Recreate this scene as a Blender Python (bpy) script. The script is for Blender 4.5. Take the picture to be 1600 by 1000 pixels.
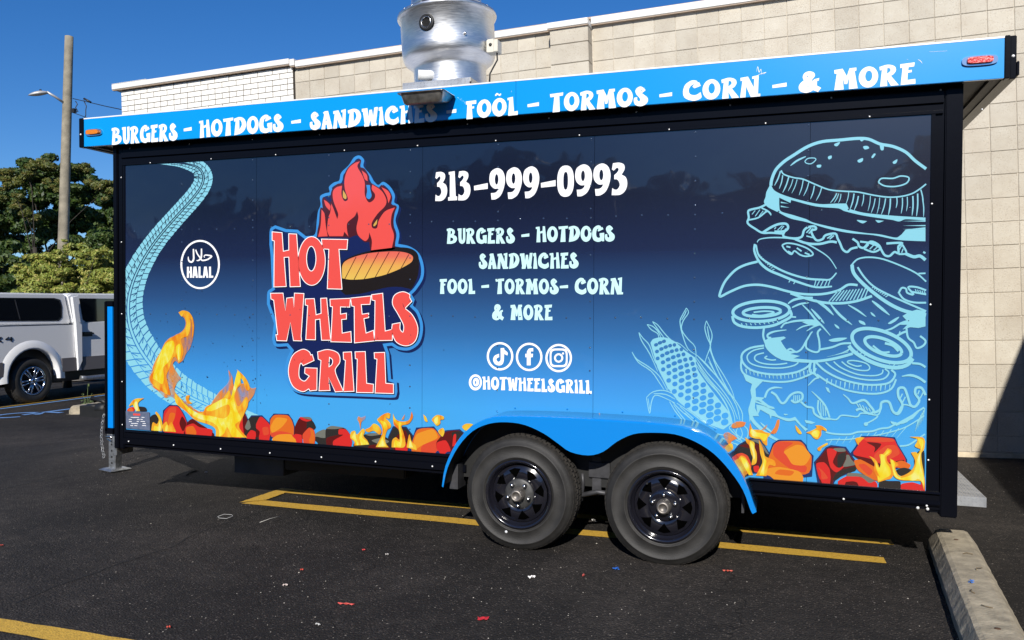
import bpy, bmesh, math, random
from mathutils import Vector, Matrix
from mathutils.geometry import tessellate_polygon

random.seed(7)
for o in list(bpy.data.objects):
    bpy.data.objects.remove(o)
scene = bpy.context.scene
COL = scene.collection

# ---------------------------------------------------------------- camera
F_PX, PITCH, ROLL, YAW = 1263.6, 0.00795, -0.02864, -0.3254
def _cam_rot():
    A = Matrix(((1, 0, 0), (0, 0, -1), (0, 1, 0)))
    Rx = Matrix(((1, 0, 0), (0, math.cos(PITCH), -math.sin(PITCH)), (0, math.sin(PITCH), math.cos(PITCH))))
    Rz = Matrix(((math.cos(ROLL), -math.sin(ROLL), 0), (math.sin(ROLL), math.cos(ROLL), 0), (0, 0, 1)))
    Y = Matrix(((math.cos(YAW), -math.sin(YAW), 0), (math.sin(YAW), math.cos(YAW), 0), (0, 0, 1)))
    return Rz @ Rx @ A @ Y
CR = _cam_rot()
CT = CR.transposed()
CAM = Vector((0, 0, 1.55))
cd = bpy.data.cameras.new('camera')
cam = bpy.data.objects.new('camera', cd)
COL.objects.link(cam)
r_, u_, b_ = CT @ Vector((1, 0, 0)), -(CT @ Vector((0, 1, 0))), -(CT @ Vector((0, 0, 1)))
M = Matrix.Identity(4)
for i in range(3):
    M[i][0], M[i][1], M[i][2], M[i][3] = r_[i], u_[i], b_[i], CAM[i]
cam.matrix_world = M
cd.sensor_width = 36
cd.lens = F_PX / 1600 * 36
cd.clip_start = 0.05
cd.clip_end = 3000
scene.camera = cam

# ---------------------------------------------------------------- light
SUN_EL, SUN_AZ = math.radians(30), math.radians(11.5)
SUN_DIR = Vector((-math.sin(SUN_AZ) * math.cos(SUN_EL), math.cos(SUN_AZ) * math.cos(SUN_EL), -math.sin(SUN_EL)))
world = bpy.data.worlds.new('World')
scene.world = world
world.use_nodes = True
wn = world.node_tree
bg = wn.nodes['Background']
sky = wn.nodes.new('ShaderNodeTexSky')
sky.sky_type = 'NISHITA'
sky.sun_disc = False
sky.sun_elevation = SUN_EL
sky.sun_rotation = math.pi - SUN_AZ
sky.altitude = 250
sky.air_density = 1.0
sky.dust_density = 0.0
sky.ozone_density = 6.0
hsv = wn.nodes.new('ShaderNodeHueSaturation')
hsv.inputs['Hue'].default_value = 0.508
hsv.inputs['Saturation'].default_value = 1.22
hsv.inputs['Value'].default_value = 1.0
wn.links.new(sky.outputs[0], hsv.inputs['Color'])
wn.links.new(hsv.outputs[0], bg.inputs[0])
bg.inputs[1].default_value = 0.088
sd = bpy.data.lights.new('sun', 'SUN')
sd.energy = 4.8
sd.angle = math.radians(0.5)
sd.color = (1.0, 0.955, 0.88)
sun = bpy.data.objects.new('sun', sd)
sun.rotation_euler = SUN_DIR.to_track_quat('-Z', 'Y').to_euler()
sun.location = (8, -30, 25)
COL.objects.link(sun)
scene.view_settings.view_transform = 'Standard'
scene.view_settings.look = 'None'
scene.view_settings.gamma = 1.0
scene.view_settings.exposure = 0.33
scene.view_settings.use_curve_mapping = False

# ---------------------------------------------------------------- geometry of the place
def ray(x, y):
    return CT @ Vector(((x - 800) / F_PX, (y - 500) / F_PX, 1.0))
SL = math.tan(math.radians(1.5))
def sstep(a, b, x):
    t = min(1, max(0, (x - a) / (b - a)))
    return t * t * (3 - 2 * t)
def gz(x, y):                       # the lot slopes gently down to the right under the trailer
    z = -SL * (max(-6.4, min(6, x)) + 1.15)
    z *= sstep(-10.0, -6.8, x)
    z *= 1 - sstep(7.2, 9.0, y) * (1 if x > -3 else 0.6)
    z *= 1 - sstep(12, 20, abs(y))
    return z
def gnd(x, y, dz=0.0):              # point of the photograph laid on the ground
    d = ray(x, y)
    t = -CAM.z / d.z
    for _ in range(12):
        p = CAM + d * t
        t = (gz(p.x, p.y) + dz - CAM.z) / d.z
    return CAM + d * t
TP = math.radians(2.0)
T0 = Vector((-1.15, 5.2, 0))
TX = Vector((math.cos(TP), 0, -math.sin(TP)))
TZ = Vector((math.sin(TP), 0, math.cos(TP)))
def tl(x, y, Y=0.0):                # point of the photograph laid on the trailer plane local y = Y
    d = ray(x, y)
    t = (T0.y + Y - CAM.y) / d.y
    q = CAM + d * t - T0
    return q.dot(TX), q.dot(TZ)

# ---------------------------------------------------------------- helpers
def tag(o, label=None, cat=None, group=None, kind=None):
    if label: o['label'] = label
    if cat: o['category'] = cat
    if group: o['group'] = group
    if kind: o['kind'] = kind
    return o
def empty(name, loc=(0, 0, 0), rot=(0, 0, 0), label=None, cat=None, group=None):
    o = bpy.data.objects.new(name, None)
    o.empty_display_size = 0.2
    o.location = loc
    o.rotation_euler = rot
    COL.objects.link(o)
    return tag(o, label, cat, group)
def link(name, me, parent=None, loc=None, rot=None):
    o = bpy.data.objects.new(name, me)
    COL.objects.link(o)
    if parent: o.parent = parent
    if loc is not None: o.location = loc
    if rot is not None: o.rotation_euler = rot
    return o

class MB:
    """mesh builder"""
    def __init__(s):
        s.v, s.f, s.m, s.sm = [], [], [], []
    def face(s, idx, mi=0, smooth=False):
        s.f.append(idx); s.m.append(mi); s.sm.append(smooth)
    def box(s, a, b, mi=0, mat=None, taper=0):
        n = len(s.v)
        x0, y0, z0 = a; x1, y1, z1 = b
        t = taper
        P = [(x0, y0, z0), (x1, y0, z0), (x1, y1, z0), (x0, y1, z0), (x0 + t, y0 + t, z1), (x1 - t, y0 + t, z1), (x1 - t, y1 - t, z1), (x0 + t, y1 - t, z1)]
        for p in P:
            s.v.append(tuple(mat @ Vector(p)) if mat else p)
        for q in ((0, 3, 2, 1), (4, 5, 6, 7), (0, 1, 5, 4), (1, 2, 6, 5), (2, 3, 7, 6), (3, 0, 4, 7)):
            s.face([n + i for i in q], mi)
        return s
    def tube(s, pts, r, seg=8, mi=0, cap=True, smooth=True):
        n = len(s.v)
        rr = r if isinstance(r, (list, tuple)) else [r] * len(pts)
        pts = [Vector(p) for p in pts]
        up = None
        for i, p in enumerate(pts):
            d = (pts[min(i + 1, len(pts) - 1)] - pts[max(i - 1, 0)])
            if d.length < 1e-9: d = Vector((0, 0, 1))
            d.normalize()
            if up is None:
                up = Vector((0, 0, 1)) if abs(d.z) < 0.9 else Vector((1, 0, 0))
            a = d.cross(up)
            if a.length < 1e-6: a = d.cross(Vector((0, 1, 0)))
            a.normalize()
            b = a.cross(d).normalized()
            up = b
            for k in range(seg):
                t = 2 * math.pi * k / seg
                s.v.append(tuple(p + a * math.cos(t) * rr[i] + b * math.sin(t) * rr[i]))
        for i in range(len(pts) - 1):
            for k in range(seg):
                k2 = (k + 1) % seg
                s.face([n + i * seg + k, n + i * seg + k2, n + (i + 1) * seg + k2, n + (i + 1) * seg + k], mi, smooth)
        if cap:
            s.face([n + k for k in range(seg)][::-1], mi)
            s.face([n + (len(pts) - 1) * seg + k for k in range(seg)], mi)
        return s
    def lathe(s, prof, seg=32, mi=0, mat=None, smooth=True, closed=False):
        """profile of (r, h) about local z"""
        n = len(s.v)
        for r, h in prof:
            for k in range(seg):
                t = 2 * math.pi * k / seg
                p = Vector((r * math.cos(t), r * math.sin(t), h))
                s.v.append(tuple(mat @ p) if mat else tuple(p))
        m = len(prof)
        for i in range(m if closed else m - 1):
            j = (i + 1) % m
            for k in range(seg):
                k2 = (k + 1) % seg
                s.face([n + i * seg + k, n + i * seg + k2, n + j * seg + k2, n + j * seg + k], mi, smooth)
        return s
    def ball(s, c, r, seg=8, rings=5, mi=0):
        prof = [(r * math.sin(math.pi * i / rings), -r * math.cos(math.pi * i / rings)) for i in range(rings + 1)]
        prof[0] = (r * 0.02, -r); prof[-1] = (r * 0.02, r)
        return s.lathe(prof, seg, mi, Matrix.Translation(c))
    def prism(s, poly, h0, h1, axis='y', mi=0):
        """poly in (a,b); extruded along axis from h0 to h1; y: (x,z)  x: (y,z)  z: (x,y)"""
        n = len(s.v); k = len(poly)
        def P(a, b, h):
            return (a, h, b) if axis == 'y' else ((h, a, b) if axis == 'x' else (a, b, h))
        for h in (h0, h1):
            for a, b in poly:
                s.v.append(P(a, b, h))
        tri = tessellate_polygon([[Vector((a, b, 0)) for a, b in poly]])
        for t in tri:
            s.face([n + i for i in t], mi)
            s.face([n + k + i for i in reversed(t)], mi)
        for i in range(k):
            j = (i + 1) % k
            s.face([n + i, n + j, n + k + j, n + k + i], mi)
        return s
    def mesh(s, name, mats, bevel=0, fix=True):
        me = bpy.data.meshes.new(name)
        me.from_pydata(s.v, [], s.f)
        for m in (mats if isinstance(mats, (list, tuple)) else [mats]):
            me.materials.append(m)
        me.polygons.foreach_set('material_index', s.m)
        me.polygons.foreach_set('use_smooth', s.sm)
        if fix:
            bm = bmesh.new(); bm.from_mesh(me)
            bmesh.ops.remove_doubles(bm, verts=bm.verts, dist=1e-6)
            bmesh.ops.recalc_face_normals(bm, faces=bm.faces)
            if bevel:
                es = [e for e in bm.edges if len(e.link_faces) == 2 and e.calc_face_angle(0) > 0.6]
                bmesh.ops.bevel(bm, geom=es, offset=bevel, segments=2, affect='EDGES', clamp_overlap=True)
            bm.to_mesh(me); bm.free()
        me.update()
        return me
    def build(s, name, mats, parent=None, bevel=0, loc=None, rot=None, fix=True):
        return link(name, s.mesh(name, mats, bevel, fix), parent, loc, rot)
def BX(name, a, b, m, parent=None, bevel=0):
    return MB().box(a, b).build(name, m, parent, bevel)

# ---------------------------------------------------------------- materials
def srgb(r, g, b):
    def c(u):
        u /= 255
        return u / 12.92 if u <= 0.04045 else ((u + 0.055) / 1.055) ** 2.4
    return (c(r), c(g), c(b), 1)
def mat(name, col, rough=0.5, metal=0.0, coat=0.0, noise=0.0, nscale=8.0, bump=0.0, bscale=60.0, spec=None, coatr=0.03, detail=4):
    m = bpy.data.materials.new(name)
    m.use_nodes = True
    nt = m.node_tree; N = nt.nodes; L = nt.links
    p = N['Principled BSDF']
    c = col if len(col) == 4 else tuple(col) + (1,)
    p.inputs['Base Color'].default_value = c
    p.inputs['Roughness'].default_value = rough
    p.inputs['Metallic'].default_value = metal
    p.inputs['Coat Weight'].default_value = coat
    p.inputs['Coat Roughness'].default_value = coatr
    if spec is not None: p.inputs['Specular IOR Level'].default_value = spec
    tc = N.new('ShaderNodeTexCoord')
    if noise:
        n = N.new('ShaderNodeTexNoise'); n.inputs['Scale'].default_value = nscale; n.inputs['Detail'].default_value = detail
        L.new(tc.outputs['Object'], n.inputs['Vector'])
        r = N.new('ShaderNodeMapRange')
        r.inputs['From Min'].default_value = 0.3; r.inputs['From Max'].default_value = 0.7
        r.inputs['To Min'].default_value = 1 - noise; r.inputs['To Max'].default_value = 1 + noise
        L.new(n.outputs['Fac'], r.inputs['Value'])
        mx = N.new('ShaderNodeVectorMath'); mx.operation = 'SCALE'
        mx.inputs[0].default_value = c[:3]
        L.new(r.outputs[0], mx.inputs['Scale'])
        L.new(mx.outputs[0], p.inputs['Base Color'])
    if bump:
        n = N.new('ShaderNodeTexNoise'); n.inputs['Scale'].default_value = bscale; n.inputs['Detail'].default_value = 3
        L.new(tc.outputs['Object'], n.inputs['Vector'])
        b = N.new('ShaderNodeBump'); b.inputs['Strength'].default_value = bump; b.inputs['Distance'].default_value = 0.01
        L.new(n.outputs['Fac'], b.inputs['Height'])
        L.new(b.outputs[0], p.inputs['Normal'])
    return m
def ramp(N, stops, interp='LINEAR'):
    r = N.new('ShaderNodeValToRGB'); r.color_ramp.interpolation = interp
    e = r.color_ramp.elements
    while len(e) < len(stops): e.new(0.5)
    for i, (p, c) in enumerate(stops):
        e[i].position = p; e[i].color = c if len(c) == 4 else tuple(c) + (1,)
    return r
def A(k, c):       # scale an sRGB display colour to an albedo
    return tuple(min(0.85, v * k) for v in c[:3]) + (1,)
KV = 0.62          # print albedo = display * KV (sun + exposure bring it back)
def vinyl(name, rgb, k=KV, **kw):
    return mat(name, A(k, srgb(*rgb)), rough=kw.pop('rough', 0.22), coat=0.6, coatr=0.05, **kw)

V_WHITE = vinyl('white_vinyl', (255, 255, 255), 0.8)
V_MINT = vinyl('mint_vinyl', (212, 255, 255), 0.72)
V_SKY = vinyl('fascia_blue_vinyl', (0, 168, 255), 0.64)
V_LINE = vinyl('pale_blue_ink', (154, 232, 252), 0.57)
V_RED = vinyl('logo_red_vinyl', (255, 92, 84), 0.6)
V_NAVY = vinyl('logo_navy_vinyl', (30, 45, 105), 0.5)
V_LBLUE = vinyl('logo_blue_vinyl', (70, 165, 245), 0.55)
V_BLACK = vinyl('logo_black_vinyl', (40, 34, 34), 0.5)
V_MAROON = vinyl('logo_maroon_vinyl', (92, 34, 44), 0.5)
BLACK = mat('black_trim_paint', (0.003, 0.0035, 0.006), 0.2, coat=0.0, spec=.09, bump=0.03, bscale=14)
BLACKM = mat('black_underbody', (0.007, 0.007, 0.007), 0.55, noise=0.3, nscale=10)
RUBBER = mat('tyre_rubber', (0.0175, 0.0165, 0.0155), 0.62, noise=0.45, nscale=9, bump=0.25, bscale=180, detail=7)
TREADM = mat('dusty_tread_rubber', (0.020, 0.017, 0.014), 0.9, noise=0.4, nscale=20)
RIM = mat('black_wheel_enamel', (0.008, 0.008, 0.012), 0.14, coat=0.8)
STEEL = mat('bright_steel', (0.62, 0.62, 0.62), 0.25, 1.0, noise=0.12, nscale=9)
GALV = mat('galvanized_steel', (0.42, 0.43, 0.44), 0.42, 0.9, noise=0.3, nscale=30)
GREYM = mat('dull_grey_metal', (0.045, 0.045, 0.05), 0.5, 0.3, noise=0.3, nscale=18)
CONC = mat('wheel_stop_concrete', (0.32, 0.275, 0.20), 0.9, noise=0.3, nscale=13, bump=0.45, bscale=55, detail=8)
# ---------------------------------------------------------------- outlines
def smooth(pts, n=5):
    """closed contour; points (x,y) are corners, (x,y,1) lie on a curve"""
    P = [(p[0], p[1], len(p) > 2) for p in pts]
    k = len(P); out = []
    def tan(i):
        if not P[i][2]: return None
        a, b = P[i - 1], P[(i + 1) % k]
        return ((b[0] - a[0]) / 2, (b[1] - a[1]) / 2)
    for i in range(k):
        a, b = P[i], P[(i + 1) % k]
        ta, tb = tan(i), tan((i + 1) % k)
        out.append((a[0], a[1]))
        if ta is None and tb is None: continue
        d = (b[0] - a[0], b[1] - a[1]); L = math.hypot(*d)
        def fit(t):
            if t is None: return d
            l = math.hypot(*t)
            if l < 1e-9: return d
            s = min(1.0, 1.1 * L / l)
            return (t[0] * s, t[1] * s)
        ta, tb = fit(ta), fit(tb)
        for j in range(1, n):
            u = j / n; h1 = 2 * u ** 3 - 3 * u ** 2 + 1; h2 = u ** 3 - 2 * u ** 2 + u; h3 = -2 * u ** 3 + 3 * u ** 2; h4 = u ** 3 - u ** 2
            out.append((h1 * a[0] + h2 * ta[0] + h3 * b[0] + h4 * tb[0], h1 * a[1] + h2 * ta[1] + h3 * b[1] + h4 * tb[1]))
    return out
def ell(cx, cy, rx, ry, n=28, p=1.0, rot=0.0):
    o = []
    for i in range(n):
        t = 2 * math.pi * i / n
        c, s = math.cos(t), math.sin(t)
        x = rx * math.copysign(abs(c) ** p, c); y = ry * math.copysign(abs(s) ** p, s)
        o.append((cx + x * math.cos(rot) - y * math.sin(rot), cy + x * math.sin(rot) + y * math.cos(rot)))
    return o
def S(*a): return [(x, y, 1) for x, y in a]
# glyph: (x0, baseline, cap height, [contours]) in tracing coordinates, y down
G = {}
G['B'] = (178, 410, 238, [[(178, 180), (240, 169, 1), (298, 195, 1), (311, 235, 1), (290, 276), (330, 293, 1), (347, 337, 1), (322, 385, 1), (262, 408, 1), (182, 410), (197, 214), (181, 214)],
     [(243, 205), (263, 216, 1), (265, 244, 1), (241, 268)], [(238, 313), (272, 318, 1), (286, 342, 1), (272, 362, 1), (236, 372)]])
G['U'] = (345, 410, 238, [[(345, 175), (410, 172), (408, 300, 1), (413, 345, 1), (422, 359, 1), (430, 345, 1), (434, 300, 1), (432, 172), (470, 170), (472, 330, 1), (460, 385, 1), (420, 411, 1), (376, 388, 1), (362, 330, 1), (357, 208), (346, 208)]])
G['R'] = (483, 403, 243, [[(483, 176), (550, 158, 1), (604, 180, 1), (619, 225, 1), (602, 268, 1), (578, 289), (643, 402), (578, 403), (547, 325), (549, 402), (491, 403), (504, 213), (487, 218)],
     [(548, 196), (568, 203, 1), (573, 232, 1), (545, 263)]])
G['G'] = (624, 408, 250, [[(624, 290, 1), (643, 200, 1), (700, 155, 1), (745, 163, 1), (757, 190), (772, 177), (790, 214), (712, 250), (705, 226), (722, 206, 1), (695, 215, 1), (682, 280, 1), (692, 332, 1), (722, 348, 1), (744, 338), (735, 310), (735, 276), (802, 269), (802, 400), (772, 402), (766, 390), (742, 405, 1), (700, 409, 1), (644, 378, 1)]])
G['E'] = (815, 405, 243, [[(815, 168), (932, 160), (927, 206), (882, 209), (880, 246), (909, 241), (908, 269), (877, 273), (875, 353), (938, 348), (940, 402), (821, 405), (834, 212), (816, 213)]])
G['S'] = (1098, 408, 256, [[(1206, 176), (1222, 205), (1183, 240), (1206, 262, 1), (1240, 300, 1), (1247, 345, 1), (1224, 388, 1), (1172, 409, 1), (1118, 388, 1), (1099, 337, 1), (1102, 292), (1135, 288), (1136, 322, 1), (1150, 343, 1), (1166, 331, 1), (1160, 300, 1), (1127, 252, 1), (1115, 205, 1), (1130, 170, 1), (1168, 150, 1)],
     [(1172, 204, 1), (1182, 198, 1), (1178, 216, 1)]])
G['-'] = (1345, 405, 240, [[(1345, 277), (1470, 262), (1470, 310), (1347, 314)]])
G['H'] = (168, 386, 243, [[(168, 152), (226, 145), (232, 222), (272, 210), (274, 140), (306, 140), (331, 381), (275, 384), (272, 243), (233, 252), (239, 385), (180, 388), (190, 181), (171, 183)]])
G['O'] = (330, 388, 260, [ell(415, 258, 86, 130), ell(418, 246, 31, 66)])
G['T'] = (498, 380, 246, [[(498, 140), (641, 130), (638, 170), (599, 173), (606, 376), (529, 380), (546, 178), (505, 182)]])
G['D'] = (655, 375, 250, [[(655, 141), (735, 122, 1), (800, 152, 1), (829, 228, 1), (806, 310, 1), (750, 356, 1), (661, 376), (681, 177), (661, 182)], [(731, 156), (757, 180, 1), (767, 235, 1), (733, 302)]])
G['A'] = (828, 797, 236, [[(851, 579), (869, 563), (913, 561), (969, 795), (905, 797), (899, 738), (880, 738), (877, 797), (828, 796), (864, 606)], [(888, 650), (896, 694), (881, 694)]])
G['N'] = (985, 797, 236, [[(985, 571), (1050, 562), (1100, 690), (1103, 592), (1085, 593), (1085, 566), (1141, 554), (1136, 766), (1156, 766), (1155, 796), (1075, 798), (1035, 675), (1030, 797), (984, 797), (1003, 606), (987, 608)]])
G['W'] = (1325, 795, 240, [[(1325, 562), (1395, 558), (1405, 680), (1419, 583), (1450, 581), (1464, 680), (1479, 555), (1523, 553), (1500, 760), (1509, 762), (1509, 790), (1445, 793), (1430, 712), (1413, 795), (1355, 796), (1355, 765), (1361, 764), (1339, 601), (1326, 600)]])
G['I'] = (135, 792, 240, [[(135, 559), (178, 550), (203, 792), (138, 793), (152, 602), (137, 602)]])
G['C'] = (580, 355, 260, [[(580, 240, 1), (600, 145, 1), (660, 94, 1), (712, 100, 1), (724, 124), (738, 122), (754, 170), (692, 197), (672, 172), (690, 142, 1), (655, 165, 1), (637, 215, 1), (652, 268, 1), (705, 283, 1), (753, 250), (762, 315, 1), (735, 344, 1), (680, 356, 1), (602, 315, 1)]])
G['F'] = (70, 343, 236, [[(70, 112), (183, 107), (182, 153), (134, 153), (134, 185), (160, 182), (158, 210), (135, 212), (144, 342), (76, 343), (86, 152), (70, 152)]])
G['L'] = (512, 343, 236, [[(512, 118), (570, 107), (582, 297), (622, 292), (622, 342), (520, 344), (531, 146), (514, 148)]])
G['M'] = (1175, 750, 240, [[(1175, 518), (1245, 510), (1281, 600), (1302, 512), (1359, 510), (1359, 545), (1345, 549), (1371, 748), (1299, 750), (1298, 618), (1285, 690), (1262, 690), (1248, 618), (1256, 750), (1178, 750), (1197, 560), (1178, 562)]])
G['&'] = (888, 757, 258, [[(920, 562, 1), (935, 515, 1), (975, 498, 1), (1014, 520, 1), (1022, 562, 1), (998, 606), (1003, 622), (1018, 600), (1059, 590), (1056, 622), (1041, 626), (1040, 680), (1076, 712), (1050, 760), (1008, 732), (985, 750, 1), (945, 757, 1), (900, 732, 1), (887, 682, 1), (900, 636, 1), (930, 602)], ell(959, 562, 6, 8, 8), [(955, 668), (975, 690), (966, 690)]])
G['@'] = (90, 655, 180, [ell(165, 565, 75, 90), ell(168, 562, 50, 62), ])
G['@a'] = (90, 655, 180, [ell(172, 562, 36, 48), ell(168, 566, 8, 20, 10)])
G['3'] = (98, 740, 452, [[(112, 291), (195, 287, 1), (255, 318, 1), (263, 385, 1), (226, 456), (282, 500, 1), (300, 590, 1), (276, 680, 1), (210, 738, 1), (98, 741), (105, 640), (135, 662, 1), (170, 662, 1), (200, 615, 1), (196, 565, 1), (170, 524, 1), (130, 518), (130, 460), (168, 424, 1), (187, 382, 1), (165, 357, 1), (122, 396), (99, 377)]])
G['1'] = (302, 733, 455, [[(310, 285), (411, 274), (430, 668), (455, 671), (452, 730), (302, 733), (302, 680), (329, 678), (331, 328), (312, 322)]])
G['9'] = (943, 722, 488, [[(1065, 232, 1), (1150, 280, 1), (1188, 400, 1), (1172, 540, 1), (1122, 660, 1), (1045, 718, 1), (978, 722), (968, 620), (1034, 616, 1), (1072, 585, 1), (1082, 553), (1020, 550, 1), (962, 492, 1), (943, 395, 1), (968, 285, 1)], ell(1057, 408, 28, 82, 18)])
G['0'] = (476, 646, 486, [ell(598, 404, 122, 242, 30, 0.82), ell(600, 398, 34, 138, 20, 0.8)])
G['~'] = (0, 100, 100, [[(0, 60), (15, 40, 1), (32, 38, 1), (52, 52, 1), (72, 42), (74, 62, 1), (55, 74, 1), (30, 60, 1), (8, 74)]])
def glyph(ch):
    x0, bl, cap, cs = G[ch]
    return [[((x - x0) / cap, (bl - y) / cap) for x, y in smooth(c)] for c in cs]
def gw(ch):
    c = glyph(ch)[0]
    return max(p[0] for p in c)

class Dec:
    """flat print on a plane local y = Y of the trailer; every stroke lies a hair above the last"""
    def __init__(s, Y=-0.0015, step=1.5e-5, tr=None):
        s.Y, s.step, s.n = Y, step, 0
        s.mb = MB()
        s.tr = tr
    def _next(s):
        s.n += 1
        return s.Y - s.step * s.n
    def poly_l(s, contours, mi=0):       # contours already in local (x,z)
        y = s._next()
        vs = []; base = len(s.mb.v)
        for c in contours:
            for a, b in c:
                vs.append((a, b)); s.mb.v.append((a, y, b))
        for t in tessellate_polygon([[Vector((a, b, 0)) for a, b in c] for c in contours]):
            (ax, az), (bx, bz), (cx, cz) = [vs[i] for i in t]
            cr = (bx - ax) * (cz - az) - (bz - az) * (cx - ax)
            if abs(cr) < 1e-10: continue
            q = t if cr > 0 else t[::-1]      # normal towards -y
            s.mb.face([base + i for i in q], mi)
    def poly(s, contours, mi=0, org=(0, 0), sc=1.0):
        s.poly_l([[tl(org[0] + x / sc, org[1] + y / sc, s.Y) for x, y in smooth(c)] for c in contours], mi)
    def rib(s, pts, w, mi=0, org=(0, 0), sc=1.0, taper=(1, 1), curve=True, sub=4):
        """stroke of width w (tracing units) through pts"""
        P = [(p[0], p[1]) for p in pts]
        if curve and len(P) > 2:
            Q = []
            for i in range(len(P) - 1):
                a = P[max(i - 1, 0)]; b = P[i]; c = P[i + 1]; d = P[min(i + 2, len(P) - 1)]
                for j in range(sub):
                    u = j / sub
                    Q.append(tuple(0.5 * (2 * b[k] + (c[k] - a[k]) * u + (2 * a[k] - 5 * b[k] + 4 * c[k] - d[k]) * u * u + (3 * b[k] - a[k] - 3 * c[k] + d[k]) * u ** 3) for k in (0, 1)))
            Q.append(P[-1]); P = Q
        n = len(P); base = len(s.mb.v); y = s._next()
        for i, p in enumerate(P):
            a, b = P[max(i - 1, 0)], P[min(i + 1, n - 1)]
            dx, dy = b[0] - a[0], b[1] - a[1]; L = math.hypot(dx, dy) or 1
            u = i / (n - 1)
            ww = w * (taper[0] + (1 - taper[0]) * min(1, u * 3)) * (taper[1] + (1 - taper[1]) * min(1, (1 - u) * 3)) / 2
            for sg in (1, -1):
                X, Z = tl(org[0] + (p[0] - sg * dy / L * ww) / sc, org[1] + (p[1] + sg * dx / L * ww) / sc, s.Y)
                s.mb.v.append((X, y - 4e-7 * i, Z))
        for i in range(n - 1):
            s.mb.face([base + 2 * i, base + 2 * i + 1, base + 2 * i + 3, base + 2 * i + 2], mi)
    def text(s, word, p0, p1, h, mi=0, gap=0.035, Y=None):
        """word set between two photograph points on its baseline; h = cap height in px at the left"""
        a = tl(*p0, s.Y); b = tl(*p1, s.Y)
        H = tl(p0[0], p0[1] - h, s.Y)[1] - a[1]
        tot = sum(gw(c) + gap for c in word) - gap
        L = math.hypot(b[0] - a[0], b[1] - a[1])
        sx = L / tot; ux, uz = (b[0] - a[0]) / L, (b[1] - a[1]) / L
        x = 0
        for c in word:
            cs = [[(a[0] + ux * (x + q) * sx, a[1] + uz * (x + q) * sx + r * H) for q, r in k] for k in glyph(c)]
            s.poly_l(cs, mi)
            if c == '@':
                s.poly_l([[(a[0] + ux * (x + q) * sx, a[1] + uz * (x + q) * sx + r * H) for q, r in k] for k in glyph('@a')], mi)
            x += gw(c) + gap
    def build(s, name, mats, parent):
        return s.mb.build(name, mats, parent, fix=False)
# ================================================================ THE FOOD TRAILER
trailer = empty('food_trailer', T0, (0, TP, 0), 'long black and blue food trailer printed with flames, a burger drawing and menu lettering', 'food trailer')
XL, XR = -4.065, 2.045
def zb(x): return 0.556 + (x + 3.95) / 5.83 * (0.513 - 0.556)     # lower edge of the printed sheets
ZT = 2.70
m = bpy.data.materials.new('printed_night_blue_vinyl'); m.use_nodes = True
N, L = m.node_tree.nodes, m.node_tree.links
tc = N.new('ShaderNodeTexCoord'); sp = N.new('ShaderNodeSeparateXYZ'); L.new(tc.outputs['Object'], sp.inputs[0])
mr = N.new('ShaderNodeMapRange'); mr.inputs['From Min'].default_value = 0.5; mr.inputs['From Max'].default_value = 2.7
L.new(sp.outputs['Z'], mr.inputs['Value'])
rp = ramp(N, [(0.0, A(.58, srgb(76, 184, 255))), (0.17, A(.58, srgb(74, 181, 255))), (0.27, A(.58, srgb(68, 160, 238))), (0.40, A(.56, srgb(60, 124, 190))), (0.52, A(.56, srgb(50, 90, 144))), (0.66, A(.56, srgb(34, 47, 84))), (0.82, A(.56, srgb(23, 29, 53))), (1.0, A(.56, srgb(19, 24, 45)))])
L.new(mr.outputs[0], rp.inputs[0])
p = N['Principled BSDF']; p.inputs['Roughness'].default_value = 0.2
p.inputs['Coat Weight'].default_value = 1.0; p.inputs['Coat Roughness'].default_value = 0.035
L.new(rp.outputs[0], p.inputs['Base Color'])
nz = N.new('ShaderNodeTexNoise'); nz.inputs['Scale'].default_value = 2.3; nz.inputs['Detail'].default_value = 2
L.new(tc.outputs['Object'], nz.inputs['Vector'])
bp = N.new('ShaderNodeBump'); bp.inputs['Strength'].default_value = 0.5; bp.inputs['Distance'].default_value = 0.012
L.new(nz.outputs['Fac'], bp.inputs['Height']); L.new(bp.outputs[0], p.inputs['Coat Normal'])
V_PANEL = m

BX('body', (XL + .02, 0.02, .44), (XR - .02, 2.38, 2.95), BLACKM, trailer)
seam_px = [(401, 400), (660, 400), (928, 400), (1264, 400)]
seams = [-3.955] + [tl(x, y)[0] for x, y in seam_px] + [1.886]
for a, b in zip(seams[:-1], seams[1:]):
    a += .0011 if a > -3.9 else 0; b -= .0011 if b < 1.8 else 0
    MB().prism([(a, zb(a) - .02), (b, zb(b) - .02), (b, ZT + .02), (a, ZT + .02)], 0.0, 0.018).build('side_panel', V_PANEL, trailer)
for i, x in enumerate(seams[1:-1]):
    BX('seam_backing', (x - .01, .0185, .56), (x + .01, .0195, 2.68), BLACKM, trailer)

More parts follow.
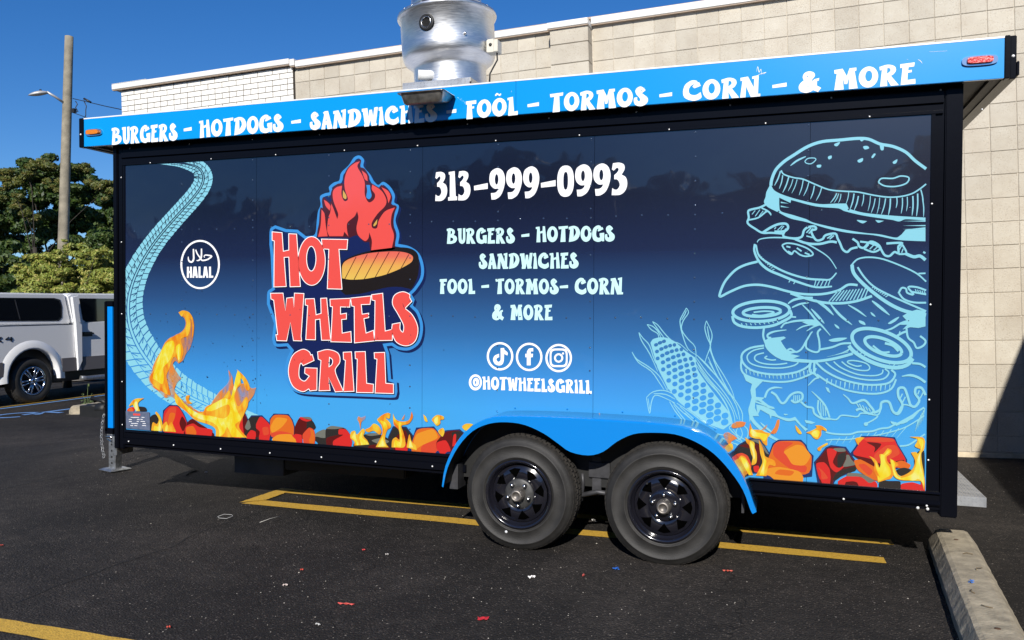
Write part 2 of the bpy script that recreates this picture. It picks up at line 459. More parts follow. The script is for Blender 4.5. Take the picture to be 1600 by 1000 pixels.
# corner posts, top and bottom trim
def channel(name, prof, x0, x1, dz=lambda x: 0):
    mb = MB(); n = len(prof)
    for x in (x0, x1):
        for y, z in prof: mb.v.append((x, y, z + dz(x)))
    for i in range(n):
        j = (i + 1) % n
        mb.face([i, j, n + j, n + i])
    tri = tessellate_polygon([[Vector((y, z, 0)) for y, z in prof]])
    for t in tri:
        mb.face([i for i in t]); mb.face([n + i for i in reversed(t)])
    return mb.build(name, BLACK, trailer)
channel('top_rail', [(.02, 2.86), (-.004, 2.86), (-.004, 2.80), (-.022, 2.795), (-.022, 2.755), (-.006, 2.748), (-.006, 2.715), (-.012, 2.712), (-.012, 2.695), (.02, 2.695)], XL + .09, 1.945)
channel('bottom_rail', [(.02, .012), (-.012, .012), (-.016, -.006), (-.005, -.016), (-.004, -.052), (-.03, -.056), (-.032, -.100), (-.006, -.106), (-.006, -.129), (.02, -.129)], XL + .105, -.98, dz=lambda x: zb(x) - .003)
channel('bottom_rail', [(.02, .008), (-.022, .006), (-.03, -.004), (-.008, -.014), (-.006, -.045), (-.012, -.05), (-.028, -.064), (-.02, -.077), (-.006, -.082), (-.006, -.10), (.02, -.10)], .895, 1.955, dz=lambda x: zb(x))
MB().box((-3.972, -.006, .50), (-3.952, .02, 2.71)).build('edge_trim', BLACK, trailer)
MB().box((1.884, -.008, .395), (1.905, .02, 2.72)).box((1.905, .006, .395), (1.955, .02, 2.85)).build('edge_trim', BLACK, trailer)
MB().box((XL, -.016, .405), (-4.02, .05, 2.86)).box((-4.02, -.004, .405), (-3.972, .04, 2.86)).build('corner_post', BLACK, trailer, .006)
MB().box((1.955, -.016, .375), (XR, .08, 2.86)).build('corner_post', BLACK, trailer, .006)
BX('front_wall', (XL + .001, .05, .42), (XL + .02, 2.38, 2.86), BLACK, trailer)
BX('rear_wall', (XR - .02, .08, .38), (XR - .001, 2.38, 2.86), BLACK, trailer)
# roof slab with printed fascia
SOF = mat('dusty_white_soffit', (0.42, 0.39, 0.35), 0.6, noise=0.2, nscale=5)
DSOF = mat('dark_soffit_flange', (0.12, 0.10, 0.09), 0.5, noise=0.3, nscale=9)
FX0, FX1, FZ0, FZ1 = -4.272, 2.226, 2.846, 3.067
BX('roof', (FX0, -.08, FZ0 + .03), (FX1, 2.5, FZ1 - .006), SOF, trailer)
MB().box((FX0, -.085, FZ0 + .008), (FX1, -.03, FZ0 + .03)).box((FX1 - .055, -.03, FZ0 + .008), (FX1, 2.45, FZ0 + .03)).box((FX0, -.03, FZ0 + .008), (FX0 + .04, 2.45, FZ0 + .03)).build('soffit_flange', DSOF, trailer)
fas = tl(806, 165, -.1)[0]
for a, b in ((FX0, fas - .001), (fas + .001, FX1)):
    MB().box((a, -.1, FZ0), (b, -.08, FZ1)).build('fascia', V_SKY, trailer, .002)
WEDGE = mat('white_roof_edging', (0.7, 0.72, 0.75), 0.35)
BX('roof_edge', (FX0, -.102, FZ1 - .001), (FX1, 2.5, FZ1 + .008), WEDGE, trailer)
MB().box((FX0 - .05, -.103, FZ0 - .004), (FX0 - .001, -.05, FZ1 + .01)).build('fascia_end_cap', BLACK, trailer, .004)
MB().box((FX1 + .001, -.106, FZ0 - .004), (FX1 + .03, -.05, FZ1 + .012)).box((FX1 + .03, -.09, FZ0 - .004), (FX1 + .062, -.05, FZ1 + .012)).box((FX1 + .062, -.10, FZ0 + .01), (FX1 + .074, -.05, FZ0 + .09)).build('fascia_end_cap', BLACK, trailer, .004)
BX('roof_return', (FX1 - .001, -.05, FZ0), (FX1 + .06, 2.5, FZ1), BLACK, trailer)
BX('roof_return', (FX0 - .05, -.05, FZ0), (FX0, 2.5, FZ1), BLACK, trailer)
# the cable stub and conduit lying on the roof edge
MB().tube([tuple((tl(340, 166, .1)[0], .1, FZ1 + .01)), (tl(352, 160, .1)[0], .1, FZ1 + .05), (tl(366, 160, .12)[0], .12, FZ1 + .045), (tl(372, 166, .1)[0], .1, FZ1 + .02)], .014).build('roof_pipe_stub', GALV, trailer)
MB().box((tl(150, 184, .1)[0], .06, FZ1), (tl(158, 184, .1)[0], .12, FZ1 + .022)).build('roof_clip', BLACKM, trailer)
MB().tube([(tl(1338, 80, .0)[0], .05, FZ1 + .012), (tl(1366, 78, .0)[0], .05, FZ1 + .016)], .006).build('roof_cable', BLACKM, trailer)

# marker lamps
AMB = mat('amber_lens', (0.6, 0.17, 0.005), 0.3, bump=0.5, bscale=90)
REDL = mat('red_lens', (0.5, 0.003, 0.006), 0.3, bump=0.5, bscale=90)
CHR = mat('chrome_bezel', (0.75, 0.75, 0.75), 0.12, 1)
def lamp(px, py, wpx, hpx, lens):
    x, z = tl(px, py, -.1); w = (tl(px + wpx, py, -.1)[0] - x) / 2; h = (z - tl(px, py + hpx, -.1)[1]) / 2
    e = link('marker_lamp', MB().prism([(x + a, z + b) for a, b in ell(0, 0, w, h, 28, .6)], -.112, -.1).mesh('bezel', CHR, .003), trailer)
    MB().prism([(x + a, z + b) for a, b in ell(0, 0, w * .72, h * .62, 24, .45)], -.128, -.1115).build('lens', lens, e, .006)
lamp(147.5, 207, 26, 11, AMB)
lamp(1530.5, 95, 57, 16, REDL)

# ---------------------------------------------------------------- lettering on the fascia
d = Dec(-.1015)
def words(name, lst, mt, Y=-.0015, parent=None, step=1.5e-5):
    for w, p0, p1, h in lst:
        d = Dec(Y, step); d.text(w, p0, p1, h)
        d.build(name, mt, parent or trailer)
words('fascia_lettering', [
    ('BURGERS', (174.5, 226.5), (277.5, 219.5), 26.5), ('-', (287, 215.5), (299.5, 214.5), 27), ('HOTDOGS', (311, 215.5), (443, 205.5), 27), ('-', (455, 204), (470, 203), 28),
    ('SANDWICHES', (484, 203.5), (683, 190), 28), ('-', (697.5, 188.5), (713, 187.5), 29), ('FOOL', (728, 186.5), (809, 179.5), 28.5), ('-', (824, 178.5), (842, 177), 29),
    ('TORMOS', (859, 176), (1012.5, 165), 29.5), ('-', (1030, 163.5), (1050, 162), 30), ('CORN', (1067, 158.5), (1188, 150.5), 31.5), ('-', (1206.5, 149.5), (1229, 147.5), 31),
    ('&', (1248, 146), (1283, 143), 33), ('MORE', (1303, 141), (1430.5, 131), 32.5)], V_WHITE, -.1015)
d = Dec(-.1015)
a = tl(773.5, 152.5, -.1); d.poly_l([[(a[0] + q * .058, a[1] + r * .055 - .006) for q, r in k] for k in glyph('~')]); d.build('tilde_mark', V_WHITE, trailer)
d = Dec(-.1016)
for q in ([(1182, 112), (1184, 104), (1186, 113), (1189, 108), (1190, 117)], [(1184, 117), (1190, 115), (1197, 113), (1192, 116)], [(1417, 93), (1419, 92.6)], [(1434, 93), (1438, 95), (1441, 99)], [(799, 142), (800, 144)], [(1452, 81), (1480, 79.5)]):
    d.rib(q, .8, taper=(.3, .3))
d.build('scuff_marks', V_WHITE, trailer)

# ---------------------------------------------------------------- lettering on the side
words('phone_number', [('313', (680, 314), (735, 312.5), 45), ('-', (740.5, 314.5), (762, 313), 45), ('999', (764.5, 312), (842.5, 309), 48.5), ('-', (845, 311), (868, 309.5), 47), ('0993', (870.5, 308), (980, 304), 49)], V_WHITE)
words('menu_lettering', [('BURGERS', (698, 381), (804.5, 380.5), 24), ('-', (814.5, 379.5), (827, 379), 24), ('HOTDOGS', (837, 378.5), (960.5, 377.5), 24.5),
    ('SANDWICHES', (748, 420.3), (904, 419.5), 24), ('FOOL', (687, 459.3), (742.3, 459.3), 23.5), ('-', (752, 459), (764, 459), 24), ('TORMOS', (774, 459.5), (873, 460), 24), ('-', (874.5, 459.5), (887.5, 459.6), 24), ('CORN', (898, 460), (973.5, 460), 25.5),
    ('&', (769, 500.3), (787.5, 500.5), 25), ('MORE', (797.5, 500), (863.2, 500.5), 24)], V_MINT)
words('handle_lettering', [('@', (732.5, 610), (753, 610), 25), ('HOTWHEELSGRILL', (753.5, 608.5), (924.5, 615.5), 20.5)], V_WHITE)
# the three round icons
def ringd(d, cx, cy, rx, ry, w): d.poly([ell(cx, cy, rx, ry, 40), ell(cx, cy, rx - w, ry - w, 40)])
o = (720, 520); s_ = 7.273
for k, (cx, cy) in enumerate(((446, 267), (777, 274), (1112, 287))):
    d = Dec()
    d.poly([ell(cx, cy, 151, 161, 44), ell(cx, cy, 127, 137, 44)], 0, o, s_)
    if k == 0:
        d.poly([[(452, 175), (492, 172), (497, 192, 1), (532, 226, 1), (530, 258), (492, 240), (488, 320, 1), (470, 360, 1), (430, 372, 1), (385, 352, 1), (367, 305, 1), (385, 260, 1), (435, 238), (436, 278), (415, 285, 1), (405, 305, 1), (425, 330, 1), (447, 318, 1), (453, 300, 1)]], 0, o, s_)
    elif k == 1:
        d.poly([[(752, 238), (752, 215, 1), (775, 180, 1), (823, 174), (823, 212), (800, 212, 1), (794, 225, 1), (794, 238), (821, 238), (817, 278), (794, 278), (794, 370), (750, 370), (750, 278), (733, 278), (733, 238)]], 0, o, s_)
    else:
        d.poly([ell(1112, 284, 102, 106, 40, .45), ell(1112, 284, 82, 84, 40, .45)], 0, o, s_)
        d.poly([ell(1112, 286, 52, 53, 26), ell(1112, 286, 31, 32, 22)], 0, o, s_)
        d.poly([ell(1162, 235, 12, 13, 12)], 0, o, s_)
    d.build('social_icon', V_WHITE, trailer)
# halal roundel
d = Dec(); o = (270, 360); s_ = 10
d.poly([ell(427, 533, 308, 384, 48), ell(427, 533, 280, 356, 48)], 0, o, s_)
for q, w in (([(322, 290), (325, 380), (325, 450), (300, 492), (262, 485), (243, 450), (243, 410)], 26), ([(358, 302), (385, 370), (430, 430), (455, 466), (500, 466), (550, 450), (608, 405), (560, 390), (510, 385), (488, 405), (500, 425)], 22), ([(448, 285), (448, 380), (440, 430), (405, 468), (370, 470)], 24)):
    d.rib(q, w, 0, o, s_, taper=(.8, .4))
def rects(d, L_, o, s_): 
    for c in L_: d.poly([c], 0, o, s_)
rects(d, [[(222, 568), (250, 568), (250, 635), (268, 635), (268, 568), (298, 568), (298, 740), (268, 740), (268, 668), (250, 668), (250, 740), (220, 740)],
    [(325, 566), (368, 566), (392, 740), (360, 740), (357, 706), (337, 706), (334, 740), (306, 740)], [(402, 566), (432, 566), (432, 708), (464, 708), (464, 740), (402, 740)],
    [(490, 566), (530, 566), (556, 740), (524, 740), (521, 706), (501, 706), (498, 740), (470, 740)], [(566, 566), (596, 566), (598, 708), (632, 708), (632, 738), (566, 740)]], o, s_)
d.build('halal_roundel', V_WHITE, trailer)

# ---------------------------------------------------------------- logo
logo = Dec(-.0008, 1e-6)
o1 = (400, 220)
OUT = [(430, 352), (447, 358), (465, 359), (478, 369), (492, 366, 1), (495, 345, 1), (497, 330, 1), (501, 320, 1), (500, 307, 1), (508, 302, 1), (515, 300, 1), (514, 292, 1), (522, 285, 1), (530, 282, 1), (533, 270, 1), (545, 258, 1), (553, 246, 1), (562, 243, 1), (569, 250, 1), (568, 260, 1), (578, 272, 1), (584, 283), (591, 289, 1), (599, 284, 1), (610, 292, 1), (617, 305, 1), (616, 316, 1), (623, 321, 1), (622, 330, 1), (618, 345, 1), (624, 365, 1), (622, 381), (640, 385, 1), (655, 396, 1), (662, 415, 1), (661, 435, 1), (650, 453, 1), (643, 460), (648, 468), (645, 477), (655, 488, 1), (661, 510, 1), (656, 535, 1), (640, 547, 1), (622, 546, 1), (612, 540), (604, 541), (608, 552), (611, 592), (620, 595), (621, 612), (617, 621, 1), (580, 620), (480, 616, 1), (458, 610, 1), (446, 590, 1), (447, 565, 1), (454, 548), (448, 541), (430, 541, 1), (425, 530), (428, 505), (417, 475), (418, 456, 1), (425, 450), (423, 400), (421, 382), (422, 358, 1)]
pl = smooth(OUT, 4)
ctr = (540, 440)
def offs(poly, dd):       # inward offset in px
    n = len(poly); out = []
    ar = sum(poly[i][0] * poly[(i + 1) % n][1] - poly[(i + 1) % n][0] * poly[i][1] for i in range(n))
    sg = 1 if ar > 0 else -1
    for i in range(n):
        a, b, c = poly[i - 1], poly[i], poly[(i + 1) % n]
        l1 = math.hypot(b[0] - a[0], b[1] - a[1]) or 1; l2 = math.hypot(c[0] - b[0], c[1] - b[1]) or 1
        n1 = (-(b[1] - a[1]) / l1, (b[0] - a[0]) / l1); n2 = (-(c[1] - b[1]) / l2, (c[0] - b[0]) / l2)
        k = 1 / max(.45, 1 + n1[0] * n2[0] + n1[1] * n2[1])
        out.append((b[0] + sg * (n1[0] + n2[0]) * k * dd, b[1] + sg * (n1[1] + n2[1]) * k * dd))
    return out
dd_ = Dec(-.0007, 1e-6); dd_.poly([[(x + 3.4, y + 3.6) for x, y in pl]]); dd_.build('logo_drop_shade', vinyl('logo_shade_ink', (28, 44, 100), .5), trailer)
emblem = Dec(-.0009, 1e-6); emblem.poly([pl]); emb = emblem.build('logo_emblem', V_LBLUE, trailer)
q = Dec(-.00115, 1e-6); q.poly([offs(pl, 4.6)]); q.build('logo_ground', V_NAVY, emb)
def L5(name, cs, m_, Y, org, sc): 
    d = Dec(Y, 1e-6)
    for c in cs: d.poly([c] if not isinstance(c[0], list) else c, 0, org, sc)
    d.build(name, m_, emb)
# grill ring and burger patty (crop 530,340 x6.25)
L5('grill_bowl', [[(20, 600), (20, 470, 1), (60, 410, 1), (200, 350, 1), (400, 305, 1), (560, 290, 1), (690, 300, 1), (760, 345, 1), (780, 430, 1), (770, 560, 1), (735, 650, 1), (705, 700), (600, 678, 1), (480, 680, 1), (350, 710, 1), (200, 745, 1), (60, 755), (20, 720)]], V_BLACK, -.0013, (530, 340), 6.25)
pat = bpy.data.materials.new('printed_patty_ink'); pat.use_nodes = True
N, L = pat.node_tree.nodes, pat.node_tree.links
tc = N.new('ShaderNodeTexCoord'); sp = N.new('ShaderNodeSeparateXYZ'); L.new(tc.outputs['Object'], sp.inputs[0])
mr = N.new('ShaderNodeMapRange'); mr.inputs['From Min'].default_value = tl(590, 435)[1]; mr.inputs['From Max'].default_value = tl(590, 396)[1]
L.new(sp.outputs['Z'], mr.inputs['Value'])
rp = ramp(N, [(0, A(.55, srgb(255, 212, 100))), (.5, A(.55, srgb(255, 190, 95))), (.85, A(.55, srgb(255, 130, 100))), (1, A(.55, srgb(255, 120, 100)))])
L.new(mr.outputs[0], rp.inputs[0]); L.new(rp.outputs[0], N['Principled BSDF'].inputs['Base Color']); N['Principled BSDF'].inputs['Roughness'].default_value = .25
L5('grill_grate', [[(30, 590), (28, 480, 1), (60, 425, 1), (160, 380, 1), (280, 350, 1), (400, 336, 1), (540, 330, 1), (650, 342, 1), (715, 375, 1), (712, 425, 1), (660, 465, 1), (560, 515, 1), (440, 560, 1), (330, 585, 1), (220, 602, 1), (100, 605, 1), (30, 592)]], pat, -.0015, (530, 340), 6.25)
d = Dec(-.0016, 1e-6)
for a, b in (((165, 385), (55, 600)), ((275, 358), (145, 605)), ((385, 340), (245, 600)), ((488, 335), (352, 582)), ((588, 337), (470, 552)), ((680, 360), (598, 505))):
    d.rib([a, b], 7, 0, (530, 340), 6.25, curve=False)
d.build('grate_bars', V_MAROON, emb)
# flame (crop 400,220 x5)
L5('flame_outline', [[(475, 752), (480, 700, 1), (492, 640, 1), (497, 560, 1), (505, 520, 1), (520, 525, 1), (515, 470, 1), (528, 440, 1), (575, 480), (590, 470), (583, 420, 1), (600, 370, 1), (640, 335, 1), (690, 335), (685, 280, 1), (710, 220, 1), (760, 170, 1), (810, 145, 1), (822, 155, 1), (812, 205), (850, 220, 1), (885, 280, 1), (880, 325), (900, 330, 1), (960, 365), (985, 345, 1), (1040, 395, 1), (1065, 440, 1), (1055, 500), (1090, 505, 1), (1100, 520, 1), (1085, 560, 1), (1075, 640, 1), (1090, 740, 1), (1085, 845), (1060, 855), (895, 870), (885, 790), (845, 790, 1), (790, 740, 1), (725, 760), (720, 755)]], V_MAROON, -.0013, (400, 220), 5)
L5('logo_flame', [[(485, 750), (505, 660, 1), (512, 535), (535, 570, 1), (545, 660, 1), (560, 745), (505, 748)],
    [(572, 745), (556, 700, 1), (565, 600, 1), (580, 560, 1), (588, 490), (605, 530, 1), (635, 612), (642, 570, 1), (605, 470, 1), (600, 400, 1), (625, 365, 1), (672, 350), (668, 420, 1), (690, 470, 1), (718, 455, 1), (695, 380, 1), (692, 300, 1), (720, 220, 1), (770, 175, 1), (812, 160), (792, 200, 1), (830, 270, 1), (850, 330, 1), (850, 420, 1), (880, 480, 1), (920, 460, 1), (930, 420, 1), (905, 380, 1), (908, 342), (980, 390, 1), (1018, 460, 1), (1008, 510, 1), (950, 570, 1), (905, 640, 1), (910, 680, 1), (945, 680, 1), (960, 620, 1), (1010, 550, 1), (1085, 520), (1060, 580, 1), (1055, 660, 1), (1078, 740, 1), (1062, 835), (900, 855), (905, 780, 1), (885, 715), (878, 760, 1), (850, 782, 1), (800, 740, 1), (785, 680, 1), (800, 600, 1), (790, 550), (770, 590, 1), (715, 640, 1), (712, 700, 1), (722, 748), (690, 710), (680, 745)],
    [(530, 460), (560, 480, 1), (582, 510, 1), (575, 545), (545, 510, 1)], [(825, 230), (865, 265, 1), (872, 315), (850, 300, 1)], [(980, 362), (1030, 390, 1), (1052, 435, 1), (1035, 488), (1020, 430, 1)]], V_RED, -.0015, (400, 220), 5)
AMI = vinyl('logo_amber_ink', (240, 190, 90), .55)
L5('flame_glint', [[(680, 385), (706, 430, 1), (702, 455, 1), (680, 440, 1)]], AMI, -.0017, (400, 220), 5)
L5('flame_glint', [[(948, 612), (942, 650, 1), (922, 668, 1), (918, 655, 1)]], AMI, -.0017, (400, 220), 5)
L5('flame_gap', [[(862, 345), (890, 345), (893, 380, 1), (903, 430, 1), (885, 455, 1), (862, 440, 1), (868, 390, 1)]], V_LBLUE, -.0017, (400, 220), 5)
# logo letters: crop (410,340)x7.14 and crop (400,420)x4.547
LA = [((410, 340), 7.14, [
  [[(112, 162), (216, 172), (230, 380), (298, 365), (297, 183), (378, 187), (420, 765), (312, 768), (298, 437), (238, 440), (262, 765), (132, 770), (136, 258), (112, 250)]],
  [ell(550, 484, 148, 268, 44), ell(545, 458, 56, 142, 32)],
  [[(662, 243), (948, 248), (940, 352), (850, 350), (884, 795), (728, 790), (745, 350), (675, 345)]]]),
 ((400, 420), 4.547, [
  [[(106, 176), (190, 175), (208, 300), (220, 210), (262, 205), (270, 280), (275, 175), (338, 178), (318, 480), (322, 510), (268, 508), (244, 380), (216, 510), (150, 508), (144, 470), (156, 470), (128, 222), (108, 212)]],
  [[(352, 216), (412, 214), (425, 330), (465, 318), (462, 212), (500, 210), (528, 505), (468, 505), (456, 355), (420, 360), (420, 502), (356, 500), (370, 260), (352, 255)]],
  [[(528, 218), (668, 212), (664, 270), (598, 268), (598, 325), (640, 318), (640, 355), (606, 358), (610, 460), (672, 448), (676, 520), (534, 516), (546, 268), (530, 265)]],
  [[(674, 210), (814, 195), (808, 250), (745, 252), (752, 325), (798, 318), (798, 345), (764, 352), (780, 460), (832, 440), (840, 510), (702, 524), (700, 266), (682, 262)]],
  [[(824, 186), (898, 176), (916, 445), (968, 432), (966, 506), (844, 508), (848, 225), (826, 220)]],
  [[(1104, 232), (1056, 280), (1048, 262), (1042, 240, 1), (1050, 275, 1), (1110, 330, 1), (1148, 420, 1), (1130, 510, 1), (1070, 545, 1), (1000, 520, 1), (968, 450, 1), (970, 395), (1022, 385), (1022, 430, 1), (1045, 452, 1), (1050, 400, 1), (1010, 320, 1), (972, 250, 1), (985, 190, 1), (1040, 165, 1), (1088, 182, 1), (1090, 205)]],
  [[(410, 650), (335, 685), (322, 665), (345, 640, 1), (310, 680, 1), (305, 770, 1), (345, 800, 1), (382, 762), (348, 740), (350, 705), (432, 708), (430, 860), (385, 865), (375, 850), (330, 870, 1), (262, 830, 1), (232, 730, 1), (260, 620, 1), (330, 574, 1), (375, 590, 1), (388, 616), (398, 612)]],
  [[(440, 592), (510, 576, 1), (580, 600, 1), (594, 660, 1), (560, 725, 1), (618, 868), (565, 872), (515, 770), (524, 862), (450, 864), (464, 650), (444, 640)], [(520, 625), (545, 645, 1), (542, 680, 1), (516, 700)]],
  [[(622, 595), (676, 592), (694, 868), (624, 870), (638, 650), (624, 642)]],
  [[(706, 592), (774, 590), (784, 815), (832, 822), (830, 878), (716, 876), (722, 640), (708, 636)]],
  [[(842, 598), (912, 596), (920, 815), (974, 820), (974, 884), (848, 880), (862, 640), (844, 636)]]])]
for org, sc, gl in LA:
    for g in gl:
        g2 = [smooth(c) for c in g]
        wd = 1.05 * sc
        dK = Dec(-.00185, 1e-6)
        rim_ = [offs(g2[0], -wd)] + [offs(c, -wd) if False else offs(c, wd) for c in g2[1:]]
        dK.poly([[(x, y) for x, y in c] for c in rim_], 0, org, sc)
        dS = Dec(-.0017, 1e-6); dS.poly([[(x + 1.2 * sc, y + 1.5 * sc) for x, y in c] for c in rim_], 0, org, sc)
        dS.build('letter_shade', V_BLACK, emb)
        lo = dK.build('logo_letter', V_WHITE, emb)
        dR = Dec(-.002, 1e-6); dR.poly(g2, 0, org, sc)
        dR.build('letter_face', V_RED, emb)
# ================================================================ tyre track print
d = Dec(-.0008, 4e-6)
CL = [(246, 254.5, 1.5), (262, 254.5, 3.5), (280, 254.5, 6.5), (297, 257.5, 9.5), (311, 263, 12.5), (318, 276, 14.5), (314, 292, 14.5), (301, 310, 14.5), (284, 329, 14.5), (266, 349, 15), (249, 369, 15.5), (233, 391, 16.5), (219, 415, 18), (208, 440, 20), (201, 468, 22.5), (201, 498, 25), (207, 522, 27), (218, 545, 28), (234, 568, 28), (256, 592, 27), (286, 614, 25), (322, 632, 22), (360, 648, 18), (405, 662, 12)]
def cr(P, sub):
    Q = []
    for i in range(len(P) - 1):
        a = P[max(i - 1, 0)]; b = P[i]; c = P[i + 1]; e = P[min(i + 2, len(P) - 1)]
        for j in range(sub):
            u = j / sub
            Q.append(tuple(0.5 * (2 * b[k] + (c[k] - a[k]) * u + (2 * a[k] - 5 * b[k] + 4 * c[k] - e[k]) * u * u + (3 * b[k] - a[k] - 3 * c[k] + e[k]) * u ** 3) for k in range(len(b))))
    Q.append(P[-1]); return Q
C2 = cr(CL, 8)
def tk(i, s):          # point at fraction s (-1..1) across the band
    i = min(max(i, 0), len(C2) - 1.001); j = int(i); f = i - j
    a, b = C2[j], C2[j + 1]
    x, y, w = [a[k] + (b[k] - a[k]) * f for k in range(3)]
    dx, dy = b[0] - a[0], b[1] - a[1]; l = math.hypot(dx, dy) or 1
    return (x - dy / l * w * s, y + dx / l * w * s)
rnd = random.Random(3)
base = len(d.mb.v); n = 0; Yk = d._next()
for i in range(len(C2) * 2 - 2):
    for s in (-1, 1):
        e = s * (1 - .05 * rnd.random())
        X, Z = tl(*tk(i / 2, e), -.0008)
        d.mb.v.append((max(X, -3.951), Yk, max(Z, .57)))
    n += 1
for i in range(n - 1): d.mb.face([base + 2 * i, base + 2 * i + 2, base + 2 * i + 3, base + 2 * i + 1])
tr = d.build('tyre_track_print', V_LINE, trailer)
g = Dec(-.00095, 4e-6)
def grib(pts, w, **k):
    g.rib(pts, w, **k)
for s in (-.09, .09):
    grib([tk(i, s) for i in range(8, len(C2) - 4, 2)], 1.5, curve=False)
for s in (-.52, .52):
    grib([tk(i, s) for i in range(10, len(C2) - 4, 2)], .9, curve=False)
# tread blocks: slanted cuts whose spacing follows the arc length
acc = 0; nxt = 4
for i in range(6, len(C2) - 6):
    l = math.hypot(C2[i + 1][0] - C2[i][0], C2[i + 1][1] - C2[i][1]); acc += l
    w = C2[i][2]
    if acc > nxt:
        nxt = acc + 2.0 + w * .30
        st = w * .9 / max(l, .2)
        k_ = w * .055
        for s in (-1, 1):
            grib([tk(i, .1 * s), tk(i - st * .32, .52 * s)], k_, curve=False)
            grib([tk(i + st * .12, .52 * s), tk(i - st * .12, 1.02 * s)], k_, curve=False)
            grib([tk(i - st * .32, .52 * s), tk(i + st * .05, .3 * s)], k_ * .8, curve=False)
for k in range(26):
    i = rnd.uniform(10, len(C2) - 8); s = rnd.uniform(-.9, .9); x, y = tk(i, s)
    g.poly([[(x + rnd.uniform(-2, 2), y + rnd.uniform(-2, 2)) for _ in range(3)]])
for v in g.mb.v[:]: pass
g.mb.v = [(max(v[0], -3.951), v[1], v[2]) for v in g.mb.v]
g.build('tread_grooves', V_PANEL, tr)

# ================================================================ burger and corn line drawings
b = Dec(-.0011, 1.1e-5)
o = (1100, 180); s4 = 4
def R4(pts, w=10, t=(1, 1), **k): b.rib(pts, w, 0, o, s4, taper=t, **k)
def P4(c): b.poly(c if isinstance(c[0], list) else [c], 0, o, s4)
R4([(418, 440), (424, 400), (450, 340), (500, 290), (560, 250), (650, 195), (740, 165), (850, 155), (960, 145), (1030, 150), (1100, 180), (1180, 195), (1260, 230), (1320, 285), (1388, 335)], 19)
R4([(540, 316), (580, 285), (636, 258)], 11, (.3, .5))
R4([(630, 288), (650, 270), (690, 268), (698, 280), (670, 303), (640, 300), (630, 288)], 6)
for c in ([(775, 260), (796, 252), (797, 268), (780, 276)], [(706, 312), (732, 310), (728, 326), (708, 326)], [(960, 282), (992, 268), (990, 288), (968, 296)], [(1046, 262), (1062, 240), (1073, 244), (1055, 268)], [(995, 196), (1020, 192), (1032, 206), (1005, 214)], [(1180, 292), (1208, 276), (1202, 298), (1186, 304)], [(815, 180), (850, 168), (835, 192), (818, 192)], [(1100, 190), (1122, 192), (1122, 216), (1106, 218)], [(975, 152), (1000, 152), (985, 164)]):
    P4([(x, y, 1) for x, y in c])
R4([(1090, 420), (1110, 395), (1180, 395), (1230, 380), (1280, 390), (1265, 425), (1200, 445), (1130, 442), (1090, 420)], 9)
R4([(482, 345), (500, 370), (560, 390), (620, 400), (690, 430), (780, 465), (870, 475), (960, 480), (1060, 500), (1150, 512), (1230, 508), (1300, 490), (1350, 460), (1388, 430)], 9)
P4([(416, 430), (440, 470, 1), (500, 500, 1), (600, 530, 1), (720, 555, 1), (830, 552), (890, 552), (905, 585), (1000, 610, 1), (1180, 628, 1), (1384, 640), (1384, 658), (1260, 650, 1), (1220, 664, 1), (1180, 655), (1000, 628, 1), (880, 600, 1), (840, 582, 1), (700, 570, 1), (545, 530), (540, 548), (470, 515), (470, 560), (480, 600, 1), (560, 625, 1), (640, 650), (680, 670, 1), (760, 690, 1), (860, 712, 1), (1000, 735, 1), (1100, 745, 1), (1200, 765, 1), (1235, 745), (1260, 715), (1384, 700), (1384, 788), (1300, 785, 1), (1200, 778, 1), (1060, 750, 1), (900, 735, 1), (760, 705, 1), (640, 668, 1), (540, 645, 1), (460, 605, 1), (400, 575, 1), (375, 545, 1), (385, 510, 1), (390, 480, 1)])
P4([(480, 540), (530, 552), (480, 549)]); P4([(480, 565), (535, 578), (480, 574)])
P4([(955, 655, 1), (1020, 662), (990, 676, 1)]); P4([(1070, 655), (1125, 660), (1090, 672, 1)])
for (x0, y0, x1, y1, w) in ((478, 350, 440, 440, 8), (492, 375, 470, 460, 7), (530, 385, 492, 484, 8), (556, 400, 525, 475, 5), (582, 402, 548, 488, 5), (620, 405, 594, 500, 6), (655, 420, 622, 505, 6), (690, 440, 665, 525, 7), (735, 455, 700, 535, 6), (830, 488, 790, 548, 7), (842, 490, 812, 548, 5), (856, 492, 840, 548, 5), (905, 480, 885, 560, 5), (938, 490, 912, 590, 8), (965, 505, 938, 595, 8), (998, 495, 985, 570, 6), (1040, 505, 1024, 600, 5), (1070, 520, 1044, 612, 6), (1098, 515, 1080, 618, 5), (1135, 520, 1108, 622, 7), (1165, 520, 1152, 625, 9), (1205, 515, 1200, 580, 7), (1240, 515, 1232, 615, 7), (1270, 510, 1265, 600, 6), (1305, 505, 1300, 628, 9), (1335, 490, 1328, 632, 9), (1355, 465, 1370, 560, 8), (1366, 520, 1372, 636, 7)):
    R4([(x0, y0), ((x0 + x1) / 2 + 4, (y0 + y1) / 2), (x1, y1)], w, (1, .3))
for y in (662, 690, 712): P4([(1240, y), (1384, y - 4), (1384, y + 4)])
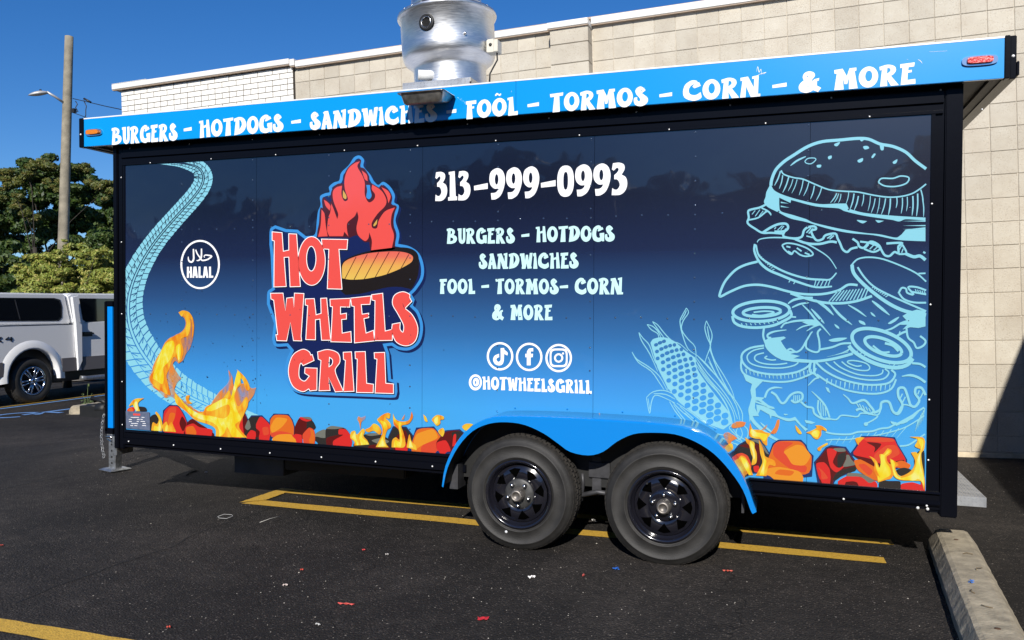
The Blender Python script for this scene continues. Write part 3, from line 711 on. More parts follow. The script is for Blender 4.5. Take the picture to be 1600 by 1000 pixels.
# lettuce under the bun
R4([(384, 560), (345, 578), (300, 588), (276, 600), (280, 640), (273, 675), (320, 710), (365, 735), (420, 735), (490, 740)], 13)
R4([(276, 655), (340, 640), (395, 600), (420, 625), (400, 600), (360, 580)], 10)
for q in ((300, 620, 320, 595), (320, 632, 350, 590), (345, 630, 370, 598), (365, 620, 388, 598)): R4([(q[0], q[1]), (q[2], q[3])], 5)
R4([(365, 735), (420, 700), (470, 680), (515, 680), (525, 705), (500, 725), (440, 728)], 15)
for q in ((440, 712, 450, 700), (460, 718, 490, 690), (480, 716, 500, 692)): R4([(q[0], q[1]), (q[2], q[3])], 6)
R4([(515, 710), (495, 755), (560, 770), (610, 760), (625, 720), (650, 700), (690, 695), (700, 712), (670, 725), (700, 780), (740, 775), (760, 750), (820, 740), (835, 770), (850, 800), (868, 840), (895, 855), (920, 835), (960, 825)], 14)
for q in ((640, 735, 668, 705), (655, 740, 680, 708), (640, 755, 680, 765), (770, 770, 800, 750), (785, 775, 812, 752)): R4([(q[0], q[1]), (q[2], q[3])], 8)
R4([(570, 775), (640, 800), (720, 805), (790, 790), (830, 795)], 15)
R4([(928, 772), (960, 795), (970, 820), (1000, 828), (1040, 790), (1090, 810), (1110, 845), (1130, 875), (1160, 880), (1190, 855), (1215, 862), (1215, 820), (1240, 800), (1200, 798), (1140, 802)], 14)
R4([(975, 790), (1040, 800), (1100, 830), (1060, 855), (1000, 835)], 12)
for q in ((1010, 830, 1030, 808), (1035, 838, 1060, 812), (1060, 845, 1085, 822), (1215, 850, 1235, 815), (1235, 860, 1245, 835)): R4([(q[0], q[1]), (q[2], q[3])], 7)
R4([(1215, 868), (1265, 862), (1240, 810)], 12)
R4([(1260, 865), (1310, 885), (1350, 880), (1384, 905)], 20); R4([(1370, 855), (1384, 862)], 12)
# tomato slices
R4([(332, 795), (350, 775), (420, 765), (520, 768), (600, 785), (700, 835), (780, 890), (828, 960)], 9, (.6, .6))
R4([(318, 805), (315, 850), (345, 915), (400, 965), (480, 1000), (580, 1040), (700, 1075), (800, 1070)], 16, (.8, .6))
R4([(325, 810), (345, 880), (420, 935), (520, 985), (640, 1020), (740, 1028), (790, 1025), (828, 985)], 13, (.8, .6))
for k in range(9): R4([(340 + k * 11, 880 + k * 11), (352 + k * 11, 870 + k * 11 + 4)], 5)
for q in ((545, 1020, 530, 1045), (575, 1030, 560, 1055), (700, 1030, 690, 1068), (722, 1035, 705, 1068), (745, 1034, 728, 1070), (770, 1030, 752, 1072), (790, 1024, 775, 1066)): R4([(q[0], q[1]), (q[2], q[3])], 6)
R4([(488, 812), (520, 800), (580, 808), (650, 835), (682, 870), (640, 882), (600, 872), (565, 848), (545, 870), (505, 840), (488, 812)], 10)
for q in ((525, 850, 555, 868), (515, 820, 540, 826), (580, 830, 610, 850), (630, 860, 660, 872)): R4([(q[0], q[1]), (q[2], q[3])], 10)
R4([(335, 915), (260, 935), (200, 965), (150, 1015), (120, 1060), (98, 1120), (105, 1133), (160, 1105), (250, 1068), (340, 1060), (430, 1075), (520, 1100), (620, 1118), (740, 1118), (840, 1095), (900, 1060), (960, 1062)], 15)
R4([(540, 1112), (620, 1140), (740, 1170), (860, 1175), (960, 1160), (1050, 1130)], 16)
for k in range(11): R4([(780 + k * 22, 1165 - k * 1.5), (838 + k * 19, 1098 - k * 1.8)], 7)
o = (1100, 400)
R4([(920, 60), (960, 20), (1030, 8), (1120, 20), (1240, 65), (1330, 110), (1388, 160)], 10)
R4([(925, 55), (935, 105), (980, 160), (1060, 230), (1160, 300), (1260, 345), (1388, 368)], 22)
R4([(960, 70), (1000, 130), (1060, 190), (1150, 240), (1260, 290), (1388, 345)], 12)
for k in range(8): R4([(1050 + k * 12, 200 + k * 8), (1066 + k * 12, 190 + k * 8)], 6)
R4([(1215, 235), (1235, 200), (1262, 205), (1270, 230), (1310, 240), (1275, 195), (1330, 195), (1388, 215)], 12)
R4([(1220, 235), (1250, 270), (1310, 290), (1388, 292)], 12); R4([(1290, 222), (1388, 240)], 12)
for k in range(5): R4([(1320 + k * 14, 208 + k * 3), (1326 + k * 14, 222 + k * 3)], 6)
R4([(1340, 110), (1384, 108)], 10)
# onion rings
def ring4(cx, cy, rx, ry, rot, w):
    P = ell(cx, cy, rx, ry, 26, 1, rot); P.append(P[0]); R4(P, w, sub=2)
ring4(358, 345, 178, 63, -.05, 19); ring4(362, 350, 118, 28, -.05, 18)
R4([(300, 366), (360, 372), (440, 352), (380, 345), (310, 352)], 10)
R4([(178, 375), (190, 415), (240, 440), (330, 448), (430, 435), (500, 405), (545, 375), (538, 340)], 17)
for k in range(11): R4([(205 + k * 28, 418 + 10 * math.sin(k / 3.4) - k * 1.8), (213 + k * 28, 436 + 6 * math.sin(k / 3.4) - k * 2.6)], 6)
R4([(545, 380), (575, 382)], 10)
# meat
R4([(525, 298), (560, 275), (620, 262), (680, 262)], 15, (.5, 1)); R4([(550, 322), (600, 300), (655, 292)], 12, (.6, .4))
R4([(615, 305), (660, 350), (700, 400), (740, 440), (790, 498)], 13, (.5, .3)); R4([(670, 330), (715, 380), (752, 422)], 16, (.3, .2))
R4([(695, 275), (760, 320), (810, 370)], 18, (.6, .2)); R4([(790, 300), (850, 370), (925, 430)], 16, (.4, .2)); R4([(900, 305), (960, 340), (1015, 380)], 12, (.4, .2)); R4([(1050, 280), (1100, 320), (1160, 370)], 18, (.4, .2))
for c in ([(815, 425), (840, 440), (845, 455), (825, 445)], [(968, 402), (1000, 412), (1008, 432), (975, 420)], [(1040, 350), (1060, 362), (1072, 380), (1050, 370)], [(780, 525), (830, 512), (895, 512), (850, 532), (800, 536)], [(1150, 420), (1190, 392), (1220, 380), (1200, 405), (1165, 425)]): P4([(x, y, 1) for x, y in c])
R4([(500, 425), (560, 408), (640, 402), (700, 405)], 13, (.5, 1)); P4([(610, 412), (700, 400), (740, 430), (700, 440), (640, 425)])
R4([(575, 465), (620, 440), (690, 425)], 9, (.3, 1)); R4([(640, 470), (680, 445), (720, 430)], 9, (.3, 1))
R4([(375, 450), (370, 500), (385, 545)], 13); R4([(515, 462), (440, 472), (400, 490), (400, 508), (420, 512)], 13, (.4, 1)); R4([(480, 450), (500, 425), (520, 415)], 10)
P4([(378, 530), (400, 515), (500, 503), (512, 512), (480, 530), (498, 560, 1), (520, 590), (590, 600), (540, 612), (600, 625), (560, 640), (660, 648), (720, 655), (600, 660, 1), (480, 645, 1), (420, 610, 1), (385, 570, 1)])
R4([(510, 600), (540, 580), (575, 600), (610, 580), (640, 530), (670, 480), (680, 475)], 12, (1, .4)); R4([(640, 530), (640, 575), (690, 600), (720, 590), (720, 530), (710, 480), (730, 455)], 12); R4([(720, 585), (800, 570), (860, 548), (920, 545)], 13)
R4([(480, 640), (580, 655), (700, 658), (820, 640), (930, 610)], 17)
for k in range(4): R4([(770 + k * 30, 630 - k * 6), (900 + k * 6, 600 - k * 9)], 5, (.3, 1))
# onion ring right
ring4(1110, 560, 195, 88, .36, 22); ring4(1120, 565, 122, 46, .36, 20)
R4([(905, 560), (940, 600), (1020, 650), (1110, 685), (1200, 698), (1270, 680), (1305, 640)], 24)
for k in range(12): R4([(950 + k * 26, 606 + k * 9), (960 + k * 26, 592 + k * 9)], 7)
R4([(1055, 560), (1110, 600), (1160, 600)], 12); R4([(1130, 545), (1180, 560), (1215, 595)], 16)
# right edge lump
P4([(1240, 375), (1280, 350), (1330, 335), (1384, 345), (1384, 440), (1340, 450), (1290, 445), (1240, 460), (1270, 430), (1225, 430), (1268, 405)])
R4([(1110, 470), (1170, 455), (1230, 420), (1290, 400)], 12, (.4, 1)); R4([(1265, 450), (1275, 510), (1310, 540), (1330, 575), (1370, 560), (1384, 530), (1350, 500)], 13)
R4([(1205, 500), (1240, 480), (1270, 470)], 14); R4([(1210, 515), (1225, 470)], 7)
# lower patties / discs
def disc4(pts, w): R4(pts, w)
R4([(375, 560), (290, 575), (240, 610), (240, 660), (290, 710), (380, 735), (480, 740), (580, 725), (650, 690), (670, 655)], 13)
R4([(375, 575), (310, 590), (270, 625), (290, 670), (370, 695), (480, 700), (560, 685), (590, 665)], 9); R4([(375, 605), (325, 620), (320, 650), (370, 672), (450, 678), (520, 670)], 9)
R4([(395, 625), (380, 638), (420, 650), (450, 648)], 9)
R4([(235, 640), (232, 700), (255, 740), (330, 770), (420, 785), (520, 785), (600, 765), (680, 730), (700, 700)], 12)
for k in range(18): R4([(262 + k * 24, 705 + 30 * math.sin(k / 5.6)), (266 + k * 24, 735 + 34 * math.sin(k / 5.6))], 6 if k % 3 else 10, (1, .5))
R4([(668, 655), (660, 720), (690, 735)], 14); R4([(690, 660), (690, 730), (720, 760)], 14)
R4([(700, 665), (760, 720), (860, 770), (980, 800), (1080, 805), (1160, 790), (1195, 740), (1170, 712)], 13)
R4([(760, 665), (820, 710), (920, 755), (1030, 775), (1120, 768), (1155, 730), (1130, 705)], 10); R4([(810, 660), (860, 700), (960, 740), (1060, 748), (1110, 735), (1118, 710)], 9); R4([(860, 660), (900, 690), (960, 712), (1020, 715), (1035, 695), (1010, 670), (950, 655), (905, 655), (900, 668), (950, 688), (985, 685)], 9)
R4([(705, 740), (780, 790), (880, 835), (1000, 858), (1100, 858), (1170, 830), (1200, 770)], 12)
for k in range(15): R4([(770 + k * 28, 765 + 42 * math.sin(k / 7)), (766 + k * 28, 800 + 44 * math.sin(k / 6.6))], 7 if k % 4 else 11, (1, .5))
R4([(650, 810), (690, 770), (720, 760)], 10, (.3, 1)); P4([(758, 818), (778, 825), (790, 858), (770, 845)])
# lettuce lower
P4([(245, 740), (290, 760), (375, 775), (350, 800), (322, 830), (325, 880), (380, 885), (360, 900), (320, 905), (440, 945), (430, 955), (320, 915), (318, 950), (345, 1000), (300, 1000), (285, 1040), (280, 960), (300, 900), (290, 840), (300, 800), (262, 780)])
R4([(380, 885), (400, 840), (440, 822), (490, 825)], 13, (1, .3)); R4([(420, 850), (450, 870), (480, 915), (505, 915), (540, 870), (580, 852), (612, 860), (612, 895), (570, 915), (545, 900)], 14); R4([(600, 905), (640, 940), (680, 950), (690, 985), (740, 1015), (790, 1018)], 13)
for k in range(4): R4([(562 + k * 12, 870), (560 + k * 12, 905)], 6)
R4([(672, 845), (720, 890), (760, 940), (785, 1010)], 12, (.3, 1)); R4([(715, 900), (712, 960), (740, 1015)], 11)
for k in range(3): R4([(728 + k * 14, 910 + k * 9), (732 + k * 14, 1000)], 6)
R4([(870, 865), (900, 890), (930, 920), (1000, 900), (1040, 940), (1060, 970), (1030, 985), (980, 955), (950, 965)], 15, (.4, 1))
for k in range(5): R4([(950 + k * 20, 915 + k * 9), (968 + k * 18, 945 + k * 7)], 7)
R4([(1060, 980), (1100, 960), (1110, 915), (1155, 912), (1180, 970), (1215, 985), (1240, 930), (1215, 880), (1215, 830), (1250, 825), (1270, 870), (1290, 930), (1320, 940), (1345, 900), (1320, 860), (1325, 825), (1360, 825), (1384, 870)], 16)
for q in ((1240, 860, 1225, 890), (1258, 880, 1240, 915), (1345, 840, 1335, 865), (1370, 850, 1350, 890)): R4([(q[0], q[1]), (q[2], q[3])], 8)
R4([(1235, 752), (1290, 745), (1340, 760), (1384, 790)], 16, (.3, 1)); R4([(1300, 670), (1350, 675), (1384, 695)], 14)
o = (1140, 600); s4 = 6.25
R4([(235, 120), (215, 200), (200, 260), (225, 350), (300, 430), (400, 510), (500, 560)], 34, (1, .6)); R4([(235, 130), (300, 160), (380, 220), (440, 240)], 24, (1, .3)); P4([(260, 200), (340, 215), (440, 262), (480, 310, 1), (580, 335, 1), (640, 320), (665, 350), (700, 395), (765, 440), (740, 460), (640, 355), (560, 362, 1), (450, 320, 1), (410, 310), (402, 345), (388, 300), (300, 250), (275, 300), (265, 250)])
R4([(300, 375), (360, 430), (440, 490)], 20, (.3, .4)); P4([(530, 290, 1), (572, 296, 1), (540, 305, 1)]); P4([(730, 350), (790, 360), (838, 378), (800, 390), (745, 380)])
o = (1290, 600); s4 = 5.882
R4([(0, 440), (60, 455), (150, 462), (230, 460), (300, 440), (420, 435), (500, 410), (580, 400), (640, 370), (740, 345), (820, 270), (905, 215)], 17); P4([(595, 340), (660, 355), (760, 300), (880, 230), (800, 320), (650, 385), (600, 360)])
R4([(0, 515), (80, 508), (180, 510), (280, 500), (420, 480), (560, 450), (700, 410), (800, 360), (905, 290)], 12); R4([(680, 570), (760, 560), (840, 510), (912, 460)], 16)
for k in range(11): R4([(0 + k * 62 + 30, 560 - k * 6), (60 + k * 68, 505 - k * 11)], 8, (.3, 1))
R4([(355, 368), (400, 350), (460, 315), (480, 290)], 14); P4(ell(370, 368, 20, 18, 12)); R4([(0, 310), (40, 320), (100, 325), (140, 290), (200, 290), (290, 300), (320, 270), (380, 270), (470, 285), (500, 250), (510, 180), (560, 160), (590, 180), (620, 250), (660, 262), (700, 200), (740, 190), (800, 210)], 14)
for k in range(6): R4([(820 + k * 14, 440 - k * 20), (850 + k * 12, 330 - k * 22)], 9, (.3, 1))
burger = b.build('burger_drawing', V_LINE, trailer)

c_ = Dec(-.0012, 2e-5); b = c_
o = (980, 470); s4 = 4
# cob: solid pale ink with kernels knocked out in the sheet's own colour
b.poly([[(145, 262), (165, 238, 1), (225, 228, 1), (290, 250, 1), (360, 310, 1), (425, 355), (440, 430, 1), (500, 520, 1), (560, 600, 1), (640, 700), (655, 765), (600, 805), (500, 770), (380, 680), (320, 630), (250, 540), (190, 420)]], 0, o, s4)
for pts in ([(73, 198), (100, 235), (140, 280), (175, 380), (240, 480), (255, 560)], [(73, 198), (90, 250), (140, 330), (190, 440)], [(30, 320), (60, 365), (130, 410), (200, 470), (250, 560)], [(30, 320), (70, 385), (150, 440), (200, 510), (230, 555)],
    [(124, 148), (160, 160), (195, 195), (210, 230)], [(124, 148), (150, 180), (190, 205), (198, 235)], [(158, 130), (190, 150), (230, 200), (280, 250), (330, 270), (380, 315)], [(158, 130), (200, 190), (230, 230)],
    [(370, 45), (345, 90), (330, 130), (345, 210), (380, 300), (435, 340)], [(370, 45), (383, 75), (350, 125), (340, 180), (380, 240), (425, 290), (430, 380)], [(370, 60), (360, 85), (340, 120)],
    [(495, 125), (485, 170), (500, 230), (520, 280), (500, 340), (485, 385)], [(495, 125), (525, 190), (530, 230), (520, 290), (545, 370), (600, 460), (650, 550), (670, 610)], [(500, 160), (510, 220), (522, 270)], [(515, 300), (560, 420), (620, 540), (660, 600)], [(505, 350), (560, 470), (620, 560)], [(510, 380), (580, 500), (640, 590)],
    [(120, 605), (160, 570), (230, 560), (300, 590), (310, 620)], [(120, 605), (140, 705), (150, 640), (175, 590), (240, 610), (300, 640)], [(130, 610), (142, 680)], [(165, 580), (240, 585), (300, 615)],
    [(265, 630), (300, 690), (340, 740), (370, 785)], [(280, 630), (340, 690), (400, 740), (470, 800)], [(310, 640), (400, 700), (480, 760), (560, 800)], [(290, 650), (340, 720), (400, 785), (420, 800)], [(330, 660), (440, 760), (520, 820), (600, 840)], [(360, 700), (460, 790), (560, 830)],
    [(435, 340), (500, 400), (580, 500), (660, 600), (715, 690), (720, 740), (715, 780)], [(430, 370), (480, 460), (560, 560), (620, 650), (650, 740), (650, 790)], [(435, 360), (500, 450), (580, 540), (650, 640), (690, 740)], [(435, 380), (520, 500), (600, 590), (660, 690), (675, 770)], [(440, 345), (520, 430), (600, 520), (680, 650), (705, 750)], [(432, 400), (500, 500), (580, 590), (640, 700), (662, 790)],
    [(650, 780), (640, 800), (700, 860), (720, 885)], [(715, 770), (750, 800), (755, 840), (735, 880)], [(560, 830), (640, 850), (720, 890)], [(700, 780), (720, 830), (700, 870), (680, 820), (700, 780)], [(500, 820), (600, 860), (700, 900), (820, 890)], [(660, 800), (690, 840), (740, 870), (820, 910), (760, 935), (680, 900)]):
    b.rib(pts, 6.4, 0, o, s4, taper=(.7, .6), sub=3)
corn = b.build('corn_drawing', V_LINE, trailer)
k_ = Dec(-.0026, 1e-7)
COB = [(145, 262), (165, 238), (225, 228), (290, 250), (360, 310), (425, 355), (440, 430), (500, 520), (560, 600), (640, 700), (655, 765), (600, 805), (500, 770), (380, 680), (320, 630), (250, 540), (190, 420)]
def inside(P, x, y):
    r_2 = False
    for i in range(len(P)):
        (xa_, ya_), (xb_, yb_) = P[i - 1], P[i]
        if (ya_ > y) != (yb_ > y) and x < (xb_ - xa_) * (y - ya_) / (yb_ - ya_) + xa_: r_2 = not r_2
    return r_2
rows = 0
for j in range(17):
    for i in range(7):
        # grid laid along the cob: a = along, c = across
        t = j / 15.5
        cx0, cy0 = 205 + 345 * t, 262 + 500 * t; wdt = 78 + 75 * min(1, t * 1.6)
        a_ = (i - 3 + (.5 if j % 2 else 0)) / 3
        x = cx0 + a_ * wdt * .95; y = cy0 - a_ * wdt * .42 + (abs(a_) ** 2) * 16
        if abs(a_) > 1.02: continue
        rx, ry = (14.5 + 12 * t) * (1 - .32 * abs(a_)), (10.5 + 8.5 * t)
        if not all(inside(COB, x + u_ * rx * .9, y + w_2 * ry * .9) for u_, w_2 in ((1, 0), (-1, 0), (0, 1), (0, -1))): continue
        if y > 800 or y < 240 or x > 652 - max(0, (700 - y)) * .55 + 10: continue
        k_.poly([ell(x, y, rx, ry, 11, .9, -.35)], 0, o, s4)
k_.build('corn_kernels', V_PANEL, corn)

# ================================================================ glowing coals and flames
K = dict(R=(236, 50, 46), DR=(104, 24, 24), O=(244, 118, 38), LO=(255, 164, 46), G=(128, 130, 120), DG=(52, 48, 46), OR=(240, 84, 52), B=(30, 60, 140))
KM = {k: vinyl('coal_ink_' + n, K[k], .56) for k, n in dict(R='red', DR='dark_red', O='orange', LO='light_orange', G='grey', DG='charcoal', OR='orange_red', B='deep_blue').items()}
KO = list(KM)
SH = vinyl('coal_shade_ink', (36, 60, 120), .5)
def chaikin(c, n=2, r=.16):
    for _ in range(n):
        o2 = []
        for i in range(len(c)):
            a_, b_ = c[i], c[(i + 1) % len(c)]
            o2 += [(a_[0] + (b_[0] - a_[0]) * r, a_[1] + (b_[1] - a_[1]) * r), (b_[0] + (a_[0] - b_[0]) * r, b_[1] + (a_[1] - b_[1]) * r)]
        c = o2; r = .25
    return c
def coal(org, sc, parts, shade=True):
    ol = parts[0][1]
    if shade:
        cx = sum(p[0] for p in ol) / len(ol); cy = sum(p[1] for p in ol) / len(ol)
        h = Dec(-.0044 - rnd.random() * 2e-4, 1e-6); h.poly([[(cx + (p[0] - cx) * 1.07, cy + (p[1] - cy) * 1.07 + (0 if p[1] > cy else -.4 * sc)) for p in ol]], 0, org, sc)
    dd = Dec(-.0048 - coal.n * 6e-5, 1e-5); coal.n += 1
    for k, c in parts: dd.poly([chaikin(c)], KO.index(k), org, sc)
    # nothing of the print may reach below the sheet
    for mb in ([h.mb] if shade else []) + [dd.mb]:
        mb.v = [(min(max(v[0], -3.951), 1.883), v[1], zb(v[0]) - .012 if v[2] < zb(v[0]) + .022 else v[2]) for v in mb.v]
    ob = dd.build('printed_coal', [KM[k] for k in KO], trailer)
    if shade: h.build('coal_shade', SH, ob)
coal.n = 0
a = ((380, 600), 4.444)
coal(*a, [('DG', [(10, 285), (60, 225), (130, 225), (190, 285), (200, 330), (185, 382), (100, 382), (5, 372)]), ('G', [(12, 290), (48, 240), (62, 310), (25, 305)]), ('R', [(80, 300), (112, 228), (132, 228), (194, 290), (186, 382), (105, 380), (118, 330)]), ('DR', [(82, 305), (118, 330), (105, 378), (20, 330)]), ('OR', [(130, 300), (175, 295), (180, 350), (140, 360)])])
coal(*a, [('O', [(188, 245), (215, 212), (312, 215), (337, 250), (353, 300), (350, 375), (190, 372), (185, 300)]), ('LO', [(186, 300), (225, 228), (315, 240), (270, 300), (200, 345)]), ('OR', [(190, 340), (260, 325), (345, 345), (348, 372), (195, 372)])])
coal(*a, [('DR', [(355, 300), (390, 228), (466, 228), (510, 310), (440, 340), (405, 390), (352, 375)]), ('G', [(392, 228), (466, 228), (482, 252), (438, 242)]), ('R', [(388, 232), (402, 228), (440, 246), (480, 252), (440, 262), (405, 250)]), ('DG', [(440, 262), (484, 254), (510, 308), (440, 322)]), ('R', [(355, 345), (410, 352), (400, 388), (355, 378)])], False)
coal(*a, [('LO', [(200, 378), (240, 350), (330, 346), (392, 380), (388, 404), (205, 394)]), ('R', [(330, 350), (408, 362), (412, 404), (380, 402)])], False)
coal(*a, [('G', [(495, 345), (560, 310), (640, 348), (600, 405), (500, 400)]), ('DG', [(498, 362), (560, 378), (640, 352), (600, 412), (498, 402)])], False)
coal(*a, [('DG', [(570, 312), (610, 288), (710, 305), (745, 350), (762, 428), (572, 410)]), ('G', [(568, 312), (610, 288), (708, 303), (640, 314)]), ('R', [(662, 312), (712, 312), (745, 352), (762, 428), (620, 420), (625, 392), (700, 350), (660, 352)]), ('DR', [(575, 372), (660, 352), (700, 352), (625, 392), (618, 420), (575, 412)])], False)
coal(*a, [('OR', [(408, 352), (458, 298), (496, 320), (502, 408), (418, 406)]), ('O', [(462, 310), (492, 326), (498, 404), (452, 400), (472, 350)])], False)
coal(*a, [('DG', [(760, 420), (845, 345), (930, 338), (1030, 390), (1030, 450), (770, 440)]), ('G', [(842, 350), (928, 338), (960, 352), (880, 362)]), ('G', [(880, 392), (960, 372), (1022, 400), (960, 426)]), ('DR', [(900, 420), (1000, 420), (1030, 450), (830, 438)])], False)
coal(*a, [('DG', [(1010, 372), (1042, 300), (1130, 302), (1182, 370), (1150, 455), (1020, 448)]), ('DR', [(1050, 372), (1130, 308), (1165, 455), (1030, 448)]), ('R', [(1060, 400), (1120, 380), (1150, 455), (1050, 450)])])
coal(*a, [('O', [(1170, 410), (1206, 310), (1322, 302), (1367, 360), (1392, 400), (1362, 470), (1165, 460)]), ('LO', [(1200, 345), (1322, 306), (1360, 375), (1250, 420), (1190, 460), (1180, 410)]), ('OR', [(1240, 425), (1360, 380), (1385, 402), (1360, 468), (1230, 464)])])
coal(*a, [('DR', [(1338, 402), (1405, 328), (1500, 320), (1535, 350), (1500, 472), (1345, 468)]), ('R', [(1340, 405), (1410, 385), (1450, 472), (1345, 468)]), ('DG', [(1440, 335), (1505, 325), (1530, 345), (1470, 400)]), ('R', [(1460, 350), (1480, 345), (1476, 420), (1450, 440)])])
a = ((190, 540), 6.25)
coal(*a, [('R', [(45, 640), (75, 602), (130, 598), (125, 645)]), ('O', [(60, 620), (100, 604), (118, 640), (70, 643)])], False)
coal(*a, [('DG', [(160, 592), (235, 600), (252, 645), (165, 643)])], False)
coal(*a, [('DG', [(276, 690), (332, 665), (372, 715), (360, 840), (280, 832)])], False)
coal(*a, [('DR', [(600, 860), (640, 745), (692, 708), (760, 760), (830, 800), (905, 860), (905, 884), (610, 870)]), ('R', [(615, 860), (625, 785), (700, 755), (760, 800), (890, 815), (880, 882)]), ('O', [(630, 795), (700, 780), (740, 860), (625, 850)])], False)
coal(*a, [('R', [(400, 845), (412, 640), (470, 588), (552, 592), (602, 670), (642, 760), (602, 858)]), ('OR', [(412, 700), (470, 600), (540, 600), (520, 720), (430, 840)]), ('DR', [(590, 680), (640, 762), (600, 850), (560, 760)]), ('O', [(470, 650), (530, 660), (500, 760), (440, 800)])])
coal(*a, [('R', [(1000, 640), (1020, 605), (1100, 600), (1190, 640), (1235, 735), (1190, 890), (1080, 880)]), ('OR', [(1110, 650), (1180, 655), (1200, 720), (1130, 760)]), ('DR', [(1190, 645), (1235, 735), (1195, 880), (1180, 740)])])
coal(*a, [('DG', [(1195, 890), (1245, 700), (1312, 690), (1312, 905)]), ('G', [(1200, 800), (1240, 710), (1265, 800), (1230, 830)]), ('R', [(1205, 900), (1260, 820), (1312, 840), (1312, 905)])], False)
a = ((1140, 600), 6.25)
coal(*a, [('DG', [(30, 680), (95, 600), (200, 540), (285, 545), (345, 620), (390, 690), (380, 860), (120, 860)]), ('G', [(190, 545), (285, 540), (340, 610), (388, 690), (360, 680), (290, 580)]), ('DR', [(70, 600), (240, 575), (300, 600), (300, 790), (250, 800), (240, 640)]), ('R', [(230, 800), (290, 795), (285, 865), (240, 860)])])
coal(*a, [('OR', [(50, 690), (120, 670), (180, 700), (215, 790), (200, 880), (140, 840), (75, 740)])], False)
coal(*a, [('O', [(340, 800), (385, 710), (430, 590), (480, 556), (690, 556), (735, 600), (760, 660), (805, 700), (790, 890), (350, 890)]), ('OR', [(430, 590), (480, 560), (640, 570), (520, 640), (590, 760), (760, 800), (745, 870), (600, 840), (420, 700)]), ('LO', [(520, 660), (650, 590), (720, 600), (800, 700), (735, 800), (610, 790), (560, 700)]), ('LO', [(345, 830), (480, 805), (690, 850), (735, 940), (345, 895)]), ('O', [(480, 830), (640, 850), (600, 900), (430, 880)])])
a = ((1290, 600), 5.882)
coal(*a, [('DR', [(-96, 720), (-60, 680), (5, 595), (50, 575), (180, 590), (290, 745), (240, 800), (100, 860), (60, 900), (-60, 890)]), ('R', [(-96, 725), (-10, 715), (40, 780), (50, 900), (-55, 888)]), ('OR', [(-75, 760), (-20, 800), (30, 870), (-40, 880), (-40, 810)]), ('R', [(5, 595), (60, 590), (110, 620), (60, 720), (110, 775), (190, 745), (100, 820), (40, 770)]), ('DG', [(105, 650), (190, 620), (180, 700), (140, 770), (110, 770)]), ('G', [(60, 590), (175, 588), (190, 620), (110, 625)]), ('G', [(190, 650), (215, 650), (240, 700), (290, 742), (150, 768), (190, 690)]), ('DG', [(60, 880), (110, 800), (290, 750), (280, 800), (180, 820), (90, 890)])])
coal(*a, [('R', [(240, 645), (290, 580), (340, 490), (480, 488), (630, 500), (655, 560), (700, 630), (735, 690), (735, 740), (560, 800), (440, 720)]), ('OR', [(340, 500), (480, 488), (620, 500), (640, 530), (480, 535), (380, 525)]), ('DR', [(360, 530), (530, 545), (440, 640), (460, 580)]), ('DR', [(245, 650), (430, 690), (500, 740), (735, 690), (700, 740), (500, 790), (300, 690)]), ('OR', [(440, 650), (560, 560), (650, 560), (690, 640), (600, 690), (460, 730)])])
coal(*a, [('O', [(255, 700), (320, 690), (430, 750), (520, 800), (480, 900), (380, 850), (290, 790)]), ('OR', [(290, 740), (360, 730), (440, 800), (400, 850)])], False)
coal(*a, [('O', [(640, 720), (700, 700), (785, 740), (770, 780), (650, 770)])], False)
coal(*a, [('DG', [(640, 790), (720, 765), (800, 790), (760, 850), (680, 840)]), ('B', [(560, 890), (690, 890), (690, 930), (560, 915)])], False)
coal(*a, [('R', [(95, 900), (200, 840), (300, 850), (460, 890), (485, 940), (240, 935)]), ('G', [(190, 850), (200, 815), (330, 820), (460, 890), (400, 915), (330, 850)]), ('DR', [(150, 905), (260, 890), (350, 935), (180, 925)])], False)
coal(*a, [('DG', [(485, 940), (500, 880), (600, 895), (690, 890), (690, 955)]), ('R', [(690, 960), (692, 915), (800, 900), (900, 935), (905, 980)])], False)
coal(*a, [('DG', [(810, 690), (850, 615), (912, 600), (912, 900), (830, 850)]), ('R', [(820, 800), (860, 780), (900, 900), (850, 880)])], False)
coal(*a, [('R', [(880, 880), (912, 850), (916, 990), (870, 970)])], False)

def flame_mat(name, stops, alpha, sc=15):
    m = bpy.data.materials.new(name); m.use_nodes = True
    N, L = m.node_tree.nodes, m.node_tree.links
    p = N['Principled BSDF']; p.inputs['Roughness'].default_value = .25; p.inputs['Coat Weight'].default_value = .5
    tc = N.new('ShaderNodeTexCoord'); mp = N.new('ShaderNodeMapping'); mp.inputs['Scale'].default_value = (1.0, 1.0, .42)
    nz = N.new('ShaderNodeTexNoise'); nz.inputs['Scale'].default_value = sc; nz.inputs['Detail'].default_value = 2; nz.inputs['Distortion'].default_value = .8
    L.new(tc.outputs['Object'], mp.inputs[0]); L.new(mp.outputs[0], nz.inputs['Vector'])
    r = ramp(N, stops); L.new(nz.outputs['Fac'], r.inputs[0]); L.new(r.outputs[0], p.inputs['Base Color'])
    p.inputs['Alpha'].default_value = 1
    if alpha < 1:
        mr = N.new('ShaderNodeMapRange'); mr.inputs['From Min'].default_value = .35; mr.inputs['From Max'].default_value = .6
        mr.inputs['To Min'].default_value = alpha * .45; mr.inputs['To Max'].default_value = min(1, alpha * 1.5)
        L.new(nz.outputs['Fac'], mr.inputs[0]); L.new(mr.outputs[0], p.inputs['Alpha'])
    return m
def fl(*c): return A(.58, srgb(*c))
F_WISP = flame_mat('flame_ink_wisp', [(.3, fl(245, 150, 90)), (.5, fl(255, 165, 60)), (.7, fl(250, 130, 70))], .62)
F_ORG = flame_mat('flame_ink_orange', [(.3, fl(245, 125, 30)), (.45, fl(255, 170, 40)), (.62, fl(255, 210, 60))], 1)
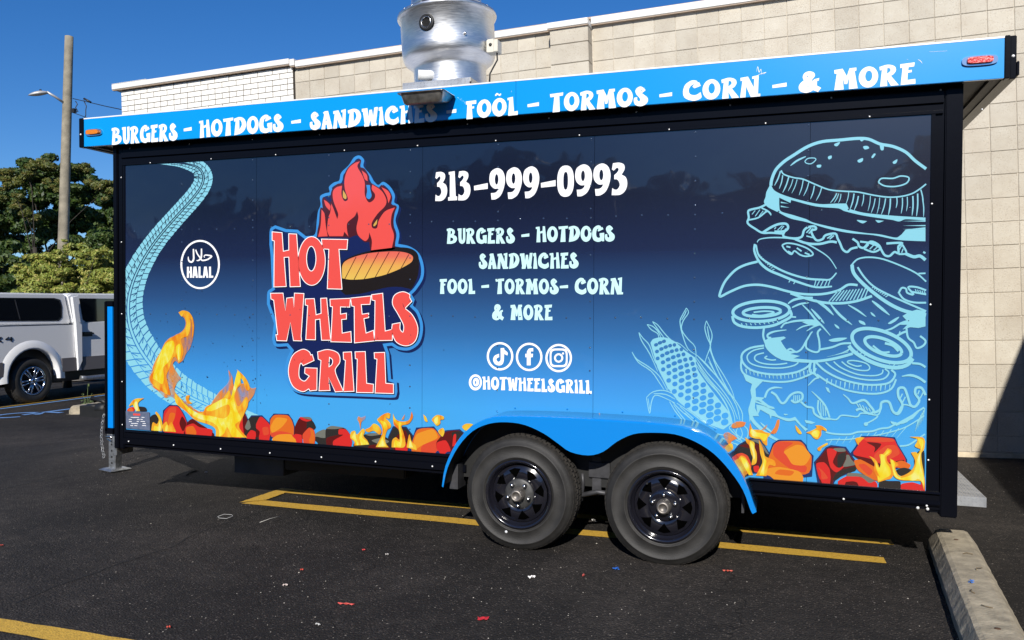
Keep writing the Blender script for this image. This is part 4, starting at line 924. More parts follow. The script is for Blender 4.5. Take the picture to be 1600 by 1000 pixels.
F_YEL = flame_mat('flame_ink_yellow', [(.3, fl(255, 185, 25)), (.42, fl(255, 225, 35)), (.56, fl(255, 245, 90)), (.7, fl(255, 252, 170))], 1)
def flame(org, sc, wisp=[], org_=[], yel=[]):
    lead = org_ or wisp
    cen = lambda c: (sum(q[0] for q in c) / len(c), sum(q[1] for q in c) / len(c))
    own = [[(1 if org_ else 0, c)] for c in lead]
    for i, L_ in ((0, wisp if org_ else []), (2, yel)):
        for c in L_:
            m_ = cen(c); k = min(range(len(lead)), key=lambda j: min((q[0] - m_[0]) ** 2 + (q[1] - m_[1]) ** 2 for q in lead[j]))
            own[k].append((i, c))
    for grp in own:
        dd = Dec(-.0068 - (flame.n % 14) * 1e-4, 1.2e-5); flame.n += 1
        for i, c in sorted(grp, key=lambda g_: g_[0]): dd.poly([[(q[0], q[1], 1) if len(q) < 3 else (q[0], q[1]) for q in c]], i, org, sc)
        dd.mb.v = [(min(max(v[0], -3.951), 1.883), v[1], max(v[2], zb(v[0]) + .001)) for v in dd.mb.v]
        dd.build('printed_flame', [F_WISP, F_ORG, F_YEL], trailer)
flame.n = 0
a = ((150, 470), 4)
flame(*a, [[(515, 72, 0), (545, 60), (585, 75), (612, 130), (610, 210), (590, 290), (560, 335), (545, 370), (515, 392, 0), (495, 375), (480, 400), (500, 440), (532, 487, 0), (505, 515), (490, 560), (520, 600), (560, 640), (600, 670), (600, 700), (560, 690), (520, 640), (470, 600), (430, 605), (390, 565), (345, 530), (328, 480), (350, 425), (372, 370), (402, 320), (438, 250), (490, 215), (538, 190), (560, 150), (552, 110), (530, 90)]],
   [[(402, 322), (438, 255), (500, 214), (545, 190), (566, 140), (548, 85), (580, 95), (590, 150), (575, 215), (530, 240), (545, 300), (540, 350), (518, 385, 0), (490, 350), (470, 380), (455, 430), (440, 470), (455, 540), (462, 590), (400, 560), (350, 520), (335, 480), (360, 430), (378, 370)], [(515, 72, 0), (545, 60), (585, 75), (604, 120), (575, 100), (550, 80), (535, 98)], [(600, 110), (611, 150), (607, 210), (598, 230), (602, 170)]],
   [[(415, 300), (445, 262), (482, 250), (490, 290), (475, 345), (450, 385), (420, 420), (425, 470), (415, 520), (380, 500), (355, 480), (370, 430), (385, 370), (400, 335)], [(500, 290), (525, 270), (530, 330), (515, 370)]])
flame(*a, [[(765, 575), (800, 540), (830, 500), (828, 432, 0), (850, 470), (858, 520), (872, 555), (900, 520), (940, 520), (970, 545), (1000, 543, 0), (985, 590), (950, 640), (930, 700), (900, 740), (700, 720), (560, 660), (520, 610), (560, 630), (640, 690), (700, 680), (720, 640)]],
   [[(880, 428, 0), (905, 450), (940, 490), (962, 545), (940, 560), (918, 500), (900, 480), (905, 520), (880, 550), (868, 600), (890, 660), (940, 600), (950, 650), (920, 720), (895, 790), (945, 855, 0), (748, 850, 0), (745, 800), (700, 772), (620, 745), (560, 690), (500, 640), (495, 580), (530, 620), (580, 680), (660, 700), (690, 660), (760, 630), (800, 600), (830, 560), (850, 600), (870, 540), (900, 500), (892, 460)], [(560, 600), (585, 590), (580, 620), (600, 640), (570, 640)]],
   [[(884, 440), (905, 470), (898, 510), (872, 560), (862, 610), (880, 680), (905, 740), (870, 780), (925, 853, 0), (850, 850, 0), (820, 790), (800, 830), (770, 850, 0), (765, 800), (730, 762), (640, 735), (585, 700), (540, 640), (520, 600), (560, 650), (640, 705), (720, 720), (800, 735), (835, 700), (830, 650), (790, 660), (720, 690), (690, 680), (740, 640), (800, 610), (835, 615), (850, 580)]])
flame(*a, [], [[(345, 810, 0), (355, 760), (380, 770), (392, 740), (370, 700), (378, 692, 0), (400, 720), (415, 770), (410, 815, 0)], [(418, 815, 0), (415, 780), (440, 755), (452, 780), (470, 755), (488, 790), (500, 820, 0)], [(205, 660), (240, 615), (300, 608, 0), (265, 635), (265, 660), (275, 690, 0), (250, 690, 0), (235, 650)]], [[(360, 812, 0), (366, 780), (388, 785), (395, 750), (405, 790), (400, 813, 0)], [(430, 815, 0), (432, 790), (448, 775), (445, 815, 0)], [(232, 650), (255, 630), (262, 685, 0), (250, 688, 0)]])
a = ((380, 600), 4.444)
flame(*a, [[(790, 245, 0), (800, 225), (820, 232), (850, 220, 0), (845, 245), (820, 265), (815, 320, 0), (805, 270)], [(1100, 245), (1125, 205, 0), (1115, 245)]], [[(745, 375), (748, 335), (775, 325), (790, 350), (830, 310), (845, 330), (835, 360), (860, 390), (875, 420, 0), (770, 428, 0), (770, 400)], [(920, 438, 0), (945, 390), (965, 340), (960, 290), (930, 250), (940, 235), (965, 215), (1000, 200), (1022, 205, 0), (1015, 240), (990, 235), (1020, 270), (1025, 300), (1000, 320), (985, 370), (990, 410), (1010, 440, 0)], [(1040, 205, 0), (1060, 245), (1100, 260), (1150, 250), (1170, 190, 0), (1178, 230), (1150, 275), (1100, 290), (1110, 330), (1125, 390), (1115, 440), (1030, 440, 0), (1035, 390), (1060, 370), (1085, 385), (1080, 320), (1045, 280)], [(1250, 210, 0), (1270, 230), (1280, 262), (1260, 255)], [(1310, 245), (1345, 215), (1390, 225), (1392, 245), (1370, 250), (1368, 275), (1345, 290), (1325, 270)], [(1355, 325), (1385, 305), (1398, 330), (1385, 365), (1365, 350)], [(1520, 295), (1550, 275), (1595, 280), (1575, 300), (1560, 325), (1535, 318)], [(1135, 440, 0), (1145, 380), (1155, 350), (1170, 400), (1200, 430), (1205, 460, 0)], [(845, 318), (880, 300), (905, 275), (940, 290), (960, 330), (945, 350), (905, 325), (870, 335)]],
   [[(755, 370), (775, 335), (785, 380), (800, 420), (780, 426, 0), (770, 390)], [(805, 370), (825, 335), (825, 370), (860, 400), (865, 420, 0), (820, 424, 0)], [(935, 436, 0), (955, 390), (975, 340), (972, 290), (950, 255), (985, 265), (1000, 300), (980, 330), (972, 380), (990, 430, 0)], [(1048, 230), (1070, 262), (1100, 270), (1090, 300), (1105, 370), (1095, 435, 0), (1045, 438, 0), (1055, 390), (1090, 400), (1080, 300), (1052, 265)], [(1325, 250), (1350, 225), (1350, 270), (1335, 275)], [(1150, 440, 0), (1158, 390), (1180, 440, 0)]])
a = ((1140, 600), 6.25)
flame(*a, [[(20, 400), (60, 370), (110, 365), (160, 375, 0), (140, 410), (90, 425), (30, 430)], [(440, 420), (465, 350, 0), (488, 350), (480, 420), (450, 480), (400, 480), (420, 450)], [(310, 450), (350, 410), (370, 395, 0), (350, 440)], [(-60, 500), (-20, 470), (40, 500), (75, 530, 0), (20, 560), (0, 600)]],
   [[(190, 500), (200, 380, 0), (225, 440), (260, 445), (310, 450), (350, 470), (400, 485), (370, 530), (365, 600), (330, 580), (300, 540), (240, 530)], [(640, 400, 0), (670, 430), (705, 480), (680, 488), (650, 450)], [(750, 475), (800, 455), (850, 425), (840, 405), (890, 405), (945, 440), (948, 462, 0), (900, 450), (895, 500), (860, 540), (820, 525), (790, 490)], [(-30, 600), (20, 580), (35, 620), (20, 650), (-20, 640)], [(860, 625), (900, 600), (950, 575), (960, 590), (900, 625), (890, 650), (865, 650)], [(150, 520, 0), (190, 545), (240, 570), (245, 620), (265, 680), (260, 770), (215, 790), (225, 720), (210, 680), (190, 600), (165, 570)], [(90, 740), (110, 700), (150, 710), (180, 760), (200, 800), (215, 850), (230, 890, 0), (190, 890, 0), (140, 830)], [(285, 540, 0), (310, 590), (330, 640), (345, 700), (375, 720), (440, 750), (445, 800), (390, 790), (370, 830), (360, 900, 0), (255, 895, 0), (290, 830), (320, 760), (300, 680), (290, 600)]],
   [[(200, 470), (215, 440), (260, 470), (320, 480), (370, 500), (340, 560), (290, 520), (230, 510)], [(200, 560), (235, 600), (240, 640), (250, 700), (235, 740), (225, 660), (200, 610)], [(110, 720), (150, 730), (180, 790), (210, 890, 0), (190, 888, 0), (140, 800)], [(320, 640), (340, 720), (360, 760), (340, 830), (335, 895, 0), (290, 893, 0), (325, 800), (332, 720)], [(800, 480), (850, 450), (880, 470), (860, 520), (820, 510)]])
a = ((1290, 600), 5.882)
flame(*a, [], [[(400, 662, 0), (440, 680), (475, 720), (500, 780), (510, 730), (495, 650), (530, 640), (570, 590, 0), (605, 605), (600, 640), (560, 670), (575, 720), (620, 760), (625, 830), (600, 870), (560, 880), (480, 905, 0), (470, 850), (440, 800), (450, 740), (430, 700)], [(590, 685, 0), (640, 710), (670, 745), (640, 770), (665, 830), (700, 845), (770, 810), (810, 760), (820, 700), (790, 640), (786, 628, 0), (830, 625), (850, 640), (870, 600), (850, 590), (820, 570), (840, 530), (840, 505), (770, 485, 0), (850, 485), (900, 495), (915, 530, 0), (905, 600), (880, 640), (885, 720), (900, 800), (912, 900, 0), (905, 980, 0), (880, 900), (830, 890), (700, 885), (640, 860), (610, 800)], [(275, 500), (320, 488), (360, 492, 0), (310, 540), (300, 560), (280, 530)]],
   [[(505, 740), (510, 650), (540, 650), (580, 605), (595, 625), (545, 665), (555, 720), (590, 770), (600, 830), (540, 870), (490, 890), (480, 840), (500, 860), (470, 790), (460, 720), (490, 770)], [(600, 700), (640, 725), (630, 770), (655, 840), (700, 862), (790, 830), (825, 770), (840, 700), (860, 650), (880, 600), (860, 540), (850, 500), (890, 510), (898, 560), (870, 650), (870, 740), (900, 850), (905, 940, 0), (870, 880), (800, 870), (740, 885), (650, 860), (620, 800)], [(740, 870), (790, 855), (840, 870), (800, 890)]])
flame((905, 630), 4, [], [[(20, 90), (50, 75), (90, 65), (130, 62, 0), (100, 85), (130, 95), (60, 105)]], [])
# rating plate sticker at the front corner
d = Dec(-.0088); d.poly([[(196.5, 642.5), (233.5, 644), (234.5, 672.5), (197, 669)]]); st = d.build('rating_sticker', vinyl('sticker_grey', (120, 132, 160), .5, noise=.2, nscale=30), trailer)
d = Dec(-.0091); d.poly([[(208, 646), (219, 646.5), (219, 649.5), (208, 649)]]); d.build('sticker_logo', V_RED, st)
d = Dec(-.0091)
for k in range(5):
    for j in range(3):
        x = 203 + j * 9 + rnd.uniform(-2, 2); y = 652 + k * 3.2
        d.rib([(x, y), (x + rnd.uniform(3, 7), y + .3)], .8, curve=False)
d.build('sticker_lines', V_WHITE, st)
# dark specks of road grime on the print
d = Dec(-.0046, 1e-6)
for k in range(120):
    x = rnd.uniform(245, 420) if k < 90 else rnd.uniform(200, 700); y = rnd.uniform(440, 640)
    l = rnd.uniform(.6, 1.6)
    d.poly([[(x + rnd.uniform(-l, l), y + rnd.uniform(-l, l) * 1.4) for _ in range(4)]])
sp_ = d.build('grime_specks', mat('grime_speck', (.006, .01, .03), .6), trailer); sp_['kind'] = 'stuff'
# ================================================================ rivets and screws
rv = MB()
def rivet(mb, x, z, y=-.0, r=.0062, h=.004):
    n = len(mb.v)
    for rr, hh in ((r, 0), (r * .8, h * .7), (r * .3, h)):
        for k in range(8):
            t = math.pi * k / 4
            mb.v.append((x + rr * math.cos(t), y - hh, z + rr * math.sin(t)))
    for i in range(2):
        for k in range(8):
            mb.face([n + i * 8 + k, n + i * 8 + (k + 1) % 8, n + i * 8 + 8 + (k + 1) % 8, n + i * 8 + 8 + k], 0, True)
    mb.face([n + 16 + k for k in range(8)], 0, True)
rowA = tl(847, 342)[1]; rowB = tl(884, 496)[1]
cols = [tl(x, y)[0] for x, y in ((284, 353), (395, 352), (514, 350), (641, 347), (778, 344), (923, 340), (1086, 332), (1262, 328))]
cols.insert(0, cols[0] - .62)
for i in range(len(cols) - 1):
    for k in range(4):
        x = cols[i] + (cols[i + 1] - cols[i]) * k / 4
        if x < -3.93: continue
        for z in (rowA, rowB): rivet(rv, x, z + .004 * math.sin(x * 9))
for x in (1.30, 1.45, 1.62, 1.78):
    for z in (rowA, rowB): rivet(rv, x, z)
for x in cols[1:]:
    z = .70
    while z < 2.7:
        if abs(z - rowA) > .05 and abs(z - rowB) > .05 and not (-.95 < x < 1.05 and z < .95): rivet(rv, x, z)
        z += .152
RIVP = mat('painted_rivet', (.035, .06, .11), .14, coat=1)
r1 = rv.build('panel_rivets', RIVP, trailer); r1['kind'] = 'stuff'
rv = MB()
for k in range(11):
    x = -3.9 + k * .583
    rivet(rv, x, 2.83, -.004, .0062, .004)
    rivet(rv, x + .21, 2.702, -.012, .005, .003)
for k in range(14):
    x = -3.9 + k * .445
    if not -.98 < x < 1.02: rivet(rv, x, zb(x) - .075 if x > 1 else zb(x) - .082, -.029 if x > 1 else -.0305, .0066, .005)
for z in (.6, .95, 1.5, 2.08, 2.6): rivet(rv, -3.99, z, -.004, .0055, .003); rivet(rv, 1.893, z + .1, -.008, .0055, .003)
rivet(rv, 1.84, .42, -.02, .009, .005); rivet(rv, 1.893, .395 + .02, -.008, .009, .005)
for z in (FZ0 + .1,): rivet(rv, FX1 + .045, z + .02, -.09, .009, .006); rivet(rv, FX0 - .03, z, -.103, .008, .005)
r2 = rv.build('trim_screws', mat('bright_screw', (.8, .8, .8), .3, .3), trailer); r2['kind'] = 'stuff'

# ================================================================ fender
YF = -.262
BLUEP = mat('glossy_blue_fender', A(.60, srgb(12, 152, 250)), .12, coat=.8)
arch = [(692.5, 761.5), (699.5, 730.5), (716, 698), (738.5, 673.6), (764.5, 662), (792, 659.7), (820, 664), (849, 677), (872, 693), (891, 706), (919, 711.6), (942, 706), (964, 690), (989, 678.5), (1018, 676), (1054, 678.5), (1086, 690), (1115.5, 709), (1141.5, 737), (1161, 766), (1172, 795.5), (1176, 803)]
top = [(690.5, 760), (696, 728), (712, 694), (732, 671), (756, 657.5), (785, 652), (870, 654), (960, 659), (1046, 665.5), (1090, 675), (1122, 696), (1149, 728), (1168, 762), (1178, 790), (1182, 800)]
def c2(P): return [q[:2] for q in cr([tl(x, y, YF) for x, y in P], 3)]
A_ = c2(arch); T_ = c2(top)
poly = T_ + A_[::-1]
fen = MB(); n = 0
for (ya, yb) in ((YF, YF + .006),):
    fen.prism(poly, ya, yb)
# top skin from the front face back to the wall, rolled edge at the front
k = len(T_); base = len(fen.v)
for (dy, dz) in ((.0015, -.001), (.006, .005), (.02, .008), (.26 - .002, .012)):
    for x, z in T_: 
        fen.v.append((x, YF + dy, z + dz))
for r in range(3):
    for i in range(k - 1):
        fen.face([base + r * k + i, base + r * k + i + 1, base + (r + 1) * k + i + 1, base + (r + 1) * k + i], 0, True)
f_o = fen.build('fender', BLUEP, trailer)
sol = f_o.modifiers.new('skin', 'SOLIDIFY'); sol.thickness = .003; sol.offset = -1
inn = MB()
k = len(A_)
for dy in (.007, .25):
    for x, z in A_: inn.v.append((x, YF + dy, z + .015))
for i in range(k - 1): inn.face([i, i + 1, k + i + 1, k + i])
inn.build('wheel_well_liner', BLACKM, trailer)
fr = MB()
for i in range(7):
    x, z = T_[int(len(T_) * (.30 + .065 * i))]
    rivet(fr, x, z + .028, -.002, .006, .004)
ob = fr.build('fender_screws', BLUEP, trailer)

MB().prism([(x, z + .004) for x, z in A_] + [(A_[-1][0], .395), (A_[0][0], .395)], -.010, -.0095).build('wheel_well_back', BLACKM, trailer)
# ================================================================ wheels
GR = mat('grey_hub_plate', (.05, .05, .05), .5, .4, noise=.3, nscale=30)
SIDEW = RUBBER
def wheel(parent, cx, cz, y0, ro, rr, width, hubplate, spin):
    w = empty('wheel', (cx, y0, cz)); w.parent = parent
    MT = Matrix.Rotation(math.radians(90), 4, 'X')           # local z -> -y (towards the camera)
    t = MB()
    prof = [(rr + .004, -.012), (rr + .02, .004), (ro * .64, .007), (ro * .645, .011), (ro * .66, .011), (ro * .665, .008), (ro * .76, .013), (ro * .84, .010), (ro * .85, .015), (ro * .87, .015), (ro * .875, .010), (ro * .93, .002), (ro * .965, -.012), (ro * .99, -.025), (ro, -.045), (ro * 1.004, -width / 2), (ro, -width + .04), (ro * .96, -width + .008), (ro * .8, -width - .006), (rr, -width + .01)]
    t.lathe(prof, 72, 0, MT)
    ty = t.build('tyre', RUBBER, w)
    tb = MB()                                                # shoulder and centre tread blocks
    nb = 64
    for i in range(nb):
        for (ya, yb, off) in ((.012, .052, 0), (.062, .098, .5), (.116, .160, 0), (.172, .22, .5)):
            a0 = (i + off) / nb * 2 * math.pi; a1 = a0 + 2 * math.pi / nb * .74
            ri, rj = (ro * .975, ro * 1.003) if ya < .02 or ya > .165 else (ro * .99, ro * 1.012)
            P = [(ri, a0), (ri, a1), (rj + .004, a1), (rj + .004, a0)]
            n = len(tb.v)
            for yy in (ya, yb):
                for r, a in P:
                    r2 = r - (.012 if (yy < .02 or yy > .20) else 0)
                    tb.v.append((r2 * math.cos(a), yy + .006, r2 * math.sin(a)))
            for q in ((0, 1, 2, 3), (4, 7, 6, 5), (3, 2, 6, 7), (0, 4, 5, 1), (1, 5, 6, 2), (0, 3, 7, 4)): tb.face([n + j for j in q])
    b_ = tb.build('tread', TREADM, w); b_['kind'] = 'stuff'
    # rim barrel
    rm = MB()
    rm.lathe([(rr + .012, .0), (rr + .010, .012), (rr, .012), (rr * .955, .004), (rr * .94, -.02), (rr * .90, -.026), (rr * .88, -.04), (rr * .86, -.045), (rr * .86, -.16), (rr, -.17)], 56, 0, MT)
    rim = rm.build('rim', RIM, w)
    # dished disc with black plates for the shade inside eight three-cornered vents
    def dz_(r): return -.030 + .020 * math.sin(min(1, max(0, (r / rr - .36) / .5)) * math.pi)
    MB().lathe([(rr * q_, dz_(rr * q_)) for q_ in (.3, .36, .42, .48, .54, .60, .66, .72, .78, .84, .866)], 64, 0, MT).build('spoke_disc', RIM, w)
    vm = mat('vent_shade_black', (.001, .001, .001), .95, spec=0)
    for i in range(8):
        a = 2 * math.pi * i / 8 + spin; r0, r1 = rr * .50, rr * .77
        v_ = MB(); P = [(r0, a, 0), (r1, a + .25, .006), (r1 * 1.03, a, .008), (r1, a - .25, .006)]
        n = 0
        Q = []
        for (ra, aa, _), (rb_, ab, _) in zip(P, P[1:] + P[:1]):
            for t in (0, .33, .67): Q.append(((ra * math.cos(aa)) * (1 - t) + rb_ * math.cos(ab) * t, (ra * math.sin(aa)) * (1 - t) + rb_ * math.sin(ab) * t))
        cx_, cy_ = sum(q_[0] for q_ in Q) / 12, sum(q_[1] for q_ in Q) / 12
        def put(x, y, h): v_.v.append((x, -(dz_(math.hypot(x, y)) + h), y))
        put(cx_, cy_, .003)
        for k_ in (.55, 1.0):
            for x, y in Q: put(cx_ + (x - cx_) * k_, cy_ + (y - cy_) * k_, .003)
        for j_ in range(12):
            k2 = (j_ + 1) % 12
            v_.face([0, 1 + j_, 1 + k2]); v_.face([1 + j_, 13 + j_, 13 + k2, 1 + k2])
        v_.build('vent_shade', vm, w, fix=False)
    MB().lathe([(.001, -.07), (rr * .7, -.07), (rr * .7, -.12)], 32, 0, MT).build('brake_drum', BLACKM, w)
    MB().lathe([(rr * .47, -.03), (rr * .46, -.018), (rr * .40, -.016), (rr * .36, -.012), (rr * .2, -.01), (.002, -.01)], 40, 0, MT).build('hub_plate', GR if hubplate else RIM, w)
    MB().lathe([(rr * .21, -.012), (rr * .2, .03), (rr * .17, .05), (rr * .12, .058), (rr * .115, .048), (.002, .046)], 28, 0, MT).build('hub_cap', mat('worn_hub_steel', (.24, .22, .20), .5, .8, noise=.3, nscale=40), w)
    for i in range(5):
        a = 2 * math.pi * (i + .25) / 5 + (0 if not hubplate else .62)
        e = MB(); e.lathe([(.014, -.012), (.0135, .012), (.010, .02), (.001, .022)], 6, 0, Matrix.Translation((rr * .34 * math.cos(a), 0, rr * .34 * math.sin(a))) @ MT)
        e.build('lug_nut', STEEL, w)
    MB().tube([(rr * .8 * math.cos(spin + 2.2), -.01, rr * .8 * math.sin(spin + 2.2)), (rr * .8 * math.cos(spin + 2.2), -.03, rr * .8 * math.sin(spin + 2.2))], .006).build('valve_stem', BLACKM, w)
    return w
wheel(trailer, -.523, .362, -.250, .370, .213, .235, True, .2)
wheel(trailer, .411, .363, -.250, .374, .213, .235, False, .0)
MB().lathe([(.002, 0), (.009, 0), (.009, .003), (.002, .004)], 10, 0, Matrix.Translation((tl(792, 830, -.25)[0], -.263, tl(792, 830, -.25)[1])) @ Matrix.Rotation(math.radians(90), 4, 'X')).build('balance_dot', WEDGE, trailer)

# ================================================================ undercarriage
MB().box((XL + .02, 2.34, .38), (XR - .02, 2.38, .46)).build('far_light_skirt', BLACKM, trailer)  # unseen skirt, added to block light coming under from behind
BX('floor_pan', (XL + .05, .1, .438), (XR - .04, 2.34, .4405), BLACKM, trailer)  # low floor added with the skirt to keep the underside dark
for x in (-.523, .411):
    MB().lathe([(.12, -.1), (.33, -.11), (.362, -.08), (.362, .08), (.33, .11), (.12, .1), (.02, .1)], 32, 0, Matrix.Translation((x, 2.5, .36)) @ Matrix.Rotation(math.radians(90), 4, 'X')).build('far_tyre', RUBBER, trailer)
u = MB()
u.box((XL + .1, .45, .34), (XR - .05, .53, .44)).box((XL + .1, 2.1, .30), (XR - .05, 2.2, .44))
for k in range(13): u.box((XL + .2 + k * .48, .53, .36), (XL + .26 + k * .48, 2.1, .43))
u.build('frame_rails', BLACKM, trailer)
for x in (-.523, .411):
    MB().box((x - .045, -.06, .325), (x + .045, 2.3, .395)).build('axle', BLACKM, trailer)
    sp_ = []
    for i in range(9): t = -1 + i / 4; sp_.append((x + t * .36, .1, .30 + .05 * t * t))
    MB().tube(sp_, .022, 6).build('leaf_spring', BLACKM, trailer)
hg = MB().box((-.09, -.02, .34), (-.03, .06, .60)).box((-.11, -.035, .46), (.03, .0, .56))
hg.build('spring_hanger', GREYM, trailer, .004)
MB().tube([(-.16, -.02, .30), (-.15, -.02, .42), (-.155, -.02, .48)], .012).tube([(-.19, -.04, .33), (-.05, -.04, .37), (.06, -.04, .36)], .016).build('equalizer', GREYM, trailer)
MB().box((-1.06, -.12, .33), (-1.0, .02, .50)).build('wheel_well_bracket', GREYM, trailer)
MB().box((.86, -.12, .33), (.875, .02, .47)).build('wheel_well_bracket', GREYM, trailer)
# folded step box and drain plate
x0 = tl(366, 715, .5)[0]; x1 = tl(443, 720, .5)[0]
BX('folded_step', (x0, .5, tl(400, 741, .5)[1]), (x1, .9, tl(400, 712, .5)[1]), mat('slate_blue_plate', (.035, .045, .065), .4, noise=.4, nscale=6), trailer, .004)
BX('grey_water_tank', (-2.8, .5, .22), (-1.7, 1.6, .40), BLACKM, trailer, .01)
# tread-plate rear bumper
PLATE = bpy.data.materials.new('diamond_tread_plate'); PLATE.use_nodes = True
N, L = PLATE.node_tree.nodes, PLATE.node_tree.links
p = N['Principled BSDF']; p.inputs['Metallic'].default_value = .55; p.inputs['Roughness'].default_value = .4
tc = N.new('ShaderNodeTexCoord'); nz = N.new('ShaderNodeTexNoise'); nz.inputs['Scale'].default_value = 12; L.new(tc.outputs['Object'], nz.inputs['Vector'])
r = ramp(N, [(.3, (.30, .31, .33)), (.7, (.46, .47, .48))]); L.new(nz.outputs['Fac'], r.inputs[0]); L.new(r.outputs[0], p.inputs['Base Color'])
def tread_plate(name, a, b, parent, front=True, top=True, pitch=.022):
    """plate with raised lozenges on its near (y) face and on top"""
    mb = MB().box(a, b)
    (x0, y0, z0), (x1, y1, z1) = a, b
    def loz(c, u, v):
        n = len(mb.v); c = Vector(c); u = Vector(u); v = Vector(v); w_ = u.cross(v).normalized() * .0022
        for q in (c - u, c + v, c + u, c - v): mb.v.append(tuple(q))
        for q in (c - u * .6, c + v * .5, c + u * .6, c - v * .5): mb.v.append(tuple(q + w_))
        mb.face([n + 4, n + 5, n + 6, n + 7])
        for i in range(4): mb.face([n + i, n + (i + 1) % 4, n + 4 + (i + 1) % 4, n + 4 + i])
    def fill(org, U, V, nu, nv):
        for i in range(nu):
            for j in range(nv):
                c = Vector(org) + Vector(U) * (i + .5) + Vector(V) * (j + .5)
                s = 1 if (i + j) % 2 else -1
                uu = (Vector(U).normalized() + s * Vector(V).normalized()).normalized() * pitch * .46
                vv = (Vector(U).normalized() * -s + Vector(V).normalized()).normalized() * pitch * .13
                if uu.cross(vv).dot(Vector(U).cross(Vector(V))) < 0: uu = -uu
                loz(c, uu, vv)
    if front: 
        nu, nv = max(1, round((x1 - x0) / pitch)), max(1, round((z1 - z0) / pitch))
        fill((x0, y0, z0), ((x1 - x0) / nu, 0, 0), (0, 0, (z1 - z0) / nv), nu, nv)
    if top:
        nu, nv = max(1, round((x1 - x0) / pitch)), max(1, round(min(.9, y1 - y0) / pitch))
        fill((x0, y0, z1), ((x1 - x0) / nu, 0, 0), (0, min(.9, y1 - y0) / nv, 0), nu, nv)
    return mb.build(name, PLATE, parent)
q = tl(1541.5, 778, .06); q2 = tl(1541.5, 793, .06)
tread_plate('rear_step_bumper', (XR + .001, .06, q2[1]), (q[0], 2.3, q[1]), trailer, pitch=.02)

# ================================================================ front end: tongue, jack, cabinet
fx = XL
YT = 1.16
cpx, cpz = tl(166, 638, YT)
MB().box((-5.62, YT - .05, cpz - .09), (fx, YT + .05, cpz + .02)).box((-5.0, YT - .05, cpz - .09), (fx, YT - .049, cpz + .02)).build('tongue_beam', BLACKM, trailer)
for s_y in (.45, 1.86):
    MB().prism([(-4.06, s_y - .04), (-5.3, YT - .05), (-5.3, YT + .05), (-4.06, s_y + .04)], cpz - .10, cpz + .0, axis='z').build('tongue_brace', BLACKM, trailer)
j = empty('stabilizer_jack', (0, 0, 0)); j.parent = trailer
xj, jy, zg = -5.07, 1.01, -.044
MB().box((xj - .042, jy - .042, zg + .02), (xj + .042, jy + .042, .40)).build('leg_tube', GALV, j, .004)
MB().box((xj - .052, jy - .052, .30), (xj + .052, jy + .052, .80)).build('outer_tube', GALV, j, .004)
MB().lathe([(.001, .012), (.05, .012), (.11, .008), (.15, -.004), (.15, -.009), (.001, -.006)], 4, 0, Matrix.Translation((xj, jy, zg + .02)) @ Matrix.Rotation(.5, 4, 'Z'), smooth=False).build('foot_plate', GALV, j)
hl = MB()
for k in range(5): hl.lathe([(.010, 0), (.010, .002), (.001, .002)], 10, 0, Matrix.Translation((xj, jy - .043, zg + .08 + k * .06)) @ Matrix.Rotation(math.radians(90), 4, 'X'))
hl.build('pin_holes', BLACKM, j)
MB().tube([(xj - .06, jy - .05, .29), (xj + .01, jy - .075, .30), (xj + .05, jy - .05, .28), (xj + .01, jy - .06, .25), (xj - .05, jy - .05, .27)], .008).build('locking_pin', STEEL, j)
ch = MB(); hx, hz = tl(162, 650, YT - .08)
for k in range(13):
    t = k / 12; x = hx - .03 * math.sin(t * 3.1); z = hz - t * .40
    ch.tube([(x + .012 * math.cos(a), YT - .08 + (.0 if k % 2 else .010 * math.sin(a)), z + .020 * math.sin(a)) for a in [i * math.pi / 4 for i in range(9)]], .0025, 5)
ch.build('safety_chain', GALV, trailer)
c0x, c0z = tl(137, 637, YT)
MB().tube([(cpx + .02, YT, cpz), (c0x + .14, YT, c0z)], .055, 12).tube([(c0x + .14, YT, c0z), (c0x, YT, c0z + .005)], [.05, .035], 12).tube([(c0x + .10, YT, c0z + .07), (c0x + .06, YT, c0z + .10), (c0x + .20, YT, c0z + .075), (cpx, YT, cpz + .05)], .022).build('hitch_coupler', BLACKM, trailer)
# slim blue cabinet at the front corner with its black frame
cx0, cz0 = tl(170.5, 668, -.0); cx1 = tl(179.0, 668, -.0)[0]; cz1 = tl(175, 479, 0)[1]
cab = empty('front_cabinet'); cab.parent = trailer
BX('door_panel', (cx0, -.012, cz0), (cx1 - .004, .3, cz1), mat('cabinet_blue', A(.62, srgb(0, 150, 255)), .3), cab)
MB().box((cx0 - .026, -.02, cz0 - .03), (cx0 - .001, .32, cz1 + .04)).box((cx0 - .026, -.02, cz0 - .05), (cx1, .32, cz0 - .001)).box((cx0 - .02, -.016, cz1 + .001), (cx1, .32, cz1 + .045)).build('frame', BLACK, cab, .003)
zt = tl(172, 402, 0)[1]
MB().tube([(cx0 + .005, .1, cz1), (cx0 + .005, .1, zt), (cx1, .1, zt)], .014, 8).tube([(cx0 + .028, .1, cz1), (cx0 + .028, .1, zt - .05)], .008, 8).build('bracket_rail', BLACK, cab)
MB().box((cx0 + .01, .02, .34), (cx1, .2, cz0 - .05)).build('cabinet_bracket', GALV, trailer, .003)

